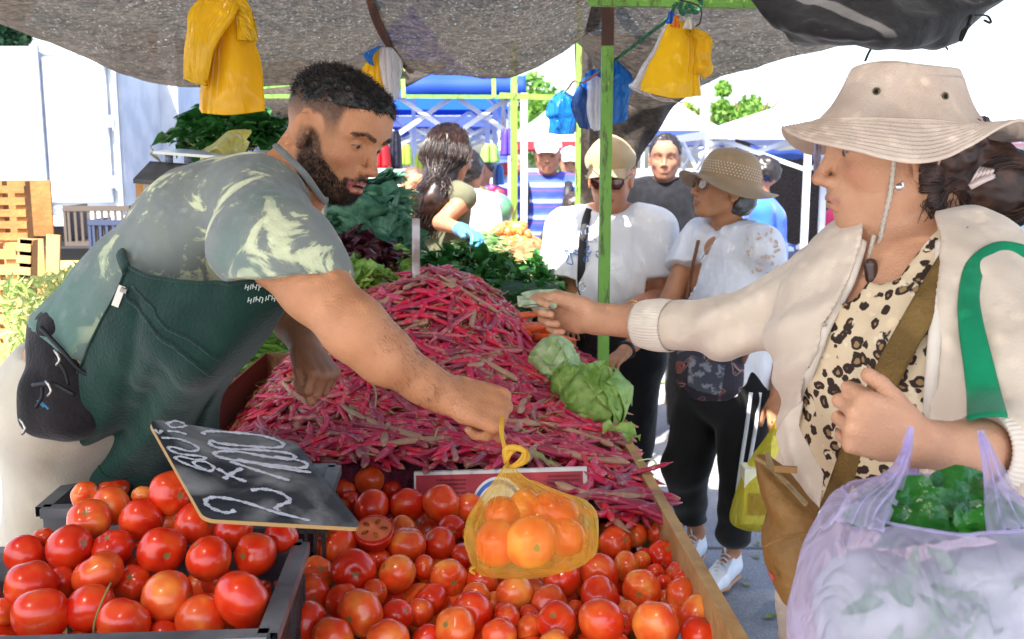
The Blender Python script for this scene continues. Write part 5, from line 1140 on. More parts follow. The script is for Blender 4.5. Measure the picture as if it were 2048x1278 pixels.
def bsel(V, N):
    p = loc_m(V); q = p.copy(); q[:, 1] = np.abs(q[:, 1]); d = np.minimum(cap(q, (.0, .066, -.02), (.03, .058, -.065)), cap(q, (.03, .058, -.065), (.07, .0, -.095)))
    d = np.where(p[:, 2] > -.038, d+.02, d); d3 = cap(q, (.086, .028, -.062), (.08, .02, -.088)); d4 = cap(q, (.099, .004, -.048), (.088, .026, -.060))
    lip = np.minimum(cap(q, (.0955, 0, -.0565), (.088, .021, -.0605)), cap(q, (.093, 0, -.074), (.086, .02, -.066)))
    return (((d < .030) & (p[:, 2]+.2*(q[:, 0]-.03) < -.018) & (q[:, 0] > 0)) | (d3 < .010) | (d4 < .0045)) & (lip > .0072) & (np.linalg.norm(p, axis=1) < .15)
rt, dn = surf_pts(Vm, Fm, 5200, bsel, 3); strands('beard', rt, dn*.7+np.array([.1, 0, -.7]), .0065, HMAN, man, .7, .3, .0004, 3, 4)
def esel(V, N):
    p = loc_m(V); q = p.copy(); q[:, 1] = np.abs(q[:, 1]); return (browd(q) < .0042) & (p[:, 0] > .045)
rt, dn = surf_pts(Vm, Fm, 260, esel, 5); bk = np.array(R3m @ Vector((-.5, 0, .3))); strands('eyebrow', rt, dn*.3+bk*0+np.sign(((rt-np.array(hc_m))@np.array(R3m @ Vector((0, 1, 0)))))[:, None]*np.array(R3m @ Vector((0, 1, .1)))*.8, .006, HMAN, man, .2, 0, .00035, 2, 6)
fa = np.array(P(830, 740, 1.52)); rt, dn = surf_pts(Vm, Fm, 1300, lambda V, N: (cap(V, tuple(eR), tuple(wR_)) < .052) & (np.linalg.norm(V-fa, axis=1) < .17), 9); ad_ = np.array((wR_-eR).normalized()); strands('arm_hair', rt, dn*.25+ad_*.8+np.array([0, 0, -.25]), .010, HMAN, man, .5, .2, .00016, 3, 7)
# t-shirt
def tiedye(t, vec, src):
    N = t.nodes; L = t.links
    n = N.new('ShaderNodeTexNoise'); n.inputs['Scale'].default_value = 8.5; n.inputs['Detail'].default_value = 7; n.inputs['Roughness'].default_value = .62; n.inputs['Distortion'].default_value = .9; L.new(vec, n.inputs['Vector'])
    r = N.new('ShaderNodeValToRGB'); e = r.color_ramp.elements; e[0].position = .0; e[0].color = C4('6f7d78'); e[1].position = .64; e[1].color = C4('d9dbb4'); q = e.new(.42); q.color = C4('7d827f'); q = e.new(.545); q.color = C4('82877f'); q = e.new(.575); q.color = C4('c9cda6'); L.new(n.outputs['Fac'], r.inputs[0])
    n2 = N.new('ShaderNodeTexNoise'); n2.inputs['Scale'].default_value = 3.2; n2.inputs['Detail'].default_value = 3; L.new(vec, n2.inputs['Vector'])
    m2 = N.new('ShaderNodeMapRange'); m2.inputs[1].default_value = .55; m2.inputs[2].default_value = .7; L.new(n2.outputs['Fac'], m2.inputs[0])
    m = N.new('ShaderNodeMix'); m.data_type = 'RGBA'; L.new(m2.outputs[0], m.inputs[0]); L.new(r.outputs[0], m.inputs[6]); m.inputs[7].default_value = C4('5f7a70'); return m.outputs[2]
TEE = M('tie_dye_cotton', '7d827f', .9, .2, custom=tiedye, bump=.2, bscale=300, sheen=.15)
tor2 = offs(torso, .016)+offs(shl, .02)+[RC(sR, .076, P(575, 530, 1.56), .076, .04), RC(P(560, 500, 1.57), .074, P(605, 600, 1.53), .080, .04), RC(sL, .078, P(560, 540, 2.12), .075, .04)]
ncut = [RC(neckb+Vector((.03, -.0, -.01)), .066, hc_m+R3m @ Vector((-.02, 0, -.04)), .084, .012, 's')]
ahem = P(618, 553, 1.5); adir = (P(622, 700, 1.5)-P(615, 500, 1.5)).normalized()
def tpost(X, Y, Z, d):
    # hem, neck, neck line; sleeve hem only around the near arm
    for p, n in ((P(215, 742, 1.8), P(150, 860, 1.8)-P(215, 742, 1.8)), (P(570, 292, 1.82), P(580, 252, 1.82)-P(570, 292, 1.82))):
        n = n.normalized(); d = np.maximum(d, (X-p.x)*n.x+(Y-p.y)*n.y+(Z-p.z)*n.z)
    hem = (X-ahem.x)*adir.x+(Y-ahem.y)*adir.y+(Z-ahem.z)*adir.z
    u, v, dd = proj(X, Y, Z); return np.maximum(d, np.where((dd < 1.74) & (u > 440) & (v > 500), hem, -1))
def tdisp(V, n):
    a = np.array((P(300, 330, 1.8)-P(500, 620, 1.8)).normalized()[:]); s_ = V@a
    w_ = .005*np.sin(s_*38+3*vn(V[:, 0]*6, V[:, 1]*6, V[:, 2]*6))*ss(vn(V[:, 0]*4+3, V[:, 1]*4, V[:, 2]*4), -.3, .5)
    return .007*fbm(V, 7, 2)+w_+.003*fbm(V, 20, 2)
solid('t_shirt', tor2+ncut, .0045, TEE, man, tpost, disp=tdisp, it=1)
# neck rib
ring = spl([P(552, 292, 1.76), P(580, 318, 1.70), P(612, 352, 1.70), P(640, 392, 1.74), P(652, 402, 1.82), P(650, 380, 1.92)], 24)
q = MB(); q.tube(ring, .007, 8, flat=.7); q.build('collar_rib', cloth('grey_rib', '70736f'), man, True)
# trousers
PAN = cloth('cream_cotton', 'cfc5b2', 'c2b6a0', nscale=3)
pp = [FC(P(190, 790, 1.99), (.17, .12), P(190, 900, 2.2), (.17, .13), sd_m, .05), RC(P(150, 890, 2.2), .12, P(110, 1200, 2.2), .13, .06), RC(P(190, 860, 2.25), .14, P(190, 1200, 2.32), .13, .06), RC(P(100, 1200, 2.2), .12, (P(120, 1250, 2.2).x, P(120, 1250, 2.2).y, .1), .10, .05), RC(P(190, 1200, 2.32), .12, (P(150, 1250, 2.32).x, P(150, 1250, 2.32).y, .1), .10, .05)]
pp += offs([torso[0]], .010)+offs([legs[0], legs[2]], .020)
solid('trousers', pp, .008, PAN, man, lambda X, Y, Z, d: np.maximum(d, Z-P(150, 690, 1.95).z), disp=folds(.012, 5, (1, 1, .4)))
for k_ in (P(120, 1250, 2.2), P(150, 1250, 2.32)): solid('shoe', [RC((k_.x, k_.y+.02, .055), .05, (k_.x+.17, k_.y, .045), .042, .02)], .008, M('shoe_black', '1d1d20', .5), man)
# apron
APR = cloth('green_canvas', '0f2d25', '173c31', nscale=4, bump=.3, bscale=150)
G = [[P(253, 535, 1.70), P(330, 556, 1.65), P(440, 566, 1.60), P(538, 552, 1.58)],
     [P(232, 590, 1.70), P(325, 640, 1.62), P(440, 660, 1.58), P(571, 604, 1.62)],
     [P(200, 650, 1.71), P(310, 710, 1.62), P(420, 740, 1.60), P(512, 700, 1.72)],
     [P(165, 722, 1.74), P(280, 790, 1.73), P(385, 810, 1.76), P(462, 755, 1.82)],
     [P(118, 815, 1.80), P(235, 870, 1.83), P(350, 885, 1.88), P(437, 828, 1.94)],
     [P(78, 903, 1.90), P(142, 950, 1.95), P(300, 990, 2.02), P(440, 960, 2.08)]]
def afold(A):
    A = A.copy(); nu, nv = A.shape[:2]; t = np.linspace(0, 1, nu)[:, None]; s_ = np.linspace(0, 1, nv)[None, :]
    d = (.018*np.sin(s_*16+1.0+t*1.5)*ss(t, .25, .9)+.008*np.sin(s_*31+t*4)*ss(t, .3, 1)+.012*np.exp(-((s_-.12-.22*t)/.05)**2)*ss(t, .0, .3))
    A[..., 1] += d; A[..., 2] += d*.3; A += .004*fbm(A, 14, 2)[..., None]; return A
ap = empty('apron', P(300, 720, 1.7)); ap.parent = man; ap.matrix_parent_inverse = Matrix.Translation(-man.location)
ap = sheet('apron', G, APR, man, 90, 80, .004, afold); bpy.data.objects.remove(bpy.data.objects['apron']) if False else None
G2 = sheet_pts(G, 91, 81)
def ap_pt(i, j, o=-.008): p = afold(G2)[i, j]; return Vector((p[0], p[1]+o, p[2]-o*.2))
AG = afold(G2)
def ap_line(s0, t0, s1, t1, n=30, o=-.006): return [Vector(AG[int(round((t0+(t1-t0)*k/n)*90)), int(round((s0+(s1-s0)*k/n)*80))])+Vector((0, o, 0)) for k in range(n+1)]
for a, r_ in (((.03, .16, .96, .52), .004), ((.10, .10, .98, .46), .0025), ((.0, .004, 1, .004), .0035), ((.004, 0, .004, 1), .003), ((.0, .93, 1, .93), .0018)):
    q = MB(); q.tube(ap_line(*a), r_, 6); q.build('seam', APR, ap, True)
q = MB(); z0 = Vector(AG[15, 3])+Vector((0, -.014, 0)); q.bar(z0+Vector((.004, 0, .012)), z0+Vector((-.010, -.002, -.022)), .012, .003, (0, 1, 0)); q.build('zip_pull', M('steel', 'b9b4ae', .3, metal=.9), ap)
q = MB(); z0 = Vector(AG[15, 4])+Vector((0, -.012, 0)); q.tube([z0+Vector((-.002, 0, .008)), z0+Vector((.008, 0, .004))], .005, 8); q.build('zip_slider', M('steel', 'b9b4ae', .3, metal=.9), ap)
strap = [P(253, 540, 1.69), P(240, 505, 1.74), P(236, 470, 1.86), P(252, 440, 1.99)]
q = MB(); q.tube(spl(strap, 16), .011, 8, flat=.35, up=(0, 1, 0)); q.build('waist_strap', APR, ap, True)
# embroidered mark on the bib corner: small pale letters
q = MB(); rg = random.Random(4)
for row in range(2):
    for i in range(8 if row else 5):
        s0 = .86+i*.017+row*.0; t0 = .03+row*.035+i*.006
        b_ = Vector(AG[min(90, int((t0)*90))+1, min(80, int(s0*80))])+Vector((0, -.007, .0-row*.012)); dx = Vector((.006, 0, -.003)); dz = Vector((.002, 0, .008))
        q.bar(b_, b_+dz, .0013, .001, (0, 1, 0)); q.bar(b_+dz*(1 if i % 2 else .5), b_+dz*(1 if i % 2 else .5)+dx*.7, .0013, .001, (0, 1, 0))
        if i % 3 == 0: q.bar(b_+dx*.7, b_+dx*.7+dz, .0013, .001, (0, 1, 0))
q.build('embroidery', M('thread', 'b9c4bd', .8), ap)
# waist pouch
PCH = cloth('black_nylon', '191617', '242022', nscale=6, bump=.25, bscale=120)
wp = tag(solid('waist_pouch', [FC(P(140, 680, 1.855), (.07, .066), P(118, 800, 1.845), (.065, .060), (0, 1, 0), .06), FC(P(165, 670, 1.845), (.07, .055), P(175, 790, 1.835), (.07, .055), (0, 1, 0), .08), FC(P(92, 770, 1.815), (.05, .036), P(80, 830, 1.825), (.05, .034), (0, 1, 0), .02), EL(P(140, 838, 1.805), (.06, .05, .035), None, .03), RC(P(135, 612, 1.915), .03, P(108, 660, 1.885), .045, .04), RC(P(135, 625, 1.895), .03, P(225, 662, 1.815), .03, .04), RC(P(82, 700, 1.885), .022, P(80, 830, 1.855), .026, .03)], .0045, PCH, None, disp=lambda V, n: .004*fbm(V, 15, 2)-.006*np.abs(fbm(V+4, 9, 2))), 'black waist pouch with zipped pockets strapped on the vendor\'s hip', 'waist pouch')
ZIP = M('steel', 'b9b4ae', .3, metal=.9)
for pts, r_ in (([P(82, 655, 1.755), P(125, 702, 1.740), P(160, 740, 1.745), P(200, 760, 1.755)], .004), ([P(66, 770, 1.745), P(105, 768, 1.715), P(150, 790, 1.715)], .004)):
    q = MB(); q.tube(spl(pts, 16), r_, 6); q.build('zip', M('zip_tape', '0d0c0d', .6), wp, True)
for u, v in ((109, 700), (92, 762), (40, 838)):
    q = MB(); q.tube(spl([P(u, v, 1.71), P(u+8, v+12, 1.705), P(u+10, v+22, 1.705), P(u+4, v+30, 1.71)], 8), .0028, 6); q.build('zip_pull', ZIP, wp, True)
for a, b in (((112, 715), (137, 770)), ((85, 775), (72, 815))):
    q = MB(); q.tube(spl([P(*a, 1.71), P((a[0]+b[0])/2+5, (a[1]+b[1])/2, 1.705), P(*b, 1.71)], 10), .003, 6); q.build('cord', M('cord_black', '0b0b0c', .7), wp, True)
q = MB()
for k in range(2): q.tube([P(75+k*9, 803+k*4-2, 1.72), P(88+k*9, 822+k*4-8, 1.72)], .0018, 5)
q.build('blue_mark', M('blue_print', '3c86ad', .6), wp)
q = MB(); q.tube(spl([P(60, 790, 1.815), P(40, 830, 1.795), P(25, 868, 1.805)], 10), .012, 6, flat=.3); q.build('hanging_strap', PCH, wp, True)
# ================================================================ the shopper in the bucket hat (right)
sw_ = empty('person', P(1830, 1000, 1.42), 'woman in a pale bucket hat, beige cardigan and leopard blouse holding out banknotes', 'person'); sw_.location.z = 0
hc_w = P(1797, 310, 1.42); T_w = frame(hc_w, (-1, .06, -.05), (0, 0, 1)) 
R3w = T_w.to_3x3()
def Lw(x, y, z): return T_w @ Vector((x, y, z))
sR_, eR_, wRr = P(1655, 600, 1.58), P(1450, 652, 1.63), P(1190, 637, 1.78)
sL_, eL_, wLl = P(1985, 618, 1.34), P(2085, 885, 1.20), P(1832, 885, 1.10)
sdw = (sL_-sR_).normalized()
ch_, wa_, hi_, pe_ = P(1815, 640, 1.45), P(1822, 830, 1.45), P(1835, 1050, 1.46), P(1835, 1330, 1.48)
tors = [FC(pe_, (.20, .15), hi_, (.19, .145), sdw, .06), FC(hi_, (.19, .145), wa_, (.165, .125), sdw, .06), FC(wa_, (.165, .125), ch_, (.17, .125), sdw, .06), FC(ch_, (.17, .125), P(1812, 570, 1.45), (.15, .09), sdw, .06), EL(ch_+sdw*.07+Vector((-.06, -.07, -.02)), (.07, .07, .07), None, .05), EL(ch_-sdw*.07+Vector((-.06, -.07, -.02)), (.07, .07, .07), None, .05)]
shw = [RC(P(1800, 588, 1.42), .047, sL_, .062, .05), RC(P(1780, 592, 1.45), .05, sR_, .058, .05)]
aR = [RC(sR_, .055, eR_, .042, .03), RC(eR_, .040, P(1300, 646, 1.72), .033, .02), FC(P(1300, 646, 1.72), (.033, .030), wRr, (.024, .028), (0, 1, 0), .02)]
aL = [RC(sL_, .055, eL_, .043, .03), RC(eL_, .036, P(1950, 900, 1.14), .033, .02), FC(P(1950, 900, 1.14), (.032, .030), wLl, (.024, .027), (0, 1, 0), .02)]
hR_ = hand_prims(wRr, P(1105, 618, 1.82)-wRr, (.05, 1, .25), curl=((1.0, 1.25, .6), (1.15, 1.35, .7), (1.3, 1.35, .7), (1.4, 1.3, .8)), s=.92, side=(0, -.2, 1), spread=.05, tseg=[(.052, .010, -.014), (.034, -.006, -.012), (.026, -.012, -.004)])
hL_ = hand_prims(wLl, P(1700, 838, 1.08)-wLl, (-.1, -1, -.05), curl=((1.35, 1.4, .8), (1.45, 1.4, .8), (1.5, 1.4, .8), (1.5, 1.4, .8)), s=.88, side=(.15, -.1, 1), spread=.0, tseg=[(.030, .018, -.004), (.022, .010, -.004), (.018, .004, -.004)])
nkw = [RC(P(1815, 565, 1.45), .057, Lw(-.035, 0, -.045), .050, .035), RC(P(1770, 545, 1.42), .02, P(1800, 430, 1.40), .012, .03)]
hdw = head_prims(T_w, 1.0, crown=.74)
lgw = [RC(pe_+sdw*.09, .10, pe_+sdw*.1+Vector((0, 0, -.42)), .065, .04), RC(pe_-sdw*.09, .10, pe_-sdw*.1+Vector((0, 0, -.42)), .065, .04)]
for q in (1, -1):
    k0 = pe_+sdw*.1*q+Vector((0, 0, -.42)); k1 = Vector((k0.x+.02, k0.y, .07)); lgw += [RC(k0, .06, k1, .036, .03), RC(k1, .036, (k1.x-.14, k1.y-.06, .035), .03, .02)]
skw = tors+shw+aR+aL+hR_+hL_+nkw+hdw+lgw
def wcol(V):
    C = np.tile(np.array(hx('cf9c7a')), (len(V), 1)); C = C*(1+.04*fbm(V, 9, 3)[:, None])
    C = head_col(T_w, 1.0, V, C, lip='c08074', brow='4a3428', blush=.3, nost=.35)
    for c in (P(1714, 768, 1.06),): pass
    return C
Vw, Fw = sdf(skw, .0030); Vw = relax(Vw, Fw, 1); mesh('body', Vw, Fw, SKIN, sw_, True, cols=wcol(Vw))
# blouse
def leopard(t, vec, src):
    N = t.nodes; L = t.links
    n = N.new('ShaderNodeTexNoise'); n.inputs['Scale'].default_value = 45; n.inputs['Detail'].default_value = 3; L.new(vec, n.inputs['Vector'])
    mv = N.new('ShaderNodeVectorMath'); mv.operation = 'MULTIPLY_ADD'; mv.inputs[1].default_value = (.018, .018, .018); L.new(n.outputs['Color'], mv.inputs[0]); L.new(vec, mv.inputs[2])
    v = N.new('ShaderNodeTexVoronoi'); v.inputs['Scale'].default_value = 52; v.inputs['Randomness'].default_value = 1; L.new(mv.outputs[0], v.inputs['Vector'])
    r = N.new('ShaderNodeValToRGB'); r.color_ramp.interpolation = 'EASE'; e = r.color_ramp.elements; e[0].position = 0; e[0].color = C4('a08058'); e[1].position = .56; e[1].color = C4('dcc6a4')
    for p_, c in ((.20, 'a08058'), (.25, '3a2d28'), (.46, '3a2d28'), (.50, 'dcc6a4')): q = e.new(p_); q.color = C4(c)
    L.new(v.outputs['Distance'], r.inputs[0])
    n2 = N.new('ShaderNodeTexNoise'); n2.inputs['Scale'].default_value = 38; L.new(vec, n2.inputs['Vector'])
    # gaps in the rings
    g = N.new('ShaderNodeMapRange'); g.inputs[1].default_value = .60; g.inputs[2].default_value = .63; L.new(n2.outputs['Fac'], g.inputs[0])
    gt = N.new('ShaderNodeMath'); gt.operation = 'GREATER_THAN'; gt.inputs[1].default_value = .25; L.new(v.outputs['Distance'], gt.inputs[0])
    ml = N.new('ShaderNodeMath'); ml.operation = 'MULTIPLY'; L.new(g.outputs[0], ml.inputs[0]); L.new(gt.outputs[0], ml.inputs[1])
    m = N.new('ShaderNodeMix'); m.data_type = 'RGBA'; L.new(ml.outputs[0], m.inputs[0]); L.new(r.outputs[0], m.inputs[6]); m.inputs[7].default_value = C4('e6d3b4'); return m.outputs[2]
LEO = M('leopard_print', 'e6d3b4', .8, .2, custom=leopard, bump=.12, bscale=200)
def interp(v, tab): a = np.array(tab, float); return np.interp(v, a[:, 0], a[:, 1])
def bpost(X, Y, Z, d):
    u, v, dd = proj(X, Y, Z); d = np.maximum(d, -(v-interp(u, [(1700, 600), (1735, 560), (1760, 572), (1800, 560), (1860, 470), (1900, 430)]))*dd/FPX*.8)
    return d
def bdisp(V, n): return .006*fbm(V*np.array([1.6, 1.6, .5]), 10, 2)+.0035*np.sin(V[:, 0]*70+V[:, 2]*20+3*fbm(V, 5, 1))*ss(fbm(V, 4, 1), -.4, .6)
blo = offs(tors, .012)+offs(shw, .006)
solid('blouse', blo, .0045, LEO, sw_, bpost, disp=bdisp)
# cardigan
def knit(t, vec, src):
    return src
KN = M('beige_knit', 'dfcebb', .95, .15, col2='d2c0ac', nscale=3, bump=.14, bscale=320, sheen=.3)
def ucard(v): return interp(v, [(430, 1730), (490, 1722), (560, 1700), (650, 1652), (760, 1612), (850, 1592), (900, 1580), (1000, 1640), (1100, 1655)]), interp(v, [(430, 1868), (480, 1884), (640, 1872), (800, 1860), (1300, 1858)])
car = offs(tors, .026)+offs(shw, .020)
sleeveR = [RC(sR_, .070, P(1560, 622, 1.60), .060, .04), RC(P(1560, 622, 1.60), .062, eR_, .052, .03), RC(eR_, .052, P(1288, 648, 1.72), .040, .02)]
sleeveL = [RC(sL_, .074, P(2050, 760, 1.24), .072, .04), RC(P(2050, 760, 1.24), .072, eL_+Vector((.0, 0, .01)), .064, .03), RC(eL_, .060, P(2000, 905, 1.15), .056, .03)]
def cpost(X, Y, Z, d):
    u, v, dd = proj(X, Y, Z); uL, uR = ucard(v); o = np.minimum(u-uL, uR-u)*dd/FPX*.8; o = np.where((dd < 1.50) & (u < 1905), o, -1); d = np.maximum(d, o)
    d = np.maximum(d, -(v-interp(u, [(1560, 560), (1640, 520), (1740, 478), (1880, 440), (1930, 452), (2000, 500), (2100, 540)]))*dd/FPX*.6*0-1)
    # neck hole and ends
    return d
def cpost2(X, Y, Z, d):
    d = cpost(X, Y, Z, d); a = P(1286, 650, 1.72); n = (a-eR_).normalized(); d = np.maximum(d, np.where(X < a.x+.1, (X-a.x)*n.x+(Y-a.y)*n.y+(Z-a.z)*n.z, -1))
    b = P(1972, 905, 1.15); n = (b-eL_).normalized(); d = np.maximum(d, np.where((Y < 1.24) & (X < b.x+.05) & (Z < b.z+.08) & (Z > b.z-.08), (X-b.x)*n.x+(Y-b.y)*n.y+(Z-b.z)*n.z, -1))
    return np.maximum(d, -(Z-(pe_.z+.02)))
ncw = [RC(P(1812, 560, 1.44), .050, Lw(-.03, 0, -.04), .080, .015, 's')]
def cdisp(V, n): 
    u, v, dd = proj(V[:, 0], V[:, 1], V[:, 2]); arm = ss(-u, -1700, -1640)
    s_ = (u*.5+v*.86); return .004*fbm(V, 9, 2)+arm*(.0045*np.sin(s_*.085+2*fbm(V, 7, 1)))*ss(u, 1330, 1400)+.0022*fbm(V, 26, 2)
cd_ = solid('cardigan', car+sleeveR+sleeveL+ncw, .0045, KN, sw_, cpost2, disp=cdisp)
RIB = M('ribbed_knit', 'ddd0c0', .95, .15, sheen=.3, bump=.1, bscale=300)
# ribbed cuffs
def cuff(a, b, ra, rb, n=64, parent=cd_, name='cuff', thick=.0035):
    a = Vector(a); b = Vector(b); t = (b-a).normalized(); x = t.cross(Vector((0, 0, 1))).normalized(); y = t.cross(x); m = 16; A = []
    for i in range(m):
        s_ = i/(m-1); c = a.lerp(b, s_); r_ = ra+(rb-ra)*s_+(.003*math.sin(math.pi*s_))
        A.append([tuple(c+(x*math.cos(q)+y*math.sin(q))*(r_+.0009*math.cos(q*52))) for q in np.linspace(0, 2*math.pi, 208, endpoint=False)])
    A = np.array(A); inner = A.mean(1, keepdims=True)+(A-A.mean(1, keepdims=True))*(1-thick/ra); A2 = np.concatenate([A, inner[::-1]]); return mesh(name, A2.reshape(-1, 3), grid_faces(2*m, 208, True), RIB, parent)
cuff(P(1345, 652, 1.68), P(1283, 648, 1.725), .043, .0395)
cuff(P(2035, 905, 1.165), P(1960, 900, 1.14), .056, .045)
# cardigan opening bands
for tab, k in ((0, -1), (1, 1)):
    pts = [(float(ucard(v)[tab]), v) for v in range(480, 900 if tab == 0 else 1280, 30)]
    c3 = on(offs(tors, .026)+offs(shw, .02), pts, .003, dmin=1.0); ribbon('front_band', c3, .016, RIB, cd_, .004, 90)
# loose lower corner of the far panel
G = [[P(1606, 800, 1.36), P(1570, 830, 1.36), P(1552, 868, 1.38)], [P(1600, 850, 1.34), P(1575, 900, 1.33), P(1560, 925, 1.36)], [P(1610, 900, 1.33), P(1600, 960, 1.32), P(1586, 1000, 1.34)], [P(1640, 960, 1.33), P(1636, 1020, 1.32), P(1620, 1060, 1.34)]]
sheet('hanging_corner', G, KN, cd_, 30, 30, .004, lambda A: A+.006*fbm(A, 14, 2)[..., None])
# trousers
solid('trousers', [FC(pe_+Vector((0, 0, -.02)), (.205, .155), pe_+Vector((0, 0, .12)), (.20, .15), sdw, .05)]+[RC(pe_+sdw*.09*q, .12, pe_+sdw*.1*q+Vector((0, 0, -.42)), .085, .05) for q in (1, -1)]+[RC(pe_+sdw*.1*q+Vector((0, 0, -.42)), .085, Vector((pe_.x+sdw.x*.1*q+.02, pe_.y+sdw.y*.1*q, .12)), .07, .04) for q in (1, -1)], .01, cloth('dark_denim', '262c3a'), sw_, disp=folds(.006, 8))
for q in (1, -1): k1 = Vector((pe_.x+sdw.x*.1*q+.02, pe_.y+sdw.y*.1*q, .05)); solid('shoe', [RC(k1, .045, k1+Vector((-.16, -.07, -.008)), .038, .02)], .008, M('shoe_grey', '55565a', .6), sw_)
# ---- hair
HWM = hairmat('dark_brown_hair', '2c1a14', '52362a', .52)
hp = [EL(Lw(-.022, 0, .035), (.098, .083, .085), R3w, .02), RC(P(1880, 350, 1.42), .045, P(1930, 375, 1.43), .04, .03), EL(P(1990, 372, 1.42), (.056, .05, .054), None, .02), RC(P(1985, 350, 1.42), .045, P(2030, 400, 1.42), .035, .02)]
def hpost(X, Y, Z, d):
    q = clip((Lw(-.028, 0, 0), R3w @ Vector((1, 0, .15))), (Lw(0, 0, .036), R3w @ Vector((.1, 0, 1))))(X, Y, Z, d); return q
Vh, Fh = sdf(hp, .004, hpost); Vh = relax(Vh, Fh, 2); nh = normals(Vh, Fh); Vh = Vh+nh*(.003*fbm(Vh*np.array([1, 1, 2.5]), 45, 2))[:, None]
hw = mesh('hair', Vh, Fh, HWM, sw_)
# combed strands flowing back from the ear to the bun, then round the bun
rg = np.random.RandomState(8); q = MB()
for i in range(420):
    t0 = rg.uniform(0, 1); z0 = 322+t0*95+rg.normal()*4; dy = rg.uniform(-.075, .03)
    k = rg.uniform(-1, 1); bow = rg.uniform(-12, 20)
    u0 = 1842+rg.uniform(-5, 12)+max(0, t0-.6)*50; z0 = min(z0, 418); d0 = min(ray(skw, u0, z0, dmin=1.25, dmax=1.6), 1.43)
    pts = [P(u0, z0, d0-.006), P(u0+18, z0-3+bow*.2, d0-.012), P(1893, .5*z0+.5*358+bow*.3, 1.362+.02*abs(k)), P(1915, 357+16*k+bow*.4, 1.375), P(1945, 362+14*k, 1.385)]
    q.tube(spl(pts, 9), [.0011]*8+[.0004], 3)
for i in range(900):                     # the bun: arcs round its centre
    a0 = rg.uniform(-2.8, -1.4); a1 = a0+rg.uniform(1.8, 3.6); r_ = rg.uniform(.030, .061); dy = math.sqrt(max(0, .062**2-r_*r_))*rg.choice([-1, -1, 1])*rg.uniform(.7, 1); c = P(1990, 372, 1.42)
    pts = [c+Vector((math.cos(a)*r_*1.12*(1+.12*max(0, math.sin(a-.6))), dy, -math.sin(a)*r_*(1+.1*math.sin(a)))) for a in np.linspace(a0, a1, 9)]
    q.tube(pts, [.0009]*8+[.0003], 3)
for i in range(60):                      # wisps at the nape
    u0, v0 = 1870+rg.uniform(-25, 70), 405+rg.uniform(-25, 15); a = rg.uniform(.3, 1.3)
    pts = [P(u0, v0, 1.38), P(u0+10*math.cos(a*3), v0+18, 1.37), P(u0+rg.uniform(-25, 25), v0+28+rg.uniform(0, 22), 1.37)]; q.tube(spl(pts, 7), [.0006]*6+[.0002], 3)
q.build('hair_strands', HWM, hw, True)
q = MB(); CLP = M('claw_clip', 'c9b4ac', .3, clear=.5)
for k in range(5): q.tube(spl([P(1940+k*9, 372-k*4, 1.355), P(1952+k*8, 350-k*2, 1.345), P(1962+k*6, 335+k*1, 1.352)], 8), .0028, 6, flat=.5)
q.tube(spl([P(1940, 374, 1.352), P(1962, 362, 1.345), P(1985, 352, 1.352)], 10), .005, 6); q.build('hair_clip', CLP, hw, True)
# ---- bucket hat
HAT = M('hat_canvas', 'd8c3b1', .9, .2, col2='cbb3a0', nscale=9, bump=.25, bscale=420, sheen=.15)
hcx = P(1803, 243, 1.42)
prof = []
for r_, z in cr(np.array([(.0005, .080), (.04, .0795), (.064, .077), (.0705, .069), (.077, .050), (.091, .022), (.1085, 0), (.112, -.002)]), 46): prof.append((r_, z, 0))
for i in range(60): t = i/59; prof.append((.112+t*.045, -.002-t*.026, t))
prof += [(.157, -.031, 1), (.154, -.032, 1)]+[(.154-t*.05, -.030+t*.026, 1-t) for t in np.linspace(.05, 1, 14)]
A = []; n = 144
for r_, z, t in prof:
    row = []
    for a in np.linspace(0, 2*math.pi, n, endpoint=False):       # a = 0 to the front (image left), -y side towards the camera
        fx, fy = math.cos(a), math.sin(a); e = 1.0+.06*abs(fx)
        dz = t*(-.008*math.cos(a)+.002*max(0, -fy)+.014*math.sin(2*a+.9)+.012*math.sin(3*a+2.1)+.006*math.sin(5*a))+(.0008*math.sin(t*60) if 0 < t < 1 else 0)
        k = 1+t*(.05 if fx < -.2 else 0)
        dent = -.010*math.exp(-((r_-.03)/.04)**2)*(.5+.5*math.sin(2*a)) if z > .06 else 0
        row.append((hcx.x-fx*r_*e*k+(.0 if t else 0), hcx.y+fy*r_*.96, hcx.z+z+dz+dent+.10*(-fx)*r_*-.35))
    A.append(row)
A = np.array(A); A += (.0022*fbm(A, 24, 2)+.0035*fbm(A, 9, 2))[..., None]*np.array([1, 1, .6])
ht = mesh('hat', A.reshape(-1, 3), grid_faces(len(prof), n, True), HAT, sw_)
q = MB(); ringp = [Vector(A[45, j]+(A[45, j]-np.array(hcx))*.012) for j in range(0, n)]+[Vector(A[45, 0]+(A[45, 0]-np.array(hcx))*.012)]; q.tube(ringp, .0016, 5); q.build('seam', HAT, ht, True)
BRS = M('brass', '6d6248', .35, metal=.9); BLKM = M('black_hole', '080808', .9)
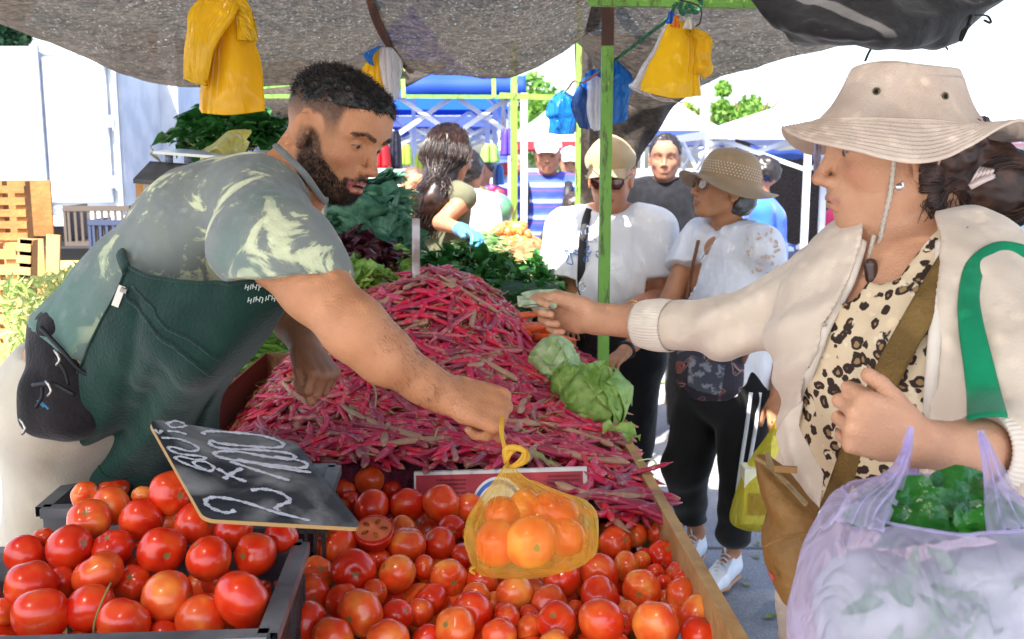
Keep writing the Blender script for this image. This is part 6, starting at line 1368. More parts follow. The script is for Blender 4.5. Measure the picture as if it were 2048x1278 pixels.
for u, v in ((1756, 181), (1888, 191)):
    dd = 1.42; best = min(range(A.shape[0]*n), key=lambda i: ((lambda p: (proj(p[0], p[1], p[2])[0]-u)**2+(proj(p[0], p[1], p[2])[1]-v)**2+(1e6 if p[1] > hcx.y else 0))(A.reshape(-1, 3)[i])) if i < 46*n else 1e9)
    c = Vector(A.reshape(-1, 3)[best]); nn = (c-Vector((hcx.x, hcx.y, c.z))).normalized(); x = nn.cross(Vector((0, 0, 1))).normalized(); y = x.cross(nn); c = c+nn*.001
    q = MB(); q.tube([c+(x*math.cos(a)+y*math.sin(a))*.0042 for a in np.linspace(0, 2*math.pi, 17)], .0014, 6); ey = q.build('eyelet', BRS, ht, True); q = MB(); q.add([c+nn*.0004+(x*math.cos(a)+y*math.sin(a))*.0034 for a in np.linspace(0, 2*math.pi, 13)[:-1]], [tuple(range(12))]); q.build('eyelet_hole', BLKM, ey)
CRD = M('cream_cord', 'efe4d2', .9, bump=.8, bscale=500)
for pts in ([(1790, 306), (1786, 345), (1779, 395), (1766, 450), (1755, 505), (1740, 540)], [(1730, 548), (1736, 525), (1741, 500), (1748, 470)]):
    c3 = [P(u, v, min(ray(skw, u, v, dmin=1.0), 1.40)-.013) for u, v in pts]; q = MB(); c = spl(c3, 60); q.tube(c, [.0032+.0007*math.sin(i*2.1) for i in range(60)], 6); q.build('chin_cord', CRD, ht, True)
tg = P(1740, 545, ray(skw, 1740, 545, dmin=1.0)-.012); solid('cord_toggle', [RC(tg+Vector((0, 0, .011)), .009, tg-Vector((-.004, 0, .010)), .0095, .01)], .002, M('toggle_wood', '3f241c', .35, clear=.4), ht)
# ---- glasses, earring, necklace
GLS = M('violet_frame', '8b7f95', .25, clear=.5)
q = MB(); q.tube(spl([Lw(.098, -.056, .014), Lw(.104, -.046, -.008), Lw(.106, -.032, -.020), Lw(.105, -.018, -.010)] , 14), .0040, 6); q.tube(spl([Lw(.098, -.056, .014), Lw(.098, -.058, .026)], 4), .0040, 6); q.tube([Lw(.100, -.058, .022), Lw(.02, -.078, .018)], .0016, 6); q.tube(spl([Lw(.103, -.054, .028), Lw(.102, -.057, .004), Lw(.098, -.052, -.024)], 8), .0038, 6); gl = q.build('glasses', GLS, sw_, True)
q = MB(); q.add([Lw(.099, -.055, .026), Lw(.1045, -.046, -.007), Lw(.1062, -.031, -.018), Lw(.1052, -.018, -.009), Lw(.104, -.018, .020)], [(0, 1, 2, 3, 4)]); q.build('lens', M('lens', 'b9a9c4', .1, alpha=.35), gl)
solid('earring', [EL(P(1797, 374, 1.328), (.0052, .0052, .0052), None, .001), RC(P(1799, 368, 1.328), .0014, P(1805, 364, 1.33), .0014, .001), RC(P(1805, 364, 1.33), .0014, P(1806, 374, 1.33), .0014, .001)], .0008, M('silver', 'd8d8dc', .15, metal=.9), sw_)
q = MB(); q.tube(spl(on(skw, [(1790, 590), (1800, 640), (1798, 700), (1800, 735)], .010, dmin=1.0), 30), [.0012+.0007*math.sin(i*2) for i in range(30)], 5); q.build('necklace', M('silver', 'd8d8dc', .15, metal=.9), sw_, True)
# ---- straps and brown bag
WEB = M('khaki_webbing', '7c6032', .8, .3, col2='6a5129', nscale=30, bump=.5, bscale=300)
bagr = empty('shoulder_bag', P(1590, 1080, 1.26), 'brown zipped sling bag with khaki webbing strap hanging in front of the shopper', 'bag')
allw = offs(tors, .028)+offs(shw, .024)
sp_ = on(allw, [(1955, 472), (1915, 505), (1880, 560), (1845, 620), (1800, 700), (1765, 770), (1730, 850), (1705, 910), (1685, 965), (1668, 1010), (1658, 1035)], .006, dmin=1.0)
ribbon('strap', sp_, .034, WEB, bagr, .003, 60)
LTH = M('brown_canvas', '85602f', .6, .35, col2='78542a', nscale=4, bump=.3, bscale=90)
rows = [(912, 1512, 1530, 1.285, .004), (925, 1508, 1552, 1.28, .018), (960, 1514, 1590, 1.27, .040), (1000, 1524, 1622, 1.26, .052), (1036, 1536, 1650, 1.26, .056), (1060, 1530, 1652, 1.26, .056), (1092, 1526, 1642, 1.26, .054), (1130, 1534, 1630, 1.265, .050), (1165, 1548, 1620, 1.27, .042), (1195, 1563, 1612, 1.27, .030), (1217, 1584, 1602, 1.275, .006)]
bdy = loft('bag_body', rows, LTH, bagr, 56, 60, lambda A, a: A+(.0035*fbm(A, 12, 2)+.0025*np.abs(fbm(A*np.array([1, 1, 2.2]), 22, 2)))[..., None]*np.array([1, 1, .3]), 2.3)
ZT = M('zip_teeth', 'c4ad84', .3, metal=.6, bump=1, bscale=700)
q = MB(); zc = spl([P(1511, 916, 1.268), P(1540, 935, 1.235), P(1580, 975, 1.205), P(1612, 1010, 1.205)], 40); q.tube(zc, .0028, 6); q.build('zip', M('zip_edge', '9a7a4a', .5), bagr, True)
q = MB()
for i in range(6, 38): q.bar(zc[i]+Vector((-.003, -.003, 0)), zc[i]+Vector((.004, -.003, .001)), .0014, .002, (0, 1, 0))
q.build('zip_teeth', ZT, bagr)
q = MB(); q.bar(P(1548, 937, 1.215), P(1594, 940, 1.205), .008, .004, (0, 1, 0)); q.build('zip_pull', LTH, bagr)
q = MB(); q.tube(spl([P(1548, 938, 1.22), P(1540, 925, 1.225), P(1535, 908, 1.235)], 10), .0035, 6); q.build('zip_slider', ZT, bagr, True)
q = MB(); q.tube([P(1652, 1036, 1.2)+Vector((math.cos(a)*.009, 0, math.sin(a)*.014)) for a in np.linspace(0, 6.283, 17)], .002, 6); q.build('ring', M('silver', 'd8d8dc', .15, metal=.9), bagr, True)
q = MB(); q.tube(spl([P(1527, 1094, 1.212), P(1560, 1078, 1.202), P(1600, 1068, 1.200), P(1640, 1066, 1.205)], 20), .0018, 5); q.build('pocket_seam', LTH, bagr, True)
q = MB(); q.tube(spl([P(1540, 1146, 1.225), P(1544, 1152, 1.222), P(1547, 1160, 1.224)], 6), .0028, 6); q.build('red_tag', M('tag_red', 'a33a28', .5), bagr, True)
GRT = cloth('green_cotton', '0f8a5e', '0b7a52', nscale=6)
gb = empty('tote_bag', P(2030, 980, 1.3), 'emerald green cloth tote hanging from the shopper\'s near shoulder', 'bag')
asl = allw+offs(sleeveL, .004)
ribbon('strap', [P(2120, 570, 1.27), P(2066, 520, 1.262)]+on(asl, [(2020, 502), (1985, 506), (1950, 535), (1938, 590), (1942, 650), (1955, 720), (1966, 780), (1974, 832)], .024, dmin=.9), .024, GRT, gb, .003, 60, wfn=lambda t: 1+.8*max(0, t-.55)*2)
G = [[P(1960, 800, 1.30), P(2000, 812, 1.29), P(2040, 830, 1.3)], [P(1975, 900, 1.31), P(2020, 900, 1.30), P(2080, 900, 1.3)], [P(1990, 960, 1.30), P(2060, 960, 1.27), P(2160, 960, 1.3)], [P(2010, 1060, 1.29), P(2090, 1060, 1.25), P(2200, 1060, 1.3)], [P(2060, 1230, 1.3), P(2130, 1230, 1.27), P(2200, 1230, 1.3)]]
sheet('bag_body', G, GRT, gb, 40, 30, .004, lambda A: A+.008*fbm(A, 12, 2)[..., None])
# ---- banknotes in the outstretched hand
NOTE = M('banknote', 'c3cfb0', .8, col2='98a88a', nscale=60, transl=.15)
nn_ = empty('banknotes', P(1085, 600, 1.8), 'folded pale green banknotes held out between thumb and fingers', 'banknotes')
for i, (a, b, c, d_) in enumerate((((1042, 586, 1.80), (1113, 575, 1.80), (1116, 600, 1.80), (1050, 606, 1.79)), ((1034, 592, 1.79), (1075, 600, 1.785), (1120, 604, 1.785), (1036, 613, 1.785)), ((1040, 600, 1.785), (1118, 604, 1.78), (1112, 618, 1.775), (1038, 614, 1.78)))):
    sheet('note', [[P(*a), P(*b)], [P(*d_), P(*c)]], NOTE, nn_, 8, 12, .0006, lambda A, i=i: A+np.array([0, .003, .0015])*np.sin(np.linspace(0, 5+i, A.shape[1]))[None, :, None])
q = MB(); q.tube(spl([P(1044, 611, 1.774), P(1080, 609, 1.772), P(1104, 617, 1.77), P(1086, 613, 1.771), P(1050, 616, 1.773)], 20), .0008, 4); q.build('printed_line', M('note_ink', '5c6b5a', .8), nn_)
# ---- lilac carrier bag
def film(name, col, alpha=.5, tr=.35, rough=.22, tcol=None, ns=17, bd=.02):
    m = bpy.data.materials.new(name); m.use_nodes = True; t = m.node_tree; N = t.nodes; L = t.links; b = N['Principled BSDF']; out = N['Material Output']
    b.inputs['Base Color'].default_value = C4(col); b.inputs['Roughness'].default_value = rough; b.inputs['Specular IOR Level'].default_value = .6
    tc = N.new('ShaderNodeTexCoord'); n = N.new('ShaderNodeTexNoise'); n.inputs['Scale'].default_value = ns; n.inputs['Detail'].default_value = 2; n.inputs['Distortion'].default_value = 1.2
    mp = N.new('ShaderNodeMapping'); mp.inputs['Scale'].default_value = (1.6, 1, .55); L.new(tc.outputs['Object'], mp.inputs[0]); L.new(mp.outputs[0], n.inputs['Vector'])
    s5 = N.new('ShaderNodeMath'); s5.operation = 'SUBTRACT'; s5.inputs[1].default_value = .5; L.new(n.outputs['Fac'], s5.inputs[0]); ab = N.new('ShaderNodeMath'); ab.operation = 'ABSOLUTE'; L.new(s5.outputs[0], ab.inputs[0]); bp = N.new('ShaderNodeBump'); bp.inputs['Strength'].default_value = 1; bp.inputs['Distance'].default_value = bd; L.new(ab.outputs[0], bp.inputs['Height']); L.new(bp.outputs[0], b.inputs['Normal'])
    tl = N.new('ShaderNodeBsdfTranslucent'); tl.inputs[0].default_value = C4(col); tp = N.new('ShaderNodeBsdfTransparent'); tp.inputs[0].default_value = C4(tcol or 'f4f0fa')
    m1 = N.new('ShaderNodeMixShader'); m1.inputs[0].default_value = tr; L.new(b.outputs[0], m1.inputs[1]); L.new(tl.outputs[0], m1.inputs[2])
    lw = N.new('ShaderNodeLayerWeight'); lw.inputs[0].default_value = .35; mr = N.new('ShaderNodeMapRange'); mr.inputs[3].default_value = alpha; mr.inputs[4].default_value = min(1, alpha+.45); L.new(lw.outputs['Facing'], mr.inputs[0])
    m2 = N.new('ShaderNodeMixShader'); L.new(mr.outputs[0], m2.inputs[0]); L.new(tp.outputs[0], m2.inputs[1]); L.new(m1.outputs[0], m2.inputs[2]); L.new(m2.outputs[0], out.inputs['Surface']); return m
LIL = film('lilac_film', 'e6dcfa', .36, .55, .14, 'f6f2fd'); LILB = LIL
cb = empty('carrier_bag', P(1850, 1200, 1.0), 'translucent lilac carrier bag full of greens hanging from the shopper\'s forearm', 'bag')
rows = [(1003, 1706, 2060, 1.01, .082), (1030, 1680, 2090, 1.0, .09), (1080, 1650, 2120, .995, .10), (1150, 1620, 2145, .99, .11), (1240, 1602, 2155, .99, .12), (1300, 1598, 2155, .99, .12), (1380, 1605, 2140, 1.0, .115), (1450, 1660, 2090, 1.0, .09), (1480, 1760, 2000, 1.0, .02)]
def crump(A, a):
    A = A.copy(); n_ = fbm(A*np.array([1, 1, 1.0]), 9, 3)-1.3*np.abs(fbm(A*np.array([1.4, 1, .8])+3, 13, 2)); A[..., 1] -= .011*n_; A[..., 0] += .006*fbm(A+5, 11, 2); return A
cbb = loft('bag_body', rows, LIL, cb, 90, 80, crump, 2.4, caps=False)
def handle(pts_l, pts_r, ds, name='handle'):
    G = []
    for (a, b, d_) in zip(pts_l, pts_r, ds): G.append([P(a[0]+(b[0]-a[0])*t, a[1]+(b[1]-a[1])*t, d_+(-.018*math.sin(math.pi*t))) for t in (0, .25, .5, .75, 1)])
    def pleat(A): A = A.copy(); s_ = np.linspace(0, 1, A.shape[1])[None, :]; t = np.linspace(0, 1, A.shape[0])[:, None]; A[..., 1] += .005*np.sin(s_*34+2*np.sin(t*3))*(1-.5*t)*ss(t, 0, .15); A[..., 0] += .002*np.sin(s_*20+t*3); return A
    return sheet(name, G, LILB, cb, 60, 60, 0, pleat)
handle([(1817, 852), (1806, 900), (1775, 940), (1700, 985), (1668, 1040)], [(1826, 856), (1818, 910), (1800, 980), (1782, 1030), (1772, 1066)], [1.055, 1.03, 1.0, .96, .945])
handle([(1956, 862), (1962, 900), (1966, 960), (1968, 1020), (1974, 1066)], [(1964, 860), (1985, 900), (2018, 960), (2055, 1020), (2088, 1050)], [1.06, 1.03, 1.0, .965, .945])
handle([(1826, 856), (1816, 900), (1808, 960), (1800, 1000), (1790, 1060)], [(1832, 856), (1836, 900), (1840, 960), (1850, 1000), (1860, 1060)], [1.13, 1.13, 1.12, 1.11, 1.10])
handle([(1950, 862), (1945, 900), (1940, 960), (1935, 1000), (1930, 1060)], [(1964, 862), (1968, 900), (1972, 960), (1975, 1000), (1985, 1060)], [1.13, 1.13, 1.12, 1.11, 1.10])
bt = [Vector(v.co) for v in cbb.data.vertices[:90]]; q = MB(); q.tube([p+Vector((0, -.001, 0)) for p in bt]+[bt[0]], .0016, 5); q.build('hem', LILB, cb, True)
# ================================================================ other people
WTEE = cloth('white_cotton', 'dcdcdc', 'd2d3d6', nscale=3, bump=.2)
BLKC = cloth('black_shorts', '141416', '1d1d20', nscale=5)
# ---- woman in the tan cap
pc = P(1222, 520, 3.85); pos = Vector((pc.x, pc.y, 0)); yw = -108
Tm = Matrix.Translation(pos) @ Matrix.Rotation(R(yw), 4, 'Z'); Ti = Tm.inverted()
def loc(p): q = Ti @ p; return (q.x, q.y, q.z)
cw, T_c, ac = figure('person', 'older woman in tan cap and red sunglasses, white printed tee and black shorts', pos, yw, H=1.66, girth=1.40, skin='b97f5c', shirt=None, pants=BLKC, short=1, shoes='333333', crown=1, elL=loc(P(1322, 595, 3.75)), wrL=loc(P(1262, 618, 3.55)), elR=loc(P(1112, 590, 3.9)), wrR=loc(P(1130, 640, 3.7)), h=.007, headyaw=6, headpitch=12, face=dict(lip='93504a', blush=.2, openness=0))
# her tee as its own piece with loose sleeves
g_ = 1.4; k_ = 1.66/1.65
def W(x, y, z): return Tm @ Vector((x, y, z))
sdc = Tm.to_3x3() @ Vector((0, 1, 0))
tp = [FC(W(0, 0, .90), (.225, .165), W(0, 0, 1.10), (.215, .165), sdc, .06), FC(W(0, 0, 1.10), (.215, .165), W(0, 0, 1.30), (.195, .145), sdc, .06), EL(W(.07, .08, 1.20), (.09, .09, .09), None, .06), EL(W(.07, -.08, 1.20), (.09, .09, .09), None, .06)]
for i, (a, b, c) in enumerate(ac): tp += [RC(W(0, (.08, -.08)[i], 1.375), .065, a, .075, .05), RC(a, .078, a.lerp(b, .95), .082, .04)]
def tcpost(X, Y, Z, d):
    u, v, dd = proj(X, Y, Z); d = np.maximum(d, -(Z-.955)); d = np.maximum(d, Z-1.44)
    for a, b, c in ac:
        e = a.lerp(b, .74); n = (b-a).normalized(); s_ = (X-e.x)*n.x+(Y-e.y)*n.y+(Z-e.z)*n.z; r_ = np.sqrt((X-e.x)**2+(Y-e.y)**2+(Z-e.z)**2); d = np.maximum(d, np.where((r_ < .17) & ((X-W(0, 0, 0).x)*(e.x-W(0, 0, 0).x) > .02), s_, -1))
    return d
tee = solid('t_shirt', tp+[EL(W(.035, 0, 1.47), (.085, .085, .075), None, .01, 's')], .007, WTEE, cw, tcpost, disp=lambda V, n: .010*fbm(V*np.array([1, 1, .6]), 8, 2)-.007*np.abs(fbm(V*np.array([1, 1, .5])+2, 11, 2)))
BLI = M('blue_ink', '4a6fb0', .8)
def drawing(strokes, prims, r_, name, mat, parent, dmin=2.5):
    q = MB()
    for st_ in strokes:
        c = spl(on(prims, st_, .016, dmin=dmin), max(3, len(st_)*3)); q.tube(c, r_, 4)
    return q.build(name, mat, parent, True)
f_ = 2.925
def zz(l): return [(1000+x/f_, 200+y/f_) for x, y in l]
drawing([zz(l) for l in ([(380,880),(400,910),(390,950),(410,960),(425,960),(420,930),(405,890),(385,875),(378,890)], [(385,880),(420,868),(445,880),(430,900),(410,895)], [(430,890),(450,905),(462,900),(455,885),(470,880)], [(500,880),(515,875),(520,855),(510,860),(500,880),(495,905),(515,915),(520,900),(505,890)], [(495,915),(490,940),(500,945)], [(510,918),(515,940),(505,945)], [(520,905),(535,885)], [(560,890),(575,885),(580,910),(570,918),(560,900)])], tp, .0022, 'printed_figures', BLI, tee)
drawing([zz(l) for l in ([(405,765),(405,790),(420,788),(425,772),(405,762)], [(432,790),(436,765),(445,780),(452,765),(455,788)], [(465,790),(470,762),(480,790)], [(500,760),(500,785),(515,780)], [(520,765),(540,765)], [(530,765),(530,790)], [(548,788),(556,765),(566,788)], [(585,768),(600,768)], [(590,768),(592,790)], [(612,765),(604,790),(620,788)], [(505,745),(515,735),(520,748)], [(530,745),(532,735),(545,738),(540,748)], [(555,748),(560,736),(570,748)], [(455,815),(470,815)], [(462,815),(462,835)], [(475,835),(478,818),(488,820)], [(500,830),(510,815),(520,820),(515,832),(500,830)], [(530,815),(530,832),(545,830)], [(550,818),(560,814),(562,832)])], tp, .0014, 'printed_lettering', M('grey_ink', '7e8fb8', .8), tee)
STR = M('black_strap', '121214', .6)
sp_ = on(offs(tp, .004), [(1180, 418), (1172, 440), (1166, 480), (1163, 530), (1163, 575), (1172, 600), (1195, 612)], .008, dmin=2.5); ribbon('bag_strap', sp_, .03, STR, tee, .003, 40)
q = MB(); q.tube([P(1163, 572, 3.6)+Vector((math.cos(a)*.012, -.03, math.sin(a)*.016)) for a in np.linspace(0, 6.28, 13)], .003, 5); q.build('strap_ring', M('silver', 'd8d8dc', .15, metal=.9), tee, True)
o = solid('shoulder_bag', [FC(P(1185, 655, 3.62), (.08, .03), P(1240, 662, 3.6), (.08, .03), (0, 0, 1), .02)], .006, M('black_leather', '1a1a1c', .45), None, disp=folds(.004, 12)); tag(o, 'small black shoulder bag at the waist of the woman in the tan cap', 'bag')
TANC = cloth('tan_cap', 'a8926f', '97815f', nscale=6)
R3 = T_c.to_3x3()
def Lc(x, y, z): return T_c @ Vector((x, y, z))
ch = solid('cap', [FC(Lc(-.008, 0, .035), (.090, .108), Lc(-.014, 0, .055), (.090, .104), R3 @ Vector((0, 1, 0)), .01), EL(Lc(-.014, 0, .075), (.102, .092, .042), R3, .02)], .006, TANC, cw, clip((Lc(0, 0, .046), R3 @ Vector((-.05, 0, -1)))), disp=folds(.003, 16))
G = [[Lc(.075+.075*t, y*(1+.1*t), .058-.018*t-1.5*y*y*(1+.6*t)) for y in (-.066, -.038, 0, .038, .066)] for t in (0, .5, 1)]
sheet('peak', G, TANC, ch, 12, 20, .005); q = MB(); q.tube(spl([Lc(.152*math.cos(a)-.0, .095*math.sin(a), .042-1.5*(.09*math.sin(a))**2*1.6) for a in np.linspace(-1.1, 1.1, 9)], 24), .0025, 5); q.build('peak_seam', TANC, ch, True)
q = MB(); e0 = P(1228, 315, 3.72); q.tube([e0, e0+Vector((0, .004, 0))], .007, 8); q.build('eyelet', BLKM, ch)
SGL = M('amber_lens', '5a1d12', .08, clear=1); SGF = M('dark_frame', '1c0f0d', .3)
sg_ = None; q = MB()
for s_ in (1, -1):
    ring = [Lc(.104-.018*(abs(y_)/.06)**2, y_, z_) for y_, z_ in ((s_*.010, .020), (s_*.034, .024), (s_*.058, .020), (s_*.060, .002), (s_*.045, -.016), (s_*.024, -.016), (s_*.011, -.002))]; c0 = Lc(.104, s_*.034, .003); q.add(ring+[c0], [(i, (i+1) % 7, 7) for i in range(7)])
lens = q.build('sunglasses', SGL, cw, True); q = MB()
for s_ in (1, -1): q.tube([Lc(.105-.018*(abs(y_)/.06)**2, y_, z_) for y_, z_ in ((s_*.010, .020), (s_*.034, .024), (s_*.058, .020), (s_*.060, .002), (s_*.045, -.016), (s_*.024, -.016), (s_*.011, -.002), (s_*.010, .020))], .0028, 5); q.tube([Lc(.088, s_*.060, .018), Lc(.0, s_*.080, .016)], .003, 5)
q.tube([Lc(.106, .012, .016), Lc(.106, -.012, .016)], .003, 5); q.build('frame', SGF, lens, True)
solid('hair', [EL(Lc(-.03, 0, .02), (.085, .082, .06), R3, .01)], .006, hairmat('grey_hair', '7a7570', '55504c'), cw, clip((Lc(-.02, 0, 0), R3 @ Vector((1, 0, 0))), (Lc(0, 0, -.02), R3 @ Vector((0, 0, -1)))), disp=folds(.004, 40))
wl = ac[0][2]; q = MB(); ax_ = (ac[0][2]-ac[0][1]).normalized(); x = ax_.cross(Vector((0, 0, 1))).normalized(); y = ax_.cross(x); cw_ = wl-ax_*.015
q.tube([cw_+(x*math.cos(a)+y*math.sin(a))*.030 for a in np.linspace(0, 6.283, 20)], .006, 6, flat=.5); wt = q.build('wristwatch', M('gold', 'c9a24c', .25, metal=.9), cw, True); q = MB(); q.tube([cw_+Vector((0, -.028, .006)), cw_+Vector((0, -.037, .008))], .014, 14); q.build('watch_face', M('dial', 'e8e6e0', .3), wt)

# ---- woman in the perforated hat
pd_ = P(1455, 600, 3.55); pos = Vector((pd_.x, pd_.y, 0)); yw = -150
Tm = Matrix.Translation(pos) @ Matrix.Rotation(R(yw), 4, 'Z'); Ti = Tm.inverted(); Td = Tm.copy()
LP_ = []
for s_, (ku, kv, kd), ((hu, hv, hd), ang) in ((-1, (1372, 930, 3.72), ((1392, 1090, 4.02), -118)), (1, (1490, 930, 3.55), ((1462, 1128, 3.66), -125))):
    hl = Hz(hu, hv+8, .05); f = Vector((math.cos(R(ang)), math.sin(R(ang)), 0)); LP_.append((Tm @ Vector((0, s_*.09, .80)), P(ku, kv, kd), hl+Vector((0, 0, .07)), hl+f*.12+Vector((0, 0, .0))))
BLT = cloth('black_joggers', '0f0f11', '18181a', nscale=5)
dw, T_d, ad = figure('person', 'older woman in perforated tan hat, white lace-shouldered blouse and striped black joggers', pos, yw, H=1.62, girth=1.05, skin='b5805c', shirt=None, pants=None, shoes='e6e6e8', crown=1, elR=loc(P(1322, 640, 3.55)), wrR=loc(P(1247, 705, 3.35)), elL=loc(P(1560, 640, 3.6)), wrL=loc(P(1556, 790, 3.4)), h=.006, headyaw=-18, headpitch=-13, face=dict(lip='8d5148', blush=.15, openness=.002), legs=False, legpts=LP_)
def W(x, y, z): return Td @ Vector((x, y, z))
sdd = Td.to_3x3() @ Vector((0, 1, 0))
tp = [FC(W(.0, 0, .80), (.20, .15), W(0, 0, 1.05), (.175, .135), sdd, .06), FC(W(0, 0, 1.05), (.175, .135), W(0, 0, 1.28), (.17, .13), sdd, .06), EL(W(.06, .07, 1.14), (.085, .085, .08), None, .06), EL(W(.06, -.07, 1.14), (.085, .085, .08), None, .06)]
for i, (a, b, c) in enumerate(ad): tp += [RC(W(0, (.07, -.07)[i], 1.345), .06, a, .068, .05), RC(a, .070, a.lerp(b, .45), .075, .04)]
vcut = [RC(W(.10, 0, 1.43), .062, W(.165, -.01, 1.17), .014, .01, 's'), EL(W(.03, 0, 1.44), (.085, .085, .075), None, .01, 's')]
def tdpost(X, Y, Z, d):
    d = np.maximum(d, -(Z-.82-.02*np.sin(X*14))); d = np.maximum(d, Z-1.405)
    for a, b, c in ad:
        e = a.lerp(b, .40); n = (b-a).normalized(); s_ = (X-e.x)*n.x+(Y-e.y)*n.y+(Z-e.z)*n.z; r_ = np.sqrt((X-e.x)**2+(Y-e.y)**2+(Z-e.z)**2); d = np.maximum(d, np.where((r_ < .14), s_, -1))
    return d
LACE = cloth('white_blouse', 'dcdce0', 'd0d2da', nscale=4, bump=.2)
bl2 = solid('blouse', tp+vcut, .006, LACE, dw, tdpost, disp=lambda V, n: .008*fbm(V*np.array([1.3, 1.3, .5]), 10, 2)-.006*np.abs(fbm(V*np.array([1.2, 1, .5])+2, 12, 2))+.004*np.sin(V[:, 0]*45+V[:, 2]*6+2*fbm(V, 5, 1))*ss(-V[:, 2], -1.2, -1.05))
rg = random.Random(6); q = MB()           # cut-work holes of the lace shoulder
for i in range(46):
    u, v = 1500+rg.uniform(-8, 60), 430+rg.uniform(0, 120); 
    if (u-1490)*.9 > (v-405): continue
    d_ = ray(tp, u, v, dmin=2.6, off=0); 
    if d_ > 4: continue
    c = P(u, v, d_-.012); a = rg.uniform(0, 3); dx = Vector((math.cos(a), 0, math.sin(a))); dy = Vector((-math.sin(a), 0, math.cos(a))); s_ = rg.uniform(.003, .0065); q.add([c+dx*math.cos(t)*s_*1.7+dy*math.sin(t)*s_*.8 for t in np.linspace(0, 6.28, 9)[:-1]], [tuple(range(8))])
q.build('lace_holes', M('lace_gap', 'c3a48e', .9), bl2)
st_ = on(offs(tp, .002), [(1397, 480), (1388, 520), (1380, 560), (1374, 600)], .006, dmin=2.6); ribbon('purse_strap', st_, .012, M('brown_leather', '6d4028', .5), bl2, .002, 20)
q = MB(); c = spl(on(offs(tp, -.012), [(1475, 425), (1440, 470), (1415, 500), (1400, 520), (1396, 495), (1405, 450)], .012, dmin=2.6), 40); q.tube(c, .0016, 4); q.build('necklace', M('silver', 'd8d8dc', .15, metal=.9), dw, True)
# hat with a perforated band
PHT = cloth('perforated_hat', '9c8468', '8b7459', nscale=4); R3 = T_d.to_3x3() @ Matrix.Rotation(R(-2), 3, 'Y')
def Ld(x, y, z): return T_d @ Vector((x, y, z))
prof = [(.001, .150), (.03, .149), (.06, .140), (.082, .118), (.094, .085), (.100, .05), (.104, .038), (.118, .030), (.140, .024), (.158, .022), (.160, .018), (.140, .019), (.105, .032), (.09, .06)]
pr2 = cr(np.array(prof), 44); n = 64; A = []
for r_, z in pr2:
    t = min(1, max(0, (r_-.104)/.055)); A.append([tuple(Ld(-.012+math.cos(a)*r_*1.10, math.sin(a)*r_, z+t*(.022*math.cos(2*a)-.01+.004*math.sin(3*a+1)))) for a in np.linspace(0, 2*math.pi, n, endpoint=False)])
A = np.array(A); ht2 = mesh('hat', A.reshape(-1, 3), grid_faces(len(pr2), n, True), PHT, dw)
q = MB()
for row in range(6):
    r_, z = (.1055, .052) if row == 0 else (.1050-.0014*row-.0007*row*row*.6, .052+.0095*row)
    for j in range(58):
        a = (j+.5*(row % 2))/58*2*math.pi; c = Ld(-.012+math.cos(a)*r_*1.10*1.004, math.sin(a)*r_*1.004, z); nn = (T_d.to_3x3() @ Vector((math.cos(a), math.sin(a), .25))).normalized(); x = nn.cross(Vector((0, 0, 1))).normalized(); y = x.cross(nn)
        q.add([c+nn*.0012+(x*math.cos(t)+y*math.sin(t))*.0022 for t in np.linspace(0, 6.28, 7)[:-1]], [tuple(range(6))])
q.build('hat_perforations', M('perforation', 'd9cdb8', .8), ht2)
solid('hair', [EL(Ld(-.035, 0, -.005), (.080, .083, .066), T_d.to_3x3(), .01), RC(Ld(-.06, .04, -.03), .04, Ld(-.06, -.04, -.03), .04, .03)], .005, hairmat('steel_grey_hair', '5d6064', '3e4043'), dw, clip((Ld(-.028, 0, 0), T_d.to_3x3() @ Vector((1, 0, .2))), (Ld(0, 0, .05), T_d.to_3x3() @ Vector((0, 0, 1)))), disp=folds(.005, 45))
GL2 = M('brown_frame', '5a2a20', .3, clear=.4); q = MB()
for s_ in (1, -1):
    q.tube([Ld(.104-.014*(abs(y_)/.06)**2, y_, z_) for y_, z_ in ((s_*.012, .018), (s_*.034, .021), (s_*.056, .016), (s_*.057, -.006), (s_*.036, -.016), (s_*.014, -.008), (s_*.012, .018))], .0022, 5); q.tube([Ld(.090, s_*.058, .014), Ld(.0, s_*.080, .012)], .0022, 5)
q.tube([Ld(.106, .012, .010), Ld(.106, -.012, .010)], .0022, 5); g2 = q.build('glasses', GL2, dw, True); q = MB()
for s_ in (1, -1): q.add([Ld(.103-.014*(abs(y_)/.06)**2, y_, z_) for y_, z_ in ((s_*.012, .018), (s_*.034, .021), (s_*.056, .016), (s_*.057, -.006), (s_*.036, -.016), (s_*.014, -.008))], [tuple(range(6))])
q.build('lens', M('glass_sheen', 'e6ded4', .05, alpha=.35, clear=1), g2)
# joggers with double white side stripes
hp_ = [FC(W(0, 0, .93), (.175, .14), W(0, 0, .80), (.19, .145), sdd, .04)]; J2 = []
for s_, (ku, kv, kd), (fu, fv, fd) in ((-1, (1372, 930, 3.72), (1383, 1040, 3.95)), (1, (1490, 930, 3.55), (1466, 1065, 3.64))):
    a = W(0, s_*.09, .80); b = P(ku, kv, kd); c = P(fu, fv, fd); J2.append((a, b, c)); hp_ += [RC(a, .108, b, .088, .03), RC(b, .088, c, .062, .02)]
jg = solid('joggers', hp_, .006, BLT, dw, lambda X, Y, Z, d: np.maximum(d, -(Z-J2[0][2].z-.0)*1.0+.0), disp=lambda V, n: .006*fbm(V, 7, 2)+.004*np.sin(V[:, 2]*60+4*fbm(V, 4, 1))*ss(-V[:, 2], -.45, -.3))
STW = M('white_tape', 'd9dbe2', .8)
for o_ in (0, 14): ribbon('side_stripe', on(hp_, [(1520-o_*1.3, 785), (1512-o_*1.3, 850), (1500-o_*1.2, 920), (1488-o_, 990), (1484-o_, 1050)], .010, dmin=2.6), .013, STW, jg, .002, 40)
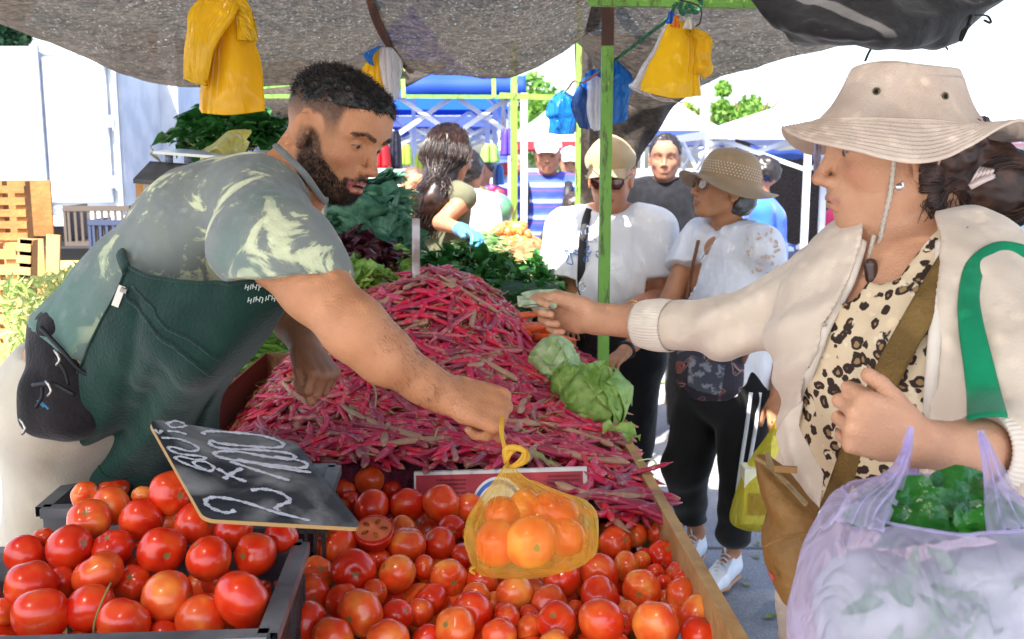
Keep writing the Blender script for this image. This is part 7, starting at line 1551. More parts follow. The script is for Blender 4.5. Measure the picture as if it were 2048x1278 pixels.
# visible ankles and sneakers are re-posed to the photograph's stance
for ch in list(dw.children):
    if ch.name.startswith('shoe'): bpy.data.objects.remove(ch)
SNK = M('white_leather', 'dcdee2', .45, bump=.1, bscale=80); SOLE = M('gum_sole', 'b08468', .6)
for (hu, hv, hd), ang in (((1462, 1128, 3.66), -125), ((1392, 1090, 4.02), -118)):
    hl = Hz(hu, hv+8, .05); f = Vector((math.cos(R(ang)), math.sin(R(ang)), 0)); s2 = Vector((-f.y, f.x, 0)); Z = Vector((0, 0, 1))
    sh = solid('sneaker', [RC(hl+Z*.01, .040, hl+f*.12-Z*.002, .040, .02), RC(hl+f*.12, .038, hl+f*.19-Z*.012, .034, .02), RC(hl+Z*.055-f*.005, .036, hl+Z*.02, .040, .02), RC(hl+f*.05+Z*.055, .030, hl+f*.12+Z*.02, .034, .02)], .004, SNK, dw, clip((Vector((0, 0, .024)), (0, 0, -1)), (hl+Z*.075, f*.35+Z)))
    solid('sole', [FC(hl-Z*.025, (.044, .02), hl+f*.12-Z*.025, (.044, .02), s2, .02), FC(hl+f*.12-Z*.025, (.044, .02), hl+f*.20-Z*.022, (.036, .018), s2, .02)], .004, SOLE, sh, clip((Vector((0, 0, .030)), (0, 0, 1)), (Vector((0, 0, .004)), (0, 0, -1))))
    q = MB()
    for i in range(6): c = hl+f*(.06+.017*i)+Z*(.068-.011*i); q.tube([c-s2*.020, c+Z*.012, c+s2*.020], .003, 5)
    q.tube([hl+f*.05+Z*.085, hl+f*.075+Z*.11, hl+f*.06+Z*.075], .004, 5); q.build('laces', M('laces', 'cfd0d4', .8), sh, True)
# patterned purse
def ethnic(t, vec, src):
    N = t.nodes; L = t.links; mp = N.new('ShaderNodeMapping'); mp.inputs['Rotation'].default_value = (0, R(12), R(0)); L.new(vec, mp.inputs[0])
    v = N.new('ShaderNodeTexVoronoi'); v.inputs['Scale'].default_value = 17; v.inputs['Randomness'].default_value = .25; v.distance = 'MANHATTAN'; L.new(mp.outputs[0], v.inputs['Vector'])
    r = N.new('ShaderNodeValToRGB'); r.color_ramp.interpolation = 'CONSTANT'; e = r.color_ramp.elements; e[0].position = 0; e[0].color = C4('8f4232'); e[1].position = .62; e[1].color = C4('2b2730')
    for p_, c in ((.22, '2b2730'), (.30, 'b0573f'), (.40, '231f28'), (.50, '8d8078'), (.55, '5a2c3a')): q = e.new(p_); q.color = C4(c)
    L.new(v.outputs['Distance'], r.inputs[0]); return r.outputs[0]
PRS = M('woven_purse', '333333', .8, custom=ethnic, bump=.3, bscale=200); pr_ = empty('purse', P(1418, 745, 3.1), 'small dark woven purse with diamond pattern at the hip of the perforated-hat woman', 'purse')
pb = loft('purse_body', [(703, 1360, 1478, 3.22, .01), (715, 1352, 1486, 3.22, .035), (745, 1349, 1488, 3.20, .045), (775, 1356, 1484, 3.20, .045), (792, 1376, 1468, 3.21, .03), (800, 1400, 1455, 3.22, .006)], PRS, pr_, 40, 30, lambda A, a: A+.004*fbm(A, 14, 2)[..., None], 2.6)
sheet('flap', [[P(1378, 713, 3.165), P(1415, 720, 3.155), P(1450, 732, 3.155)], [P(1376, 745, 3.145), P(1410, 755, 3.14), P(1445, 765, 3.145)], [P(1374, 772, 3.145), P(1404, 785, 3.14), P(1438, 790, 3.15)]], M('flap_grey', '35363f', .8, col2='77777c', nscale=45, ncontrast=(.52, .60), bump=.3), pr_, 20, 20, .004)
ribbon('purse_strap', [P(1486, 725, 3.18), P(1496, 705, 3.2), P(1512, 690, 3.28)], .016, M('brown_leather', '6d4028', .5), pr_, .003, 14)
q = MB(); w0 = ad[1][2]; ax_ = (ad[1][2]-ad[1][1]).normalized(); x = ax_.cross(Vector((0, 0, 1))).normalized(); y = ax_.cross(x); q.tube([w0-ax_*.02+(x*math.cos(a)+y*math.sin(a))*.028 for a in np.linspace(0, 6.283, 20)], .007, 6, flat=.5); q.build('smart_band', M('black_rubber', '141416', .4), dw, True)
# her shopping bag: yellow film round a white carton
YF = film('yellow_film', 'd9cf4a', .42, .45, .2, 'f4efb0'); YFB = film('yellow_film_bunched', 'd6c23a', .7, .45, .25, 'eadf80')
yb = empty('carrier_bag', P(1510, 960, 3.0), 'yellow translucent carrier bag with a pale carton behind the brown sling bag', 'bag')
loft('bag_body', [(830, 1556, 1562, 3.2, .004), (870, 1535, 1566, 3.2, .02), (920, 1500, 1572, 3.18, .04), (970, 1478, 1578, 3.17, .06), (1010, 1464, 1582, 3.17, .065), (1045, 1460, 1580, 3.17, .06), (1062, 1490, 1560, 3.18, .02)], YF, yb, 40, 40, lambda A, a: A+.006*fbm(A, 12, 2)[..., None])
o = tag(MB().box((P(1480, 1040, 3.2).x, P(1480, 1040, 3.2).y-.04, P(1480, 1040, 3.2).z), (P(1570, 1040, 3.2).x, P(1480, 1040, 3.2).y+.03, P(1480, 925, 3.2).z)).build('carton', M('carton', 'e2dfc0', .6)), 'pale carton inside the yellow carrier bag', 'carton')
MB().box((P(1495, 1020, 3.15).x, P(1480, 1040, 3.2).y-.0425, P(1480, 1020, 3.2).z), (P(1560, 1040, 3.2).x, P(1480, 1040, 3.2).y-.0405, P(1480, 975, 3.2).z)).build('printed_panel', M('carton_print', '9a5a6a', .6), o)

# ---- the long-haired vendor
OLV = cloth('olive_tank', '5c5c48'); JB = cloth('black_jeans', '17171b')
p0 = P(868, 420, 4.75); pos = Vector((p0.x, p0.y, 0)); Tm = Matrix.Translation(pos) @ Matrix.Rotation(R(35), 4, 'Z'); Ti = Tm.inverted()
lv, T_l, al = figure('person', 'young vendor with very long dark hair, olive tank top and blue gloves among the onions', pos, 35, H=1.75, girth=.92, skin='b0785a', shirt=OLV, sleeve=0, pants=JB, shoes='222222', elR=loc(P(882, 445, 4.55)), wrR=loc(P(930, 462, 4.38)), elL=loc(P(905, 440, 4.95)), wrL=loc(P(938, 490, 4.95)), h=.008, headyaw=20, headpitch=14, lean=.06)
def Ll(x, y, z): return T_l @ (Vector((x, y, z))*1.09)
HL = hairmat('long_dark_hair', '1c110d', '33201a', .35); c0 = Ll(-.03, 0, .05)
hb = solid('hair', [EL(Ll(-.018, 0, .045), (.112, .100, .100), T_l.to_3x3(), .02), RC(Ll(-.05, 0, 0), .085, P(868, 400, 4.66), .075, .05), RC(P(868, 400, 4.66), .075, P(845, 470, 4.70), .035, .05)], .008, HL, lv, clip((Ll(.035, 0, 0), T_l.to_3x3() @ Vector((1, 0, -.15)))), disp=folds(.006, 22, (1, 1, .25)))
rg = np.random.RandomState(4); q = MB()
for i in range(760):
    dv = rg.normal(size=3); dv[0] = -abs(dv[0])*.9; dv[2] = abs(dv[2]); dv /= np.linalg.norm(dv); yy = dv[1]*.09
    s0 = Ll(-.018+.116*dv[0], .104*dv[1], .045+.104*dv[2]); e0 = P(845+rg.normal()*12+yy*180, 475+rg.uniform(-80, 8), 4.60+rg.uniform(0, .16)); m0 = P(872+rg.normal()*9+yy*260, 375+rg.normal()*6, 4.58+rg.uniform(0, .18))
    s1 = Ll(-.018+.122*dv[0]-.01, .112*dv[1], -.04); q.tube(spl([s0, s1, m0, e0], 11), [.0018]*10+[.0005], 3)
q.build('hair_strands', HL, hb, True)
GLV = M('blue_nitrile', '4f8fc4', .35)
for i, (a, b, c) in enumerate(al): solid('glove', offs(hand_prims(c, (c-b), Tm.to_3x3() @ Vector((.3, 0, .8)), curl=((.4, .5, .4),)*4, s=.92*1.75/1.65), .0035)+[RC(c-(c-b).normalized()*.05, .032, c, .031, .01)], .006, GLV, lv)
# ---- man in the striped polo
def stripes(t, vec, src):
    N = t.nodes; L = t.links; sp = N.new('ShaderNodeSeparateXYZ'); L.new(vec, sp.inputs[0]); m = N.new('ShaderNodeMath'); m.operation = 'MULTIPLY'; m.inputs[1].default_value = 9.5; L.new(sp.outputs['Z'], m.inputs[0])
    f = N.new('ShaderNodeMath'); f.operation = 'FRACT'; L.new(m.outputs[0], f.inputs[0]); r = N.new('ShaderNodeValToRGB'); r.color_ramp.interpolation = 'CONSTANT'; e = r.color_ramp.elements; e[0].position = 0; e[0].color = C4('2c3f9e'); e[1].position = .86; e[1].color = C4('3a55b8')
    for p_, c in ((.34, '5a3a86'), (.42, '2c3f9e'), (.60, '7f9ad6'), (.68, 'd8dcec'), (.78, '7f9ad6')): q = e.new(p_); q.color = C4(c)
    L.new(f.outputs[0], r.inputs[0]); return r.outputs[0]
SPO = M('striped_polo', '2c3f9e', .8, custom=stripes, bump=.1); JN = cloth('blue_jeans', '2b4468', '3b5a85', nscale=4)
def bg(u, d, label, yaw, H, **k):
    p = P(u, 400, d); k.setdefault('h', .011); return figure('person', label, Vector((p.x, p.y, 0)), yaw, H=H, **k)
sm_, T_s, as_ = bg(1096, 6.7, 'man in a blue striped polo with white cap and backpack straps', -95, 1.76, girth=1.25, skin='b07a5c', shirt=SPO, sleeve=.5, pants=JN, hatfn=cap_hat('e6e8ec', .06), shoes='dddddd')
for y_ in (.14, -.14): ribbon('backpack_strap', [T_s @ Vector((-.03, y_, -.14)), T_s @ Vector((.13, y_, -.20)), T_s @ Vector((.165, y_, -.34)), T_s @ Vector((.10, y_*1.25, -.46))], .055, STR, sm_, .01, 20)
bg(1328, 5.6, 'woman with short dark hair and black v-neck blouse standing behind the hats', -100, 1.74, girth=1.3, skin='9c7058', shirt=cloth('navy_blouse', '08090f', '13141b', nscale=30), sleeve=.5, pants=BLKC, hair='1d1614', vneck=.10, h=.008)
FLR = M('floral_print', '1c1718', .8, col2='c4432f', nscale=11, ncontrast=(.50, .54), bump=.1)
bg(1392, 6.5, 'woman in a black dress with red flowers, half hidden behind the perforated hat', -120, 1.52, girth=1.2, skin='a8755a', shirt=FLR, sleeve=.45, pants=cloth('mustard_skirt', 'b9962f'), short=1, shoes='c99a2e', hair='2a1c18')
bg(1530, 5.6, 'man in a bright blue tee raising a hand to his ear', 160, 1.62, girth=1.1, skin='a87256', shirt=cloth('bright_blue_tee', '2f62c4'), sleeve=.45, pants=JN, hair='1f1a1a', elR=(.12, -.26, 1.25), wrR=(.12, -.12, 1.42))
bg(932, 5.9, 'young woman in a white tee with a red print beside the long-haired vendor', 60, 1.66, skin='a8755a', shirt=M('white_red_print', 'e2e0e2', .8, col2='c0392b', nscale=6, ncontrast=(.60, .63)), sleeve=.4, pants=JB, hair='1a1412', hairlen='long')
bg(968, 8.0, 'woman in a magenta top standing behind the watermelons', -110, 1.62, girth=1.2, skin='b07a5c', shirt=cloth('magenta_top', 'b4378f'), sleeve=.4, pants=JN, hair='2a1c18', h=.014)
bg(823, 6.6, 'child in a yellow shirt at the left of the long-haired vendor', -60, 1.55, skin='b98563', shirt=cloth('yellow_shirt', 'd6b52e'), sleeve=.4, pants=JN, hair='6b4a30', h=.014)
bg(1000, 9.6, 'man in a light blue shirt and jeans far down the aisle', -80, 1.68, skin='a8755a', shirt=cloth('light_blue_shirt', '8fb0d8'), sleeve=.6, pants=JN, hatfn=cap_hat('3c4f8c', .06), h=.016)
bg(1138, 8.6, 'person in a pale cap and light shirt right of the striped polo man', -90, 1.70, skin='b98563', shirt=cloth('pale_shirt', 'c9d4e6'), sleeve=.5, pants=JN, hatfn=cap_hat('aeb9cc', .06), h=.016)
bg(1150, 5.7, 'woman in a black strappy top turned away behind the tan-capped woman', 80, 1.42, girth=1.1, skin='c08a68', shirt=cloth('black_top', '1a191b'), sleeve=0, pants=BLKC, hair='2a1c18', h=.012)
bg(1252, 8.2, 'man in a blue jacket under the blue valance tent', -90, 1.64, girth=1.1, skin='a8755a', shirt=cloth('blue_jacket', '3a5fae'), sleeve=1, pants=JN, hair='3a2a22', h=.016)
bg(1700, 8.6, 'person in a hot pink top near the right white tent poles', -100, 1.40, girth=1.15, skin='b98563', shirt=cloth('pink_top', 'd4446c'), sleeve=.5, pants=cloth('grey_pants', '77777c'), hair='2a1c18', h=.016)
bg(2035, 6.0, 'person in a blue shirt partly cut by the right edge of the picture', -100, 1.50, girth=1.2, skin='b98563', shirt=cloth('royal_shirt', '3558b8'), sleeve=1, pants=JN, hair='2a1c18', h=.016)
bg(905, 10.5, 'distant shopper in a grey tee under the farthest white tent', -70, 1.66, skin='a8755a', shirt=cloth('grey_tee', '8a8d92'), sleeve=.5, pants=JN, hair='2a1c18', h=.018)
bg(1040, 11.5, 'distant shopper in a dark tee near the red valance tent', -100, 1.70, skin='a8755a', shirt=cloth('dark_tee', '2e3038'), sleeve=.5, pants=JN, hair='2a1c18', h=.018)
# ================================================================ greens, roots, scale, hanging bags
def leafg(acc, base, dr, nm, L_, W_, ruf=.15, curl=.5, nu=7, nv=5, fold=.25, seed=0, stem=.0, shape=0, col=None):
    """one leaf blade: grid from base along dr, ruffled at its edge"""
    dr = np.array(Vector(dr).normalized()[:]); nm = np.array(Vector(nm)[:], float); nm -= dr*nm.dot(dr); nm /= np.linalg.norm(nm)+1e-9; s_ = np.cross(dr, nm); b = np.array(base[:], float)
    u = np.linspace(0, 1, nu)[:, None]; v = np.linspace(-1, 1, nv)[None, :]
    w_ = (np.sin(np.pi*np.clip(u*.92+.08, 0, 1))**.75 if shape == 0 else np.clip(np.minimum(u*5+.25, (1-u)*2.2+.05), 0, 1))*W_/2
    bend = curl*u*u*L_; ph = seed*1.7; e = ruf*W_*np.sin(u*9+ph+v*2)*np.abs(v)**2+ruf*W_*.5*np.sin(u*21+ph*3)*np.abs(v)**3
    A = b+dr*(u*L_)[..., None]*(1-.25*curl*u[..., None])+s_*(v*w_)[..., None]+nm*(-bend+0*v)[..., None]+nm*(np.abs(v)*w_*fold*2+e)[..., None]
    o = acc[2]; acc[0].append(A.reshape(-1, 3)); acc[1].append(grid_faces(nu, nv)+o); acc[2] += nu*nv
    if len(acc) > 3 and col is not None: acc[3].append(np.tile(col, (nu*nv, 1)))
def finish(name, acc, mat, parent=None): return mesh(name, np.concatenate(acc[0]), np.concatenate(acc[1]), mat, parent, True, cols=np.concatenate(acc[3]) if len(acc) > 3 and acc[3] else None)
def veins(t, vec, src): return src
def leafm(name, c, c2, gl=.35, tr=.25, nscale=25): return M(name, c, gl, .5, col2=c2, nscale=nscale, transl=tr, bump=.4, bscale=70)
SPN = leafm('spinach_leaf', '3f7a34', '2a5f2a'); CHD = leafm('chard_leaf', '36702f', '265a28', .28); LETG = leafm('lettuce_leaf', 'b4d474', '86b24a', .4, .4); RLET = leafm('red_lettuce_leaf', '3f1420', '5c2a30', .4, .2)
ICE = leafm('iceberg_leaf', 'd0e0a8', 'a4c47c', .35, .3); BRL = leafm('cabbage_leaf', '6a9a7c', '4a7a60', .4, .2); BRH = M('broccoli_floret', '3a6a4c', .8, .3, col2='527f5a', nscale=30, bump=1, bscale=200); LEEK = leafm('leek_leaf', '7fae3e', '5f9433', .35, .35)
STM = M('pale_stem', 'c3d09a', .5)
def bunch(name, mat, n, L_, W_, label, cat, group, spread=1.0, seed=0, shape=0, ruf=.15, curl=.5, stems=True):
    rg = np.random.RandomState(seed); r_ = empty(name, (0, 0, 0), label, cat, group); acc = [[], [], 0]; q = MB()
    for i in range(n):
        a = rg.uniform(0, 6.28); el = rg.uniform(.15, 1.3); d_ = np.array([math.cos(a)*math.cos(el)*spread, math.sin(a)*math.cos(el)*spread, math.sin(el)]); s0 = d_*rg.uniform(.02, .09)
        nm = np.array([-math.cos(a)*.5, -math.sin(a)*.5, 1])+rg.normal(size=3)*.3
        leafg(acc, s0, d_+rg.normal(size=3)*.2, nm, L_*rg.uniform(.6, 1.1), W_*rg.uniform(.7, 1.1), ruf, curl, seed=i, shape=shape)
        if stems and i % 2 == 0: q.tube([(0, 0, -.03), tuple(s0*1.0), tuple(s0+d_*.05)], .003, 5)
    finish('leaves', acc, mat, r_)
    if stems: q.build('stems', STM, r_, True)
    return r_
def copyt(o, loc, rz=0, sc_=1, label=None, rx=0, ry=0):
    c = o.copy(); COL.objects.link(c); c.location = loc; c.rotation_euler = (rx, ry, rz); c.scale = (sc_,)*3
    if label: c['label'] = label
    for ch in o.children: d = ch.copy(); COL.objects.link(d); d.parent = c; d.matrix_parent_inverse = Matrix.Identity(4)
    return c
rg = random.Random(31)
def scatter(proto, spots, labels=None, sc0=1, sc1=1, tilt=.4):
    for i, (u, v, d) in enumerate(spots):
        l = labels[i % len(labels)] if labels else None; s_ = rg.uniform(sc0, sc1)
        if i == 0: proto.location = P(u, v, d); proto.rotation_euler = (rg.uniform(-tilt, tilt), rg.uniform(-tilt, tilt), rg.uniform(0, 6)); proto.scale = (s_,)*3; proto['label'] = l or proto['label']
        else: copyt(proto, P(u, v, d), rg.uniform(0, 6), s_, l, rg.uniform(-tilt, tilt), rg.uniform(-tilt, tilt))
# supports behind the beans
q = MB(); q.box((-1.55, 3.62, .72), (.26, 5.2, .76)); 
for x_, y_ in ((-1.5, 3.7), (.18, 3.7), (-1.5, 5.1), (.18, 5.1)): q.box((x_, y_, 0), (x_+.06, y_+.06, .72))
tag(q.build('produce_table', WOOD), 'wooden table behind the bean heap carrying the green vegetables', 'table')
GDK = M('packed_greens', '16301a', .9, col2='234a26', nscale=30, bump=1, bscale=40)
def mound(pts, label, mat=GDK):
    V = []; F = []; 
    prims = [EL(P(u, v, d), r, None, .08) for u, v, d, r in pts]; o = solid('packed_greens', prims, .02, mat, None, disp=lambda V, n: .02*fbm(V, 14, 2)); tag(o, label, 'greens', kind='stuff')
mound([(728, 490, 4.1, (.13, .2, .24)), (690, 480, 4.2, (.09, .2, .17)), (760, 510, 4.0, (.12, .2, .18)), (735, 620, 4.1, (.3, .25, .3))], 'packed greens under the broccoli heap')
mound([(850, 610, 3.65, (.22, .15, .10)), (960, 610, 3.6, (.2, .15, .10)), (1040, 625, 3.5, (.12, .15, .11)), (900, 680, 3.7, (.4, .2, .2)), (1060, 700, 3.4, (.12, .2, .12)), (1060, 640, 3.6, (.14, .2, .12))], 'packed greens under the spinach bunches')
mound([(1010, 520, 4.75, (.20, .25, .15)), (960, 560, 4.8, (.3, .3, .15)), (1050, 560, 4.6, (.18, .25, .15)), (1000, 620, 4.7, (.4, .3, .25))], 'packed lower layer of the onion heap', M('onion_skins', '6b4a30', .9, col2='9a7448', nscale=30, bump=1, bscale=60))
# broccoli and cabbages
pr = [EL((0, 0, 0), (.055, .055, .035), None, .02), RC((0, 0, -.07), .02, (0, 0, -.02), .025, .02)]
rs = np.random.RandomState(5)
for i in range(70):
    a = rs.uniform(0, 6.28); el = math.asin(rs.uniform(.05, 1)); r_ = .058+rs.uniform(-.006, .006); pr.append(EL((math.cos(a)*math.cos(el)*r_, math.sin(a)*math.cos(el)*r_, math.sin(el)*r_*.75), (.014,)*3, None, .006))
bp = empty('broccoli_head', (0, 0, 0), 'dark blue-green broccoli head in the tall pile behind the vendor\'s chin', 'broccoli', 'broccoli heads in the tall pile')
solid('florets', pr, .005, BRH, bp, disp=lambda V, n: .0025*fbm(V, 90, 2)); acc = [[], [], 0]
for i in range(7): a = i*.9; leafg(acc, (math.cos(a)*.03, math.sin(a)*.03, -.05), (math.cos(a), math.sin(a), .7), (-math.cos(a), -math.sin(a), 1), .12, .09, .1, .3, seed=i)
finish('leaves', acc, BRL, bp)
sp = [(640+rg.uniform(0, 178), 0, 0) for _ in range(46)]; spots = []
for i in range(46):
    t = rg.random(); v = 385+t*130; hw_ = 45+35*min(1, (v-370)/90); u = 728+rg.uniform(-1, 1)*hw_; spots.append((u, v, 3.72+.25*abs(u-735)/100-.12*t+.1*rg.random()))
scatter(bp, spots, None, .75, 1.05, .9)
for o in COL.objects:
    if o.name.startswith('broccoli_head'): uu = 1024+o.location.x/o.location.y*FPX*.99; o['label'] = 'dark blue-green broccoli head '+('near the top of the tall pile' if o.location.z > 1.42 else 'at the foot of the pile by the red lettuce' if o.location.z < 1.28 else 'on the left of the pile under the vendor\'s beard' if uu < 735 else 'on the right of the pile beside the long hair')
cab = empty('cabbage', (0, 0, 0), 'loose-leaved blue-green cabbage', 'cabbage', 'loose-leaved cabbages on the broccoli pile'); acc = [[], [], 0]; rs = np.random.RandomState(2)
for i in range(22): a = rs.uniform(0, 6.28); el = rs.uniform(.2, 1.4); d_ = (math.cos(a)*math.cos(el), math.sin(a)*math.cos(el), math.sin(el)); leafg(acc, (0, 0, -.03), d_, (-d_[0], -d_[1], 1.2), .16, .15, .06, .5, 9, 7, .1, seed=i)
finish('leaves', acc, BRL, cab)
scatter(cab, [(768, 362, 3.9), (728, 378, 3.85), (788, 398, 3.9), (700, 440, 3.8)], ['blue-green cabbage on the very top of the broccoli pile', 'ribbed cabbage just right of the vendor\'s lips', 'cabbage next to the hair of the long-haired vendor', 'cabbage below the vendor\'s beard'], .6, .72, .4)
# red and green leaf lettuce
rl = bunch('red_lettuce', RLET, 46, .12, .09, 'x', 'lettuce', 'dark red lettuces', 1, 1, ruf=.35, stems=False); scatter(rl, [(700, 520, 3.5), (735, 530, 3.45), (680, 545, 3.45), (748, 552, 3.4), (715, 552, 3.35)], ['dark red lettuce at the top of the red group', 'dark red lettuce nearest the wooden stake', 'dark red lettuce closest to the vendor\'s sleeve', 'dark red lettuce above the first beans', 'dark red lettuce in the front of the red group'], .75, .9, .5)
gl = bunch('leaf_lettuce', LETG, 40, .12, .09, 'x', 'lettuce', 'pale leaf lettuces', 1, 4, ruf=.3, stems=False); scatter(gl, [(775, 545, 3.5), (700, 580, 3.2), (735, 585, 3.2), (790, 565, 3.4), (668, 575, 3.25)], ['pale leaf lettuce right of the red lettuces', 'pale leaf lettuce touching the vendor\'s sleeve hem', 'pale leaf lettuce behind the first bean pods', 'pale leaf lettuce left of the wooden stake', 'pale leaf lettuce lowest under the sleeve'], .6, .8, .5)
# spinach
sb = bunch('spinach_bunch', SPN, 46, .12, .075, 'dark green spinach bunch in the band behind the bean heap', 'spinach', 'spinach bunches behind the beans', 1.1, 8, ruf=.12)
spots = [(u+rg.uniform(-10, 10), v+rg.uniform(-6, 6), d) for u, v, d in ((790, 540, 3.7), (830, 535, 3.75), (865, 550, 3.7), (905, 540, 3.7), (945, 530, 3.7), (975, 550, 3.65), (1000, 560, 3.6), (1030, 575, 3.55), (1055, 600, 3.5), (1075, 620, 3.45), (960, 580, 3.55), (1010, 595, 3.5), (1040, 630, 3.4), (1085, 650, 3.35), (880, 572, 3.6), (920, 570, 3.6), (1065, 560, 3.9), (1090, 580, 3.8), (1100, 610, 3.7), (1095, 540, 4.1))]
scatter(sb, spots, None, .52, .72, .5)
for o in COL.objects:
    if o.name.startswith('spinach_bunch'): uu = 1024+o.location.x/o.location.y*FPX*.99; o['label'] = 'dark green spinach bunch '+('left of centre, just right of the wooden stake' if uu < 900 else 'below the onions' if uu < 990 else 'beside the carrots' if o.location.y < 3.5 else 'near the outstretched banknotes' if uu > 1050 else 'between the onions and the banknotes')
ck = bunch('chard_bunch', CHD, 60, .17, .11, 'large dark glossy chard bunch', 'chard', 'chard bunches heaped by the scale', 1.1, 12, ruf=.2); scatter(ck, [(400, 290, 3.6), (450, 262, 3.7), (505, 262, 3.7), (530, 290, 3.6), (460, 290, 3.5)], ['chard bunch at the left end of the heap by the scale', 'chard bunch directly below the big yellow bags', 'chard bunch at the top right of the heap', 'chard bunch nearest the vendor\'s collar', 'chard bunch behind the crumpled yellow bag'], .6, .7, .4)
q = MB(); a = P(370, 320, 3.9); b = P(600, 320, 3.9); q.box((a.x, a.y-.15, .0), (b.x, a.y+.3, a.z-.02)); tag(q.build('crate_stack', M('stack_grey', '55504a', .9, col2='3d3833', nscale=6)), 'stack of boxes carrying the chard beside the scale', 'boxes')
# leeks by the cardboard box
acc = [[], [], 0]; rs = np.random.RandomState(6)
for i in range(150): p = P(470+rs.uniform(0, 130), 650+rs.uniform(0, 95), 3.35+rs.uniform(0, .2)); a = rs.normal()*.35+.5; leafg(acc, p, (math.cos(a), -.2+rs.normal()*.2, math.sin(a)*.5), (0, -.3, 1), rs.uniform(.12, .25), rs.uniform(.012, .03), .1, .5, seed=i, shape=1)
tag(finish('leek_leaves', acc, LEEK), 'pile of long light green leek leaves behind the cardboard box', 'leeks', kind='stuff')
# onions
ONI = M('onion_skin', 'c48a4a', .35, .5, col2='9c5a2c', nscale=2.2, ncontrast=(.4, .6), var=.2, clear=.2)
nu, nv = 14, 18; th = np.linspace(0, math.pi, nu)[:, None]; ph = (np.arange(nv)*2*math.pi/nv)[None, :]; rr = 1-.12*np.cos(th)**2+.35*np.exp(-(th/.25)**2); A = np.stack([rr*np.sin(th)*np.cos(ph), rr*np.sin(th)*np.sin(ph), rr*np.cos(th)+0*ph], -1)
on_ = mesh('onion', A.reshape(-1, 3), grid_faces(nu, nv, True), ONI); om = on_.data; bpy.data.objects.remove(on_)
for i in range(64):
    t = rg.random(); u = 1020+rg.uniform(-1, 1)*(25+60*t); v = 452+t*105; d = 4.62-.18*t+rg.uniform(0, .08)
    o = bpy.data.objects.new('onion', om); COL.objects.link(o); o.location = P(u, v, d); s_ = rg.uniform(.026, .038); o.scale = (s_,)*3; o.rotation_euler = (rg.uniform(0, 3), rg.uniform(0, 3), 0); tag(o, 'golden brown onion in the heap beside the blue glove', 'onion', 'onions in the heap')
q = MB(); rs = np.random.RandomState(3)
for i in range(70): a = P(915+rs.uniform(-15, 20), 492+rs.uniform(-12, 22), 4.5); q.tube(spl([a, P(960+rs.uniform(-20, 20), 478+rs.uniform(-15, 25), 4.42), P(1000+rs.uniform(-25, 30), 492+rs.uniform(-20, 30), 4.45)], 7), .0028, 4)
tag(q.build('spring_onions', leafm('spring_onion', '5f8f4a', 'a9c088'), smooth=True), 'sheaf of green spring onion tops under the blue gloved hand', 'spring onions', kind='stuff')
# watermelons, coloured goods and far stalls
WMT = M('watermelon_rind', '3f7a55', .3, .5, col2='7fae86', nscale=3, clear=.3)
for (u, v, d, r_, l) in ((958, 425, 6.3, .10, 'round watermelon left of the larger one on the far stall'), (986, 418, 6.2, .115, 'large pale green watermelon above the magenta crate')):
    tag(solid('watermelon', [EL(P(u, v, d), (r_*1.1, r_, r_*.92), None, .01)], .012, WMT, None), l, 'watermelon')
q = MB(); a = P(955, 442, 6.1); b = P(1000, 430, 6.1); q.box((a.x, a.y-.02, a.z-.25), (b.x, a.y+.3, b.z-.03)); tag(q.build('magenta_crate', M('magenta_plastic', 'b0408a', .5)), 'magenta plastic crate below the watermelons', 'crate')
q = MB(); q.box((-.75, 6.1, .0), (.02, 7.6, P(970, 440, 6.3).z-.11)); tag(q.build('fruit_stand', M('stand_cloth', '8a6a72', .8)), 'low fruit stand under the watermelons', 'table')
gc2 = ['c23a4a', 'e8e4e0', '5fa35a', 'd9a441', 'b24a86', 'e6d9c0', '7aa0c8']
for i in range(46):
    p = P(925+rg.uniform(0, 75), 372+rg.uniform(0, 45), 6.9+rg.uniform(-.2, .3)); s_ = rg.uniform(.03, .055); q = MB(); V = []
    for k in range(6):
        for j in range(8): a = j/8*6.283; t = k/5*math.pi; V.append(p+Vector((math.sin(t)*math.cos(a), math.sin(t)*math.sin(a), math.cos(t)*.85))*s_)
    o = mesh('fruit', V, grid_faces(6, 8, True), M('fruit'+str(i % 7), gc2[i % 7], .4)); tag(o, 'small bright fruit heaped on the far stall behind the watermelons', 'fruit', 'fruit on the far stall')
for (u0, v0, u1, v1, d, c, l) in ((745, 285, 778, 335, 5.6, 'd21f2c', 'red garment hanging beside the vendor\'s nose'), (778, 262, 800, 338, 5.7, '14142a', 'black and navy garment hanging right of the red one'), (796, 290, 822, 330, 6.0, 'a8cf4a', 'lime green bag hanging left of the long hair'), (960, 288, 996, 325, 6.2, 'a5d86a', 'light green bag hanging from the white canopy frame'), (1000, 258, 1028, 312, 5.6, '5a3fb0', 'violet bag hanging at the right end of the blue canopy'), (828, 308, 846, 345, 7.0, 'c8d84a', 'small yellow green bag hanging farther back'), (992, 330, 1006, 370, 8.0, '3f7ac0', 'small blue garment hanging above the magenta top'), (1006, 325, 1018, 350, 8.2, 'd84a3a', 'small orange red garment hanging above the magenta top')):
    m_ = M('hang_'+c, c, .45, col2=None, transl=.4, bump=.3, bscale=30); G = [[P(u0+(u1-u0)*(.5+(s_-.5)*w_), v0+(v1-v0)*t, d) for s_ in (0, .5, 1)] for t, w_ in ((0, .35), (.3, .8), (1, 1))]
    o = sheet('hanging_bag' if 'bag' in l else 'hanging_garment', G, m_, None, 16, 18, .012, lambda A: A+np.array([0, 1, 0])*.03*np.sin(np.linspace(0, 14, A.shape[1]))[None, :, None]); tag(o, l, 'bag' if 'bag' in l else 'garment')
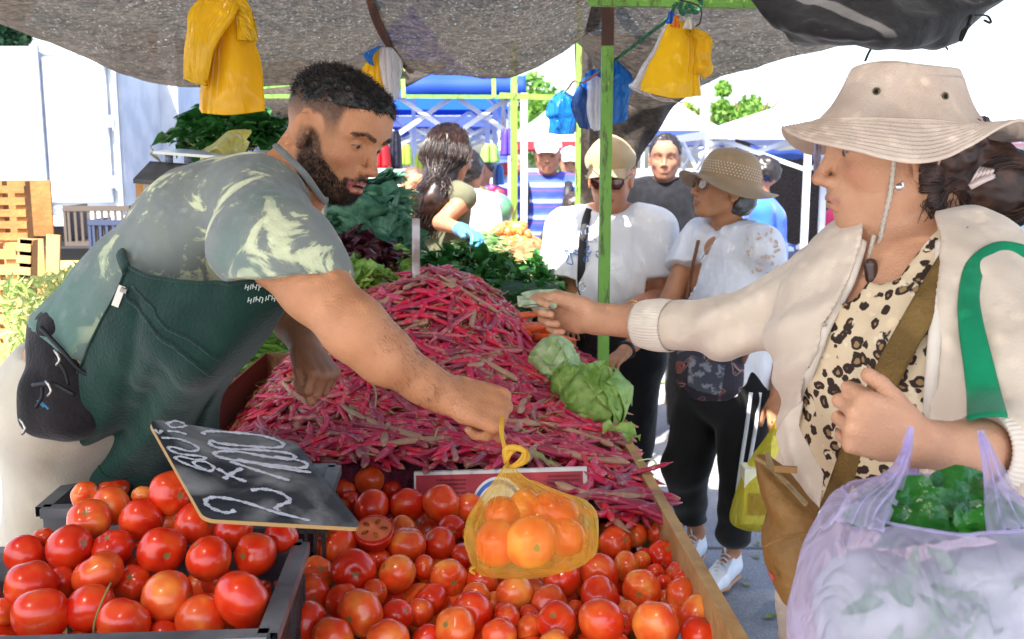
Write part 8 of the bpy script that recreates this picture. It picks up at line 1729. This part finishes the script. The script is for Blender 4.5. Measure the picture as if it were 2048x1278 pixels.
# shopping trolley hoop behind the tan cap woman
q = MB(); q.tube(spl([P(1075, 510, 4.9), P(1082, 475, 4.9), P(1100, 455, 4.9), P(1125, 452, 4.9)], 16), .010, 6); tr_ = q.build('shopping_trolley', DRK, None, True); tag(tr_, 'shopping trolley with curved black handle and patterned mesh bag', 'trolley')
a = P(1078, 560, 4.95); MB().box((a.x, a.y, a.z-.3), (a.x+.16, a.y+.2, a.z+.14)).build('trolley_bag', M('trolley_bag', '6a7a9a', .8, col2='c9a050', nscale=30), tr_)
# carrots
CAR = M('carrot_skin', 'e0662a', .4, .5, col2='c9541f', nscale=12, bump=.3, bscale=60); q = MB(); L0 = .13; q.tube([(0, 0, 0), (.01, 0, 0), (L0*.5, 0, .002), (L0*.9, 0, 0), (L0, 0, 0)], [.006, .0135, .011, .005, .001], 10); co = q.build('carrot', CAR, None, True); cm = co.data; bpy.data.objects.remove(co)
for i, (u, v) in enumerate(((1030, 642), (1040, 655), (1052, 662), (1062, 668), (1075, 662), (1085, 675), (1070, 682), (1092, 668), (1100, 682), (1058, 676), (1045, 672), (1110, 690), (1080, 690), (1066, 655), (1095, 692))):
    o = bpy.data.objects.new('carrot', cm); COL.objects.link(o); o.location = P(u-12, v-6, 3.0-.03*(i % 4)); o.rotation_euler = (0, rg.uniform(-.3, .5), rg.uniform(-1.2, 1.0)); o.scale = (rg.uniform(.8, 1.1),)*3; tag(o, 'orange carrot in the small pile between beans and spinach', 'carrot', 'carrots in the small pile')
# iceberg lettuces
def iceberg(u, v, d, r_, label, seed, mat=ICE, wrap=False):
    t = empty('lettuce', P(u, v, d), label, 'lettuce', 'lettuces beside the beans'); c = P(u, v, d); rs = np.random.RandomState(seed)
    solid('heart', [EL(c, (r_*.86, r_*.8, r_*.8), None, .01)], .008, mat, t, disp=lambda V, n: .010*np.abs(fbm(V, 16, 3)))
    for i in range(9):
        a = rs.uniform(0, 6.28); el = rs.uniform(-.5, .9); dz = Vector((math.cos(a)*math.cos(el), -abs(math.sin(a))*math.cos(el), math.sin(el))); up_ = Vector((rs.normal(), rs.normal()*.3, 1)); up_ = (up_-dz*up_.dot(dz)).normalized(); sd_ = up_.cross(dz); G = []
        for tt in np.linspace(-1, 1, 7): G.append([c+(dz*math.cos(tt*.95)*math.cos(s_*.9)+up_*math.sin(tt*.95)+sd_*math.sin(s_*.9)*math.cos(tt*.95))*r_*(1.0+.16*abs(s_)**2+.12*max(0, tt)**2) for s_ in np.linspace(-1, 1, 7)])
        sheet('outer_leaf', G, mat, t, 22, 22, .0015, lambda A, i=i: A+(.013*r_/.08*fbm(A+i, 13, 3))[..., None]*np.array([1, 1, 1]))
    return t
iceberg(1108, 728, 2.75, .062, 'pale iceberg lettuce farthest back beside the carrots', 1)
iceberg(1150, 775, 2.70, .062, 'greener lettuce between the farthest and the nearest one', 2, LETG)
iceberg(1196, 800, 2.62, .080, 'large ruffled lettuce nearest the wooden side board', 3, LETG)
acc = [[], [], 0]; leafg(acc, P(1205, 858, 2.45), P(1280, 862, 2.45)-P(1205, 858, 2.45), (0, -.4, 1), .10, .05, .25, .2, 12, 9, seed=2); tag(finish('lettuce_leaf', acc, LETG), 'loose lettuce leaf lying over the end of the side board', 'leaf')
acc = [[], [], 0]; leafg(acc, P(1060, 905, 2.22), P(1115, 935, 2.22)-P(1060, 905, 2.22), (0, -.4, 1), .08, .022, .2, .1, 12, 7, seed=5); tag(finish('bean_leaf', acc, leafm('dull_leaf', '8a9a5a', 'a58a6a')), 'withered green leaf on the beans above the printed card', 'leaf')
V, F, C = bean_geo(random.Random(3), 'a81c40', .13); A0_ = P(1255, 950, 2.2); dirv = (P(1312, 934, 2.2)-A0_).normalized(); V = V@np.array(Matrix((dirv, Vector((0, 1, 0)), Vector((0, 0, 1)))))+np.array(A0_+dirv*.04); tag(mesh('bean_pod', V, F, BEAN, cols=C), 'single crimson bean pod sticking out over the side board', 'bean pod')
q = MB(); q.tube(spl([P(1275, 922, 2.2), P(1300, 918, 2.2), P(1312, 926, 2.2), P(1308, 940, 2.2)], 14), .0018, 5); tag(q.build('tendril', M('tendril', 'b9c48a', .6), smooth=True), 'pale curled tendril above the side board', 'tendril')
# ---- weighing scale on its post
sc_r = empty('weighing_scale', P(350, 360, 2.9), 'dark weighing scale with a flat steel pan on a wooden post', 'scale'); SCD = M('scale_grey', '3c3c3e', .5, col2='55534f', nscale=10)
a, b, c_, e = P(300, 322, 3.0), P(470, 334, 3.0), P(480, 372, 2.8), P(266, 358, 2.8); q = MB(); dn_ = Vector((0, 0, -.012))
q.add([a, b, c_, e, a+dn_, b+dn_, c_+dn_, e+dn_], [(3, 2, 1, 0), (4, 5, 6, 7), (3, 7, 6, 2), (0, 4, 7, 3), (1, 5, 4, 0), (2, 6, 5, 1)]); q.build('housing', SCD, sc_r)
q = MB(); e2 = e+Vector((.02, .02, -.012)); c2 = c_+Vector((-.02, .02, -.012)); q.add([e2, c2, c2+Vector((0, 0, -.03)), e2+Vector((0, 0, -.03)), e2+Vector((0, .25, 0)), c2+Vector((0, .25, 0)), c2+Vector((0, .25, -.03)), e2+Vector((0, .25, -.03))], [(0, 3, 2, 1), (4, 5, 6, 7), (3, 7, 6, 2), (0, 4, 7, 3)]); q.build('base', M('scale_base', 'b9aa98', .6), sc_r)
q = MB(); a, b = P(305, 302, 2.95), P(462, 314, 2.95); q.add([a, b, b+Vector((.0, .25, .01)), a+Vector((0, .25, .01)), a+Vector((0, 0, -.008)), b+Vector((0, 0, -.008)), b+Vector((0, .25, .0)), a+Vector((0, .25, .0))], [(0, 1, 2, 3), (7, 6, 5, 4), (0, 4, 5, 1), (1, 5, 6, 2), (2, 6, 7, 3), (3, 7, 4, 0)]); q.build('pan', M('steel_pan', 'b9b9b4', .3, metal=.7), sc_r)
for u in (338, 376, 418): q = MB(); q.tube([P(u, 308, 3.0), P(u, 326, 3.0)], .012, 10); q.build('support', WHD, sc_r, True)
q = MB(); a = P(278, 366, 3.0); b = P(325, 366, 3.0); q.box((a.x, a.y-.03, 0), (b.x, a.y+.05, a.z)); q.build('post', WOODL, sc_r)
q = MB(); b2 = P(470, 366, 3.0); q.box((b.x+.002, a.y-.02, a.z-.22), (b2.x, a.y+.1, a.z-.002)); q.build('cross_board', WOOD, sc_r)
q = MB()
for k in range(5): q.tube(spl([P(322, 324, 3.0), P(312-k*3, 308, 2.98), P(299+k*3, 290+k*4, 2.97)], 8), .0012, 4)
tag(q.build('dry_stalk', M('straw', 'a39a5e', .7), smooth=True), 'dry twigs poking out beside the scale pan', 'stalk')
YLW = film('yellow_plastic', 'ffdd30', .92, .6, .2, 'ffe98a', 8, .010); YLP = film('pale_yellow_film', 'e3d873', .75, .4, .25); WHF = film('white_film', 'e9e9ee', .55, .45, .25, 'ffffff'); BLF = film('blue_film', '1f7fd0', .82, .4, .22, '8fc8f0'); BLD = film('navy_film', '164f9c', .92, .3, .25, '4a80c8')
G = [[P(430, 285, 3.3), P(455, 265, 3.25), P(498, 263, 3.3)], [P(406, 300, 3.2), P(450, 290, 3.1), P(500, 285, 3.2)], [P(404, 320, 3.2), P(450, 322, 3.1), P(497, 312, 3.2)]]
tag(sheet('plastic_bag', G, YLP, None, 30, 30, 0, lambda A: A+.02*fbm(A, 12, 3)[..., None]), 'crumpled pale yellow plastic bag on the chard beside the scale', 'bag')
# ---- hanging bundles of carrier bags
def pleats(amp, n, side=None):
    def f(A):
        A = A.copy(); s_ = np.linspace(0, 1, A.shape[1])[None, :]; t = np.linspace(0, 1, A.shape[0])[:, None]; w_ = 1 if side is None else np.exp(-((s_-side)/.22)**2)
        A[..., 1] += amp*np.sin(s_*n+t*2)*w_+amp*.8*fbm(A, 22, 2); A[..., 0] += amp*.5*fbm(A+4, 18, 2); return A
    return f
def tiers(rows, d): return [[P(u, v, d+dd) for u, v, dd in r] for r in rows]
hb1 = empty('bag_bundle', P(455, 0, 2.2), 'big bundle of bright yellow carrier bags hanging over the chard heap', 'bags', 'bundles of carrier bags for sale')
for k, off in enumerate((0, .012, .024)): sheet('bag', tiers([[(436-k*4, -25, 0), (455, -28, -.02), (474, -25, 0)], [(432-k*4, 40, 0), (462, 40, -.03), (490+k*2, 42, 0)], [(412-k*3, 125, .0), (465, 120, -.035), (516+k*3, 125, 0)], [(404-k*2, 190, 0), (465, 190, -.03), (527, 188, 0)], [(403-k*2, 226-k*3, 0), (460, 230-k*2, -.02), (530-k*2, 222, 0)]], 2.18+off), YLW, hb1, 50, 40, .0015, pleats(.004, 60, 0.0))
sheet('bag_flap', tiers([[(440, -20, 0), (462, -18, -.02), (474, -10, 0)], [(386, 26, .01), (430, 12, -.02), (462, 42, -.03)], [(383, 60, .01), (405, 62, -.02), (428, 90, -.03)], [(377, 130, .01), (392, 138, -.01), (410, 145, -.02)], [(376, 158, .01), (392, 166, 0), (407, 168, -.01)]], 2.15), YLW, hb1, 40, 36, .012, pleats(.005, 46))
sheet('bag_flap', tiers([[(466, -10, 0), (480, -5, -.01)], [(480, 30, -.01), (498, 40, -.01)], [(486, 80, -.01), (508, 84, 0)]], 2.15), YLW, hb1, 26, 24, .012, pleats(.004, 40))
hb2 = empty('bag_bundle', P(765, 95, 3.0), 'small bundle of yellow and white bags hanging behind the vendor\'s forelock', 'bags', 'bundles of carrier bags for sale')
sheet('bag', tiers([[(758, 98, 0), (768, 96, -.01), (775, 98, 0)], [(732, 128, 0), (755, 125, -.02), (775, 130, 0)], [(724, 140, 0), (755, 160, -.02), (778, 160, 0)], [(742, 175, 0), (760, 180, -.02), (782, 185, 0)], [(750, 205, 0), (768, 212, -.01), (782, 214, 0)]], 3.0), YLW, hb2, 30, 26, .006, pleats(.006, 30))
sheet('bag', tiers([[(762, 96, 0), (775, 95, -.01), (785, 98, 0)], [(756, 120, 0), (780, 118, -.01), (800, 124, 0)], [(765, 160, 0), (785, 160, -.02), (801, 150, 0)], [(778, 200, 0), (788, 202, -.01), (798, 195, 0)]], 2.97), WHF, hb2, 30, 26, .004, pleats(.006, 24))
sheet('bag', tiers([[(752, 96, 0), (762, 92, -.01)], [(728, 108, 0), (746, 112, -.01)], [(740, 128, 0), (748, 132, 0)]], 2.96), BLF, hb2, 16, 16, .003, pleats(.003, 20))
hb3 = empty('bag_bundle', P(1360, 30, 2.5), 'bundle of yellow bags over white film hanging from the knotted green rope', 'bags', 'bundles of carrier bags for sale')
sheet('bag', tiers([[(1340, 50, 0), (1360, 45, -.02), (1378, 55, 0)], [(1312, 110, 0), (1355, 105, -.03), (1395, 95, 0)], [(1285, 165, 0), (1345, 165, -.03), (1395, 160, 0)], [(1283, 182, 0), (1340, 195, -.02), (1398, 192, 0)]], 2.5), YLW, hb3, 44, 40, .006, pleats(.006, 50, 1.0))
sheet('bag_flap', tiers([[(1372, 60, 0), (1390, 66, -.01)], [(1398, 70, 0), (1418, 80, -.01)], [(1398, 110, 0), (1414, 112, -.01)], [(1400, 125, 0), (1419, 140, 0)], [(1398, 150, 0), (1402, 152, 0)]], 2.47), YLW, hb3, 26, 20, .01, pleats(.003, 24))
sheet('white_film', tiers([[(1335, 40, 0), (1352, 36, -.01)], [(1304, 100, 0), (1330, 110, -.01)], [(1270, 160, 0), (1300, 175, -.01)], [(1262, 172, 0), (1318, 200, -.01)], [(1290, 190, 0), (1368, 206, 0)]], 2.53), WHF, hb3, 36, 26, .002, pleats(.008, 16))
for u, v, c in ((1352, 42, 'e8862a'), (1343, 35, '1f5fc0'), (1376, 46, 'e6e0d0')): sheet('torn_end', tiers([[(u-5, v-10, 0), (u+4, v-10, 0)], [(u-9, v+12, -.01), (u+7, v+14, 0)]], 2.46), M('torn_'+c, c, .4, transl=.3), hb3, 10, 10, .003, pleats(.004, 12))
ROPE = M('green_rope', '2f7f5a', .8, col2='1f5f42', nscale=60, bump=1, bscale=200)
def rope(name, pts, r_, label, n=60, parent=None, mat=ROPE):
    q = MB(); c = spl(pts, n); q.tube(c, [r_*(1+.18*math.sin(i*1.9)) for i in range(n)], 6); o = q.build(name, mat, parent, True)
    if label: tag(o, label, 'rope')
    return o
rk = rope('knotted_rope', [P(1228, 122, 3.0), P(1285, 78, 2.8), P(1335, 38, 2.6), P(1352, 8, 2.5), P(1366, 28, 2.45), P(1378, 6, 2.45), P(1392, 26, 2.45), P(1402, 2, 2.5), P(1372, -6, 2.5), P(1360, 18, 2.42), P(1384, 24, 2.42)], .005, 'green rope stretched from the post and knotted round the roof rail', 110)
rope('thin_cord', [P(1228, 122, 3.0), P(1190, 150, 3.2), P(1165, 165, 3.3), P(1148, 162, 3.4), P(1135, 178, 3.5), P(1120, 192, 3.5)], .0035, 'thin red and green cord linking the blue hanging bags', 40, mat=M('red_cord', 'b0503c', .8, col2='2f7f5a', nscale=20))
def blue(name, label, rws, d, mat=BLF):
    r_ = empty('bag_bundle', P(rws[0][0][0], rws[0][0][1], d), label, 'bags', 'bundles of carrier bags for sale'); sheet('bag', tiers(rws, d), mat, r_, 36, 36, .003, pleats(.004, 11)); sheet('bag', tiers([[(u+3, v-4, dd+.02) for u, v, dd in r] for r in rws], d), BLD, r_, 30, 30, .003, pleats(.005, 8)); return r_
blue('b', 'light blue bag bundle at the left end of the cord', [[(1116, 188, 0), (1121, 185, 0), (1126, 188, 0)], [(1100, 200, 0), (1124, 200, -.02), (1146, 202, 0)], [(1091, 228, 0), (1120, 225, -.03), (1152, 226, 0)], [(1099, 240, 0), (1124, 240, -.02), (1150, 240, 0)], [(1097, 266, 0), (1120, 269, -.01), (1148, 268, 0)]], 3.5)
b2 = blue('b', 'dark blue and white bag bundle directly left of the green post', [[(1160, 166, 0), (1168, 160, 0), (1176, 164, 0)], [(1148, 190, 0), (1166, 185, -.02), (1186, 190, 0)], [(1143, 215, 0), (1165, 220, -.02), (1184, 222, 0)], [(1160, 255, 0), (1170, 258, -.01), (1180, 258, 0)]], 3.35, BLD)
sheet('white_bag', tiers([[(1176, 152, 0), (1190, 145, 0), (1200, 150, 0)], [(1174, 170, 0), (1190, 180, -.01), (1204, 190, 0)], [(1176, 230, 0), (1190, 235, -.01), (1204, 235, 0)], [(1182, 255, 0), (1190, 262, -.01), (1202, 258, 0)]], 3.3), WHF, b2, 26, 20, .003, pleats(.006, 14))
sheet('bag', tiers([[(1168, 148, 0), (1186, 138, 0), (1204, 142, 0)], [(1172, 160, 0), (1190, 152, -.01), (1208, 160, 0)]], 3.28), BLF, b2, 14, 20, .003, pleats(.006, 14))
blue('b', 'bright blue bag bundle directly right of the green post', [[(1222, 128, 0), (1229, 124, 0), (1236, 130, 0)], [(1214, 165, 0), (1232, 160, -.02), (1262, 160, 0)], [(1213, 210, 0), (1234, 210, -.02), (1254, 215, 0)], [(1213, 245, 0), (1234, 248, -.01), (1253, 240, 0)]], 3.2)
# ---- yellow bag of tomatoes in the vendor's fist
TY = film('tomato_bag_film', 'ffe860', .20, .55, .14, 'fffbe8'); TYB = film('tomato_bag_bunched', 'fbe26a', .66, .6, .25, 'ffe98a')
tb = empty('bag_of_tomatoes', P(1018, 925, 1.5), 'knotted yellow film bag of tomatoes hanging from the vendor\'s fist', 'bag')
def gath(A, a):
    A = A.copy(); nu = A.shape[0]; t = np.linspace(0, 1, nu)[:, None]; c = A.mean(1, keepdims=True); w_ = .12*np.exp(-t*3.6); A = c+(A-c)*(1+(w_*np.sin(a*17+3*np.sin(a*3)+1.5*np.sin(a*5))[None, :])[..., None]); A += .005*fbm(A, 13, 2)[..., None]-.004*np.abs(fbm(A+2, 17, 1))[..., None]; A += .002*fbm(A, 22, 2)[..., None]; return A
loft('bag_body', [(926, 1012, 1026, 1.5, .006), (940, 1004, 1044, 1.5, .012), (962, 988, 1080, 1.5, .028), (990, 966, 1135, 1.5, .056), (1015, 948, 1178, 1.5, .072), (1040, 936, 1196, 1.5, .076), (1080, 930, 1199, 1.5, .078), (1110, 934, 1182, 1.5, .068), (1135, 945, 1120, 1.5, .035), (1150, 958, 1088, 1.5, .012)], TY, tb, 120, 70, gath, 2.0)
q = MB(); q.tube(spl([P(1004, 832, 1.56), P(1004, 870, 1.52), P(1012, 905, 1.5), P(1014, 928, 1.5)], 16), [.0022+.0018*abs(math.sin(i*.5)) for i in range(16)], 7, flat=.6)
for k in range(3): q.tube(spl([P(1012, 926, 1.5), P(1010+k*6, 900+k*3, 1.49), P(1030+k*5, 895, 1.485+.008*k), P(1052-k*3, 905, 1.49), P(1050-k*5, 922-k*2, 1.49), P(1022, 935, 1.5)], 18), .0045, 6, flat=.4)
q.build('knot', TYB, tb, True)
q = MB(); q.tube(spl([P(950, 1132, 1.48), P(940, 1140, 1.48), P(950, 1148, 1.48)], 8), .005, 6, flat=.4); q.build('corner', TYB, tb, True)
for u, v, dm, dd in ((1108, 1028, 98, .03), (994, 1088, 96, -.015), (1062, 1084, 104, -.03), (1128, 1070, 92, .01), (1004, 1036, 88, .03), (1052, 1018, 82, .04)):
    d = 1.5+dd; o = put_tom(P(u, v, d), dm/2*d/FPX, 'tomato inside the knotted yellow bag', 'tomatoes in the yellow bag')
# ---- greens in the lilac bag
acc = [[], [], 0]; rs = np.random.RandomState(9)
for i in range(26):
    u = rs.uniform(1812, 1945); v = rs.uniform(1020, 1072); a = rs.normal()*.5+(0 if i % 2 else math.pi); leafg(acc, P(u, v, .97+rs.uniform(-.02, .06)), (math.cos(a), rs.normal()*.3, .25+abs(rs.normal())*.25), (0, -.7, 1), rs.uniform(.05, .10), rs.uniform(.035, .06), .10, .5, 12, 9, .2, seed=i)
gr = tag(finish('chard_bunch', acc, leafm('wet_chard', '2e7a26', '1c5a1c', .2, .25, 18)), 'fresh green chard leaves sticking out of the lilac carrier bag', 'chard')
acc = [[], [], 0]
for i in range(70):
    u = rs.uniform(1730, 2060); v = rs.uniform(1140, 1420); leafg(acc, P(u, v, .925+.10*((u-1880)/230)**2+rs.uniform(0, .05)), (rs.normal(), rs.normal()*.2, rs.normal()), (rs.normal()*.4, -1, rs.normal()*.4), rs.uniform(.02, .06), rs.uniform(.006, .018), .2, .4, 7, 5, .2, seed=i)
finish('lower_leaves', acc, leafm('pale_chard', '4f8a44', '88ac70', .35, .3, 18), gr)
tag(solid('bagged_greens', [EL(P(1740, 1230, 1.02), (.055, .05, .07), None, .03), EL(P(1840, 1260, 1.0), (.07, .05, .06), None, .03), EL(P(1950, 1240, 1.02), (.06, .05, .075), None, .03), EL(P(2050, 1230, 1.02), (.05, .05, .08), None, .03)], .008, M('leafy_parcel', '9aa98e', .6, col2='c3ccb4', nscale=20, bump=.3), None, disp=folds(.005, 20)), 'leafy vegetables lying low inside the lilac bag', 'greens')
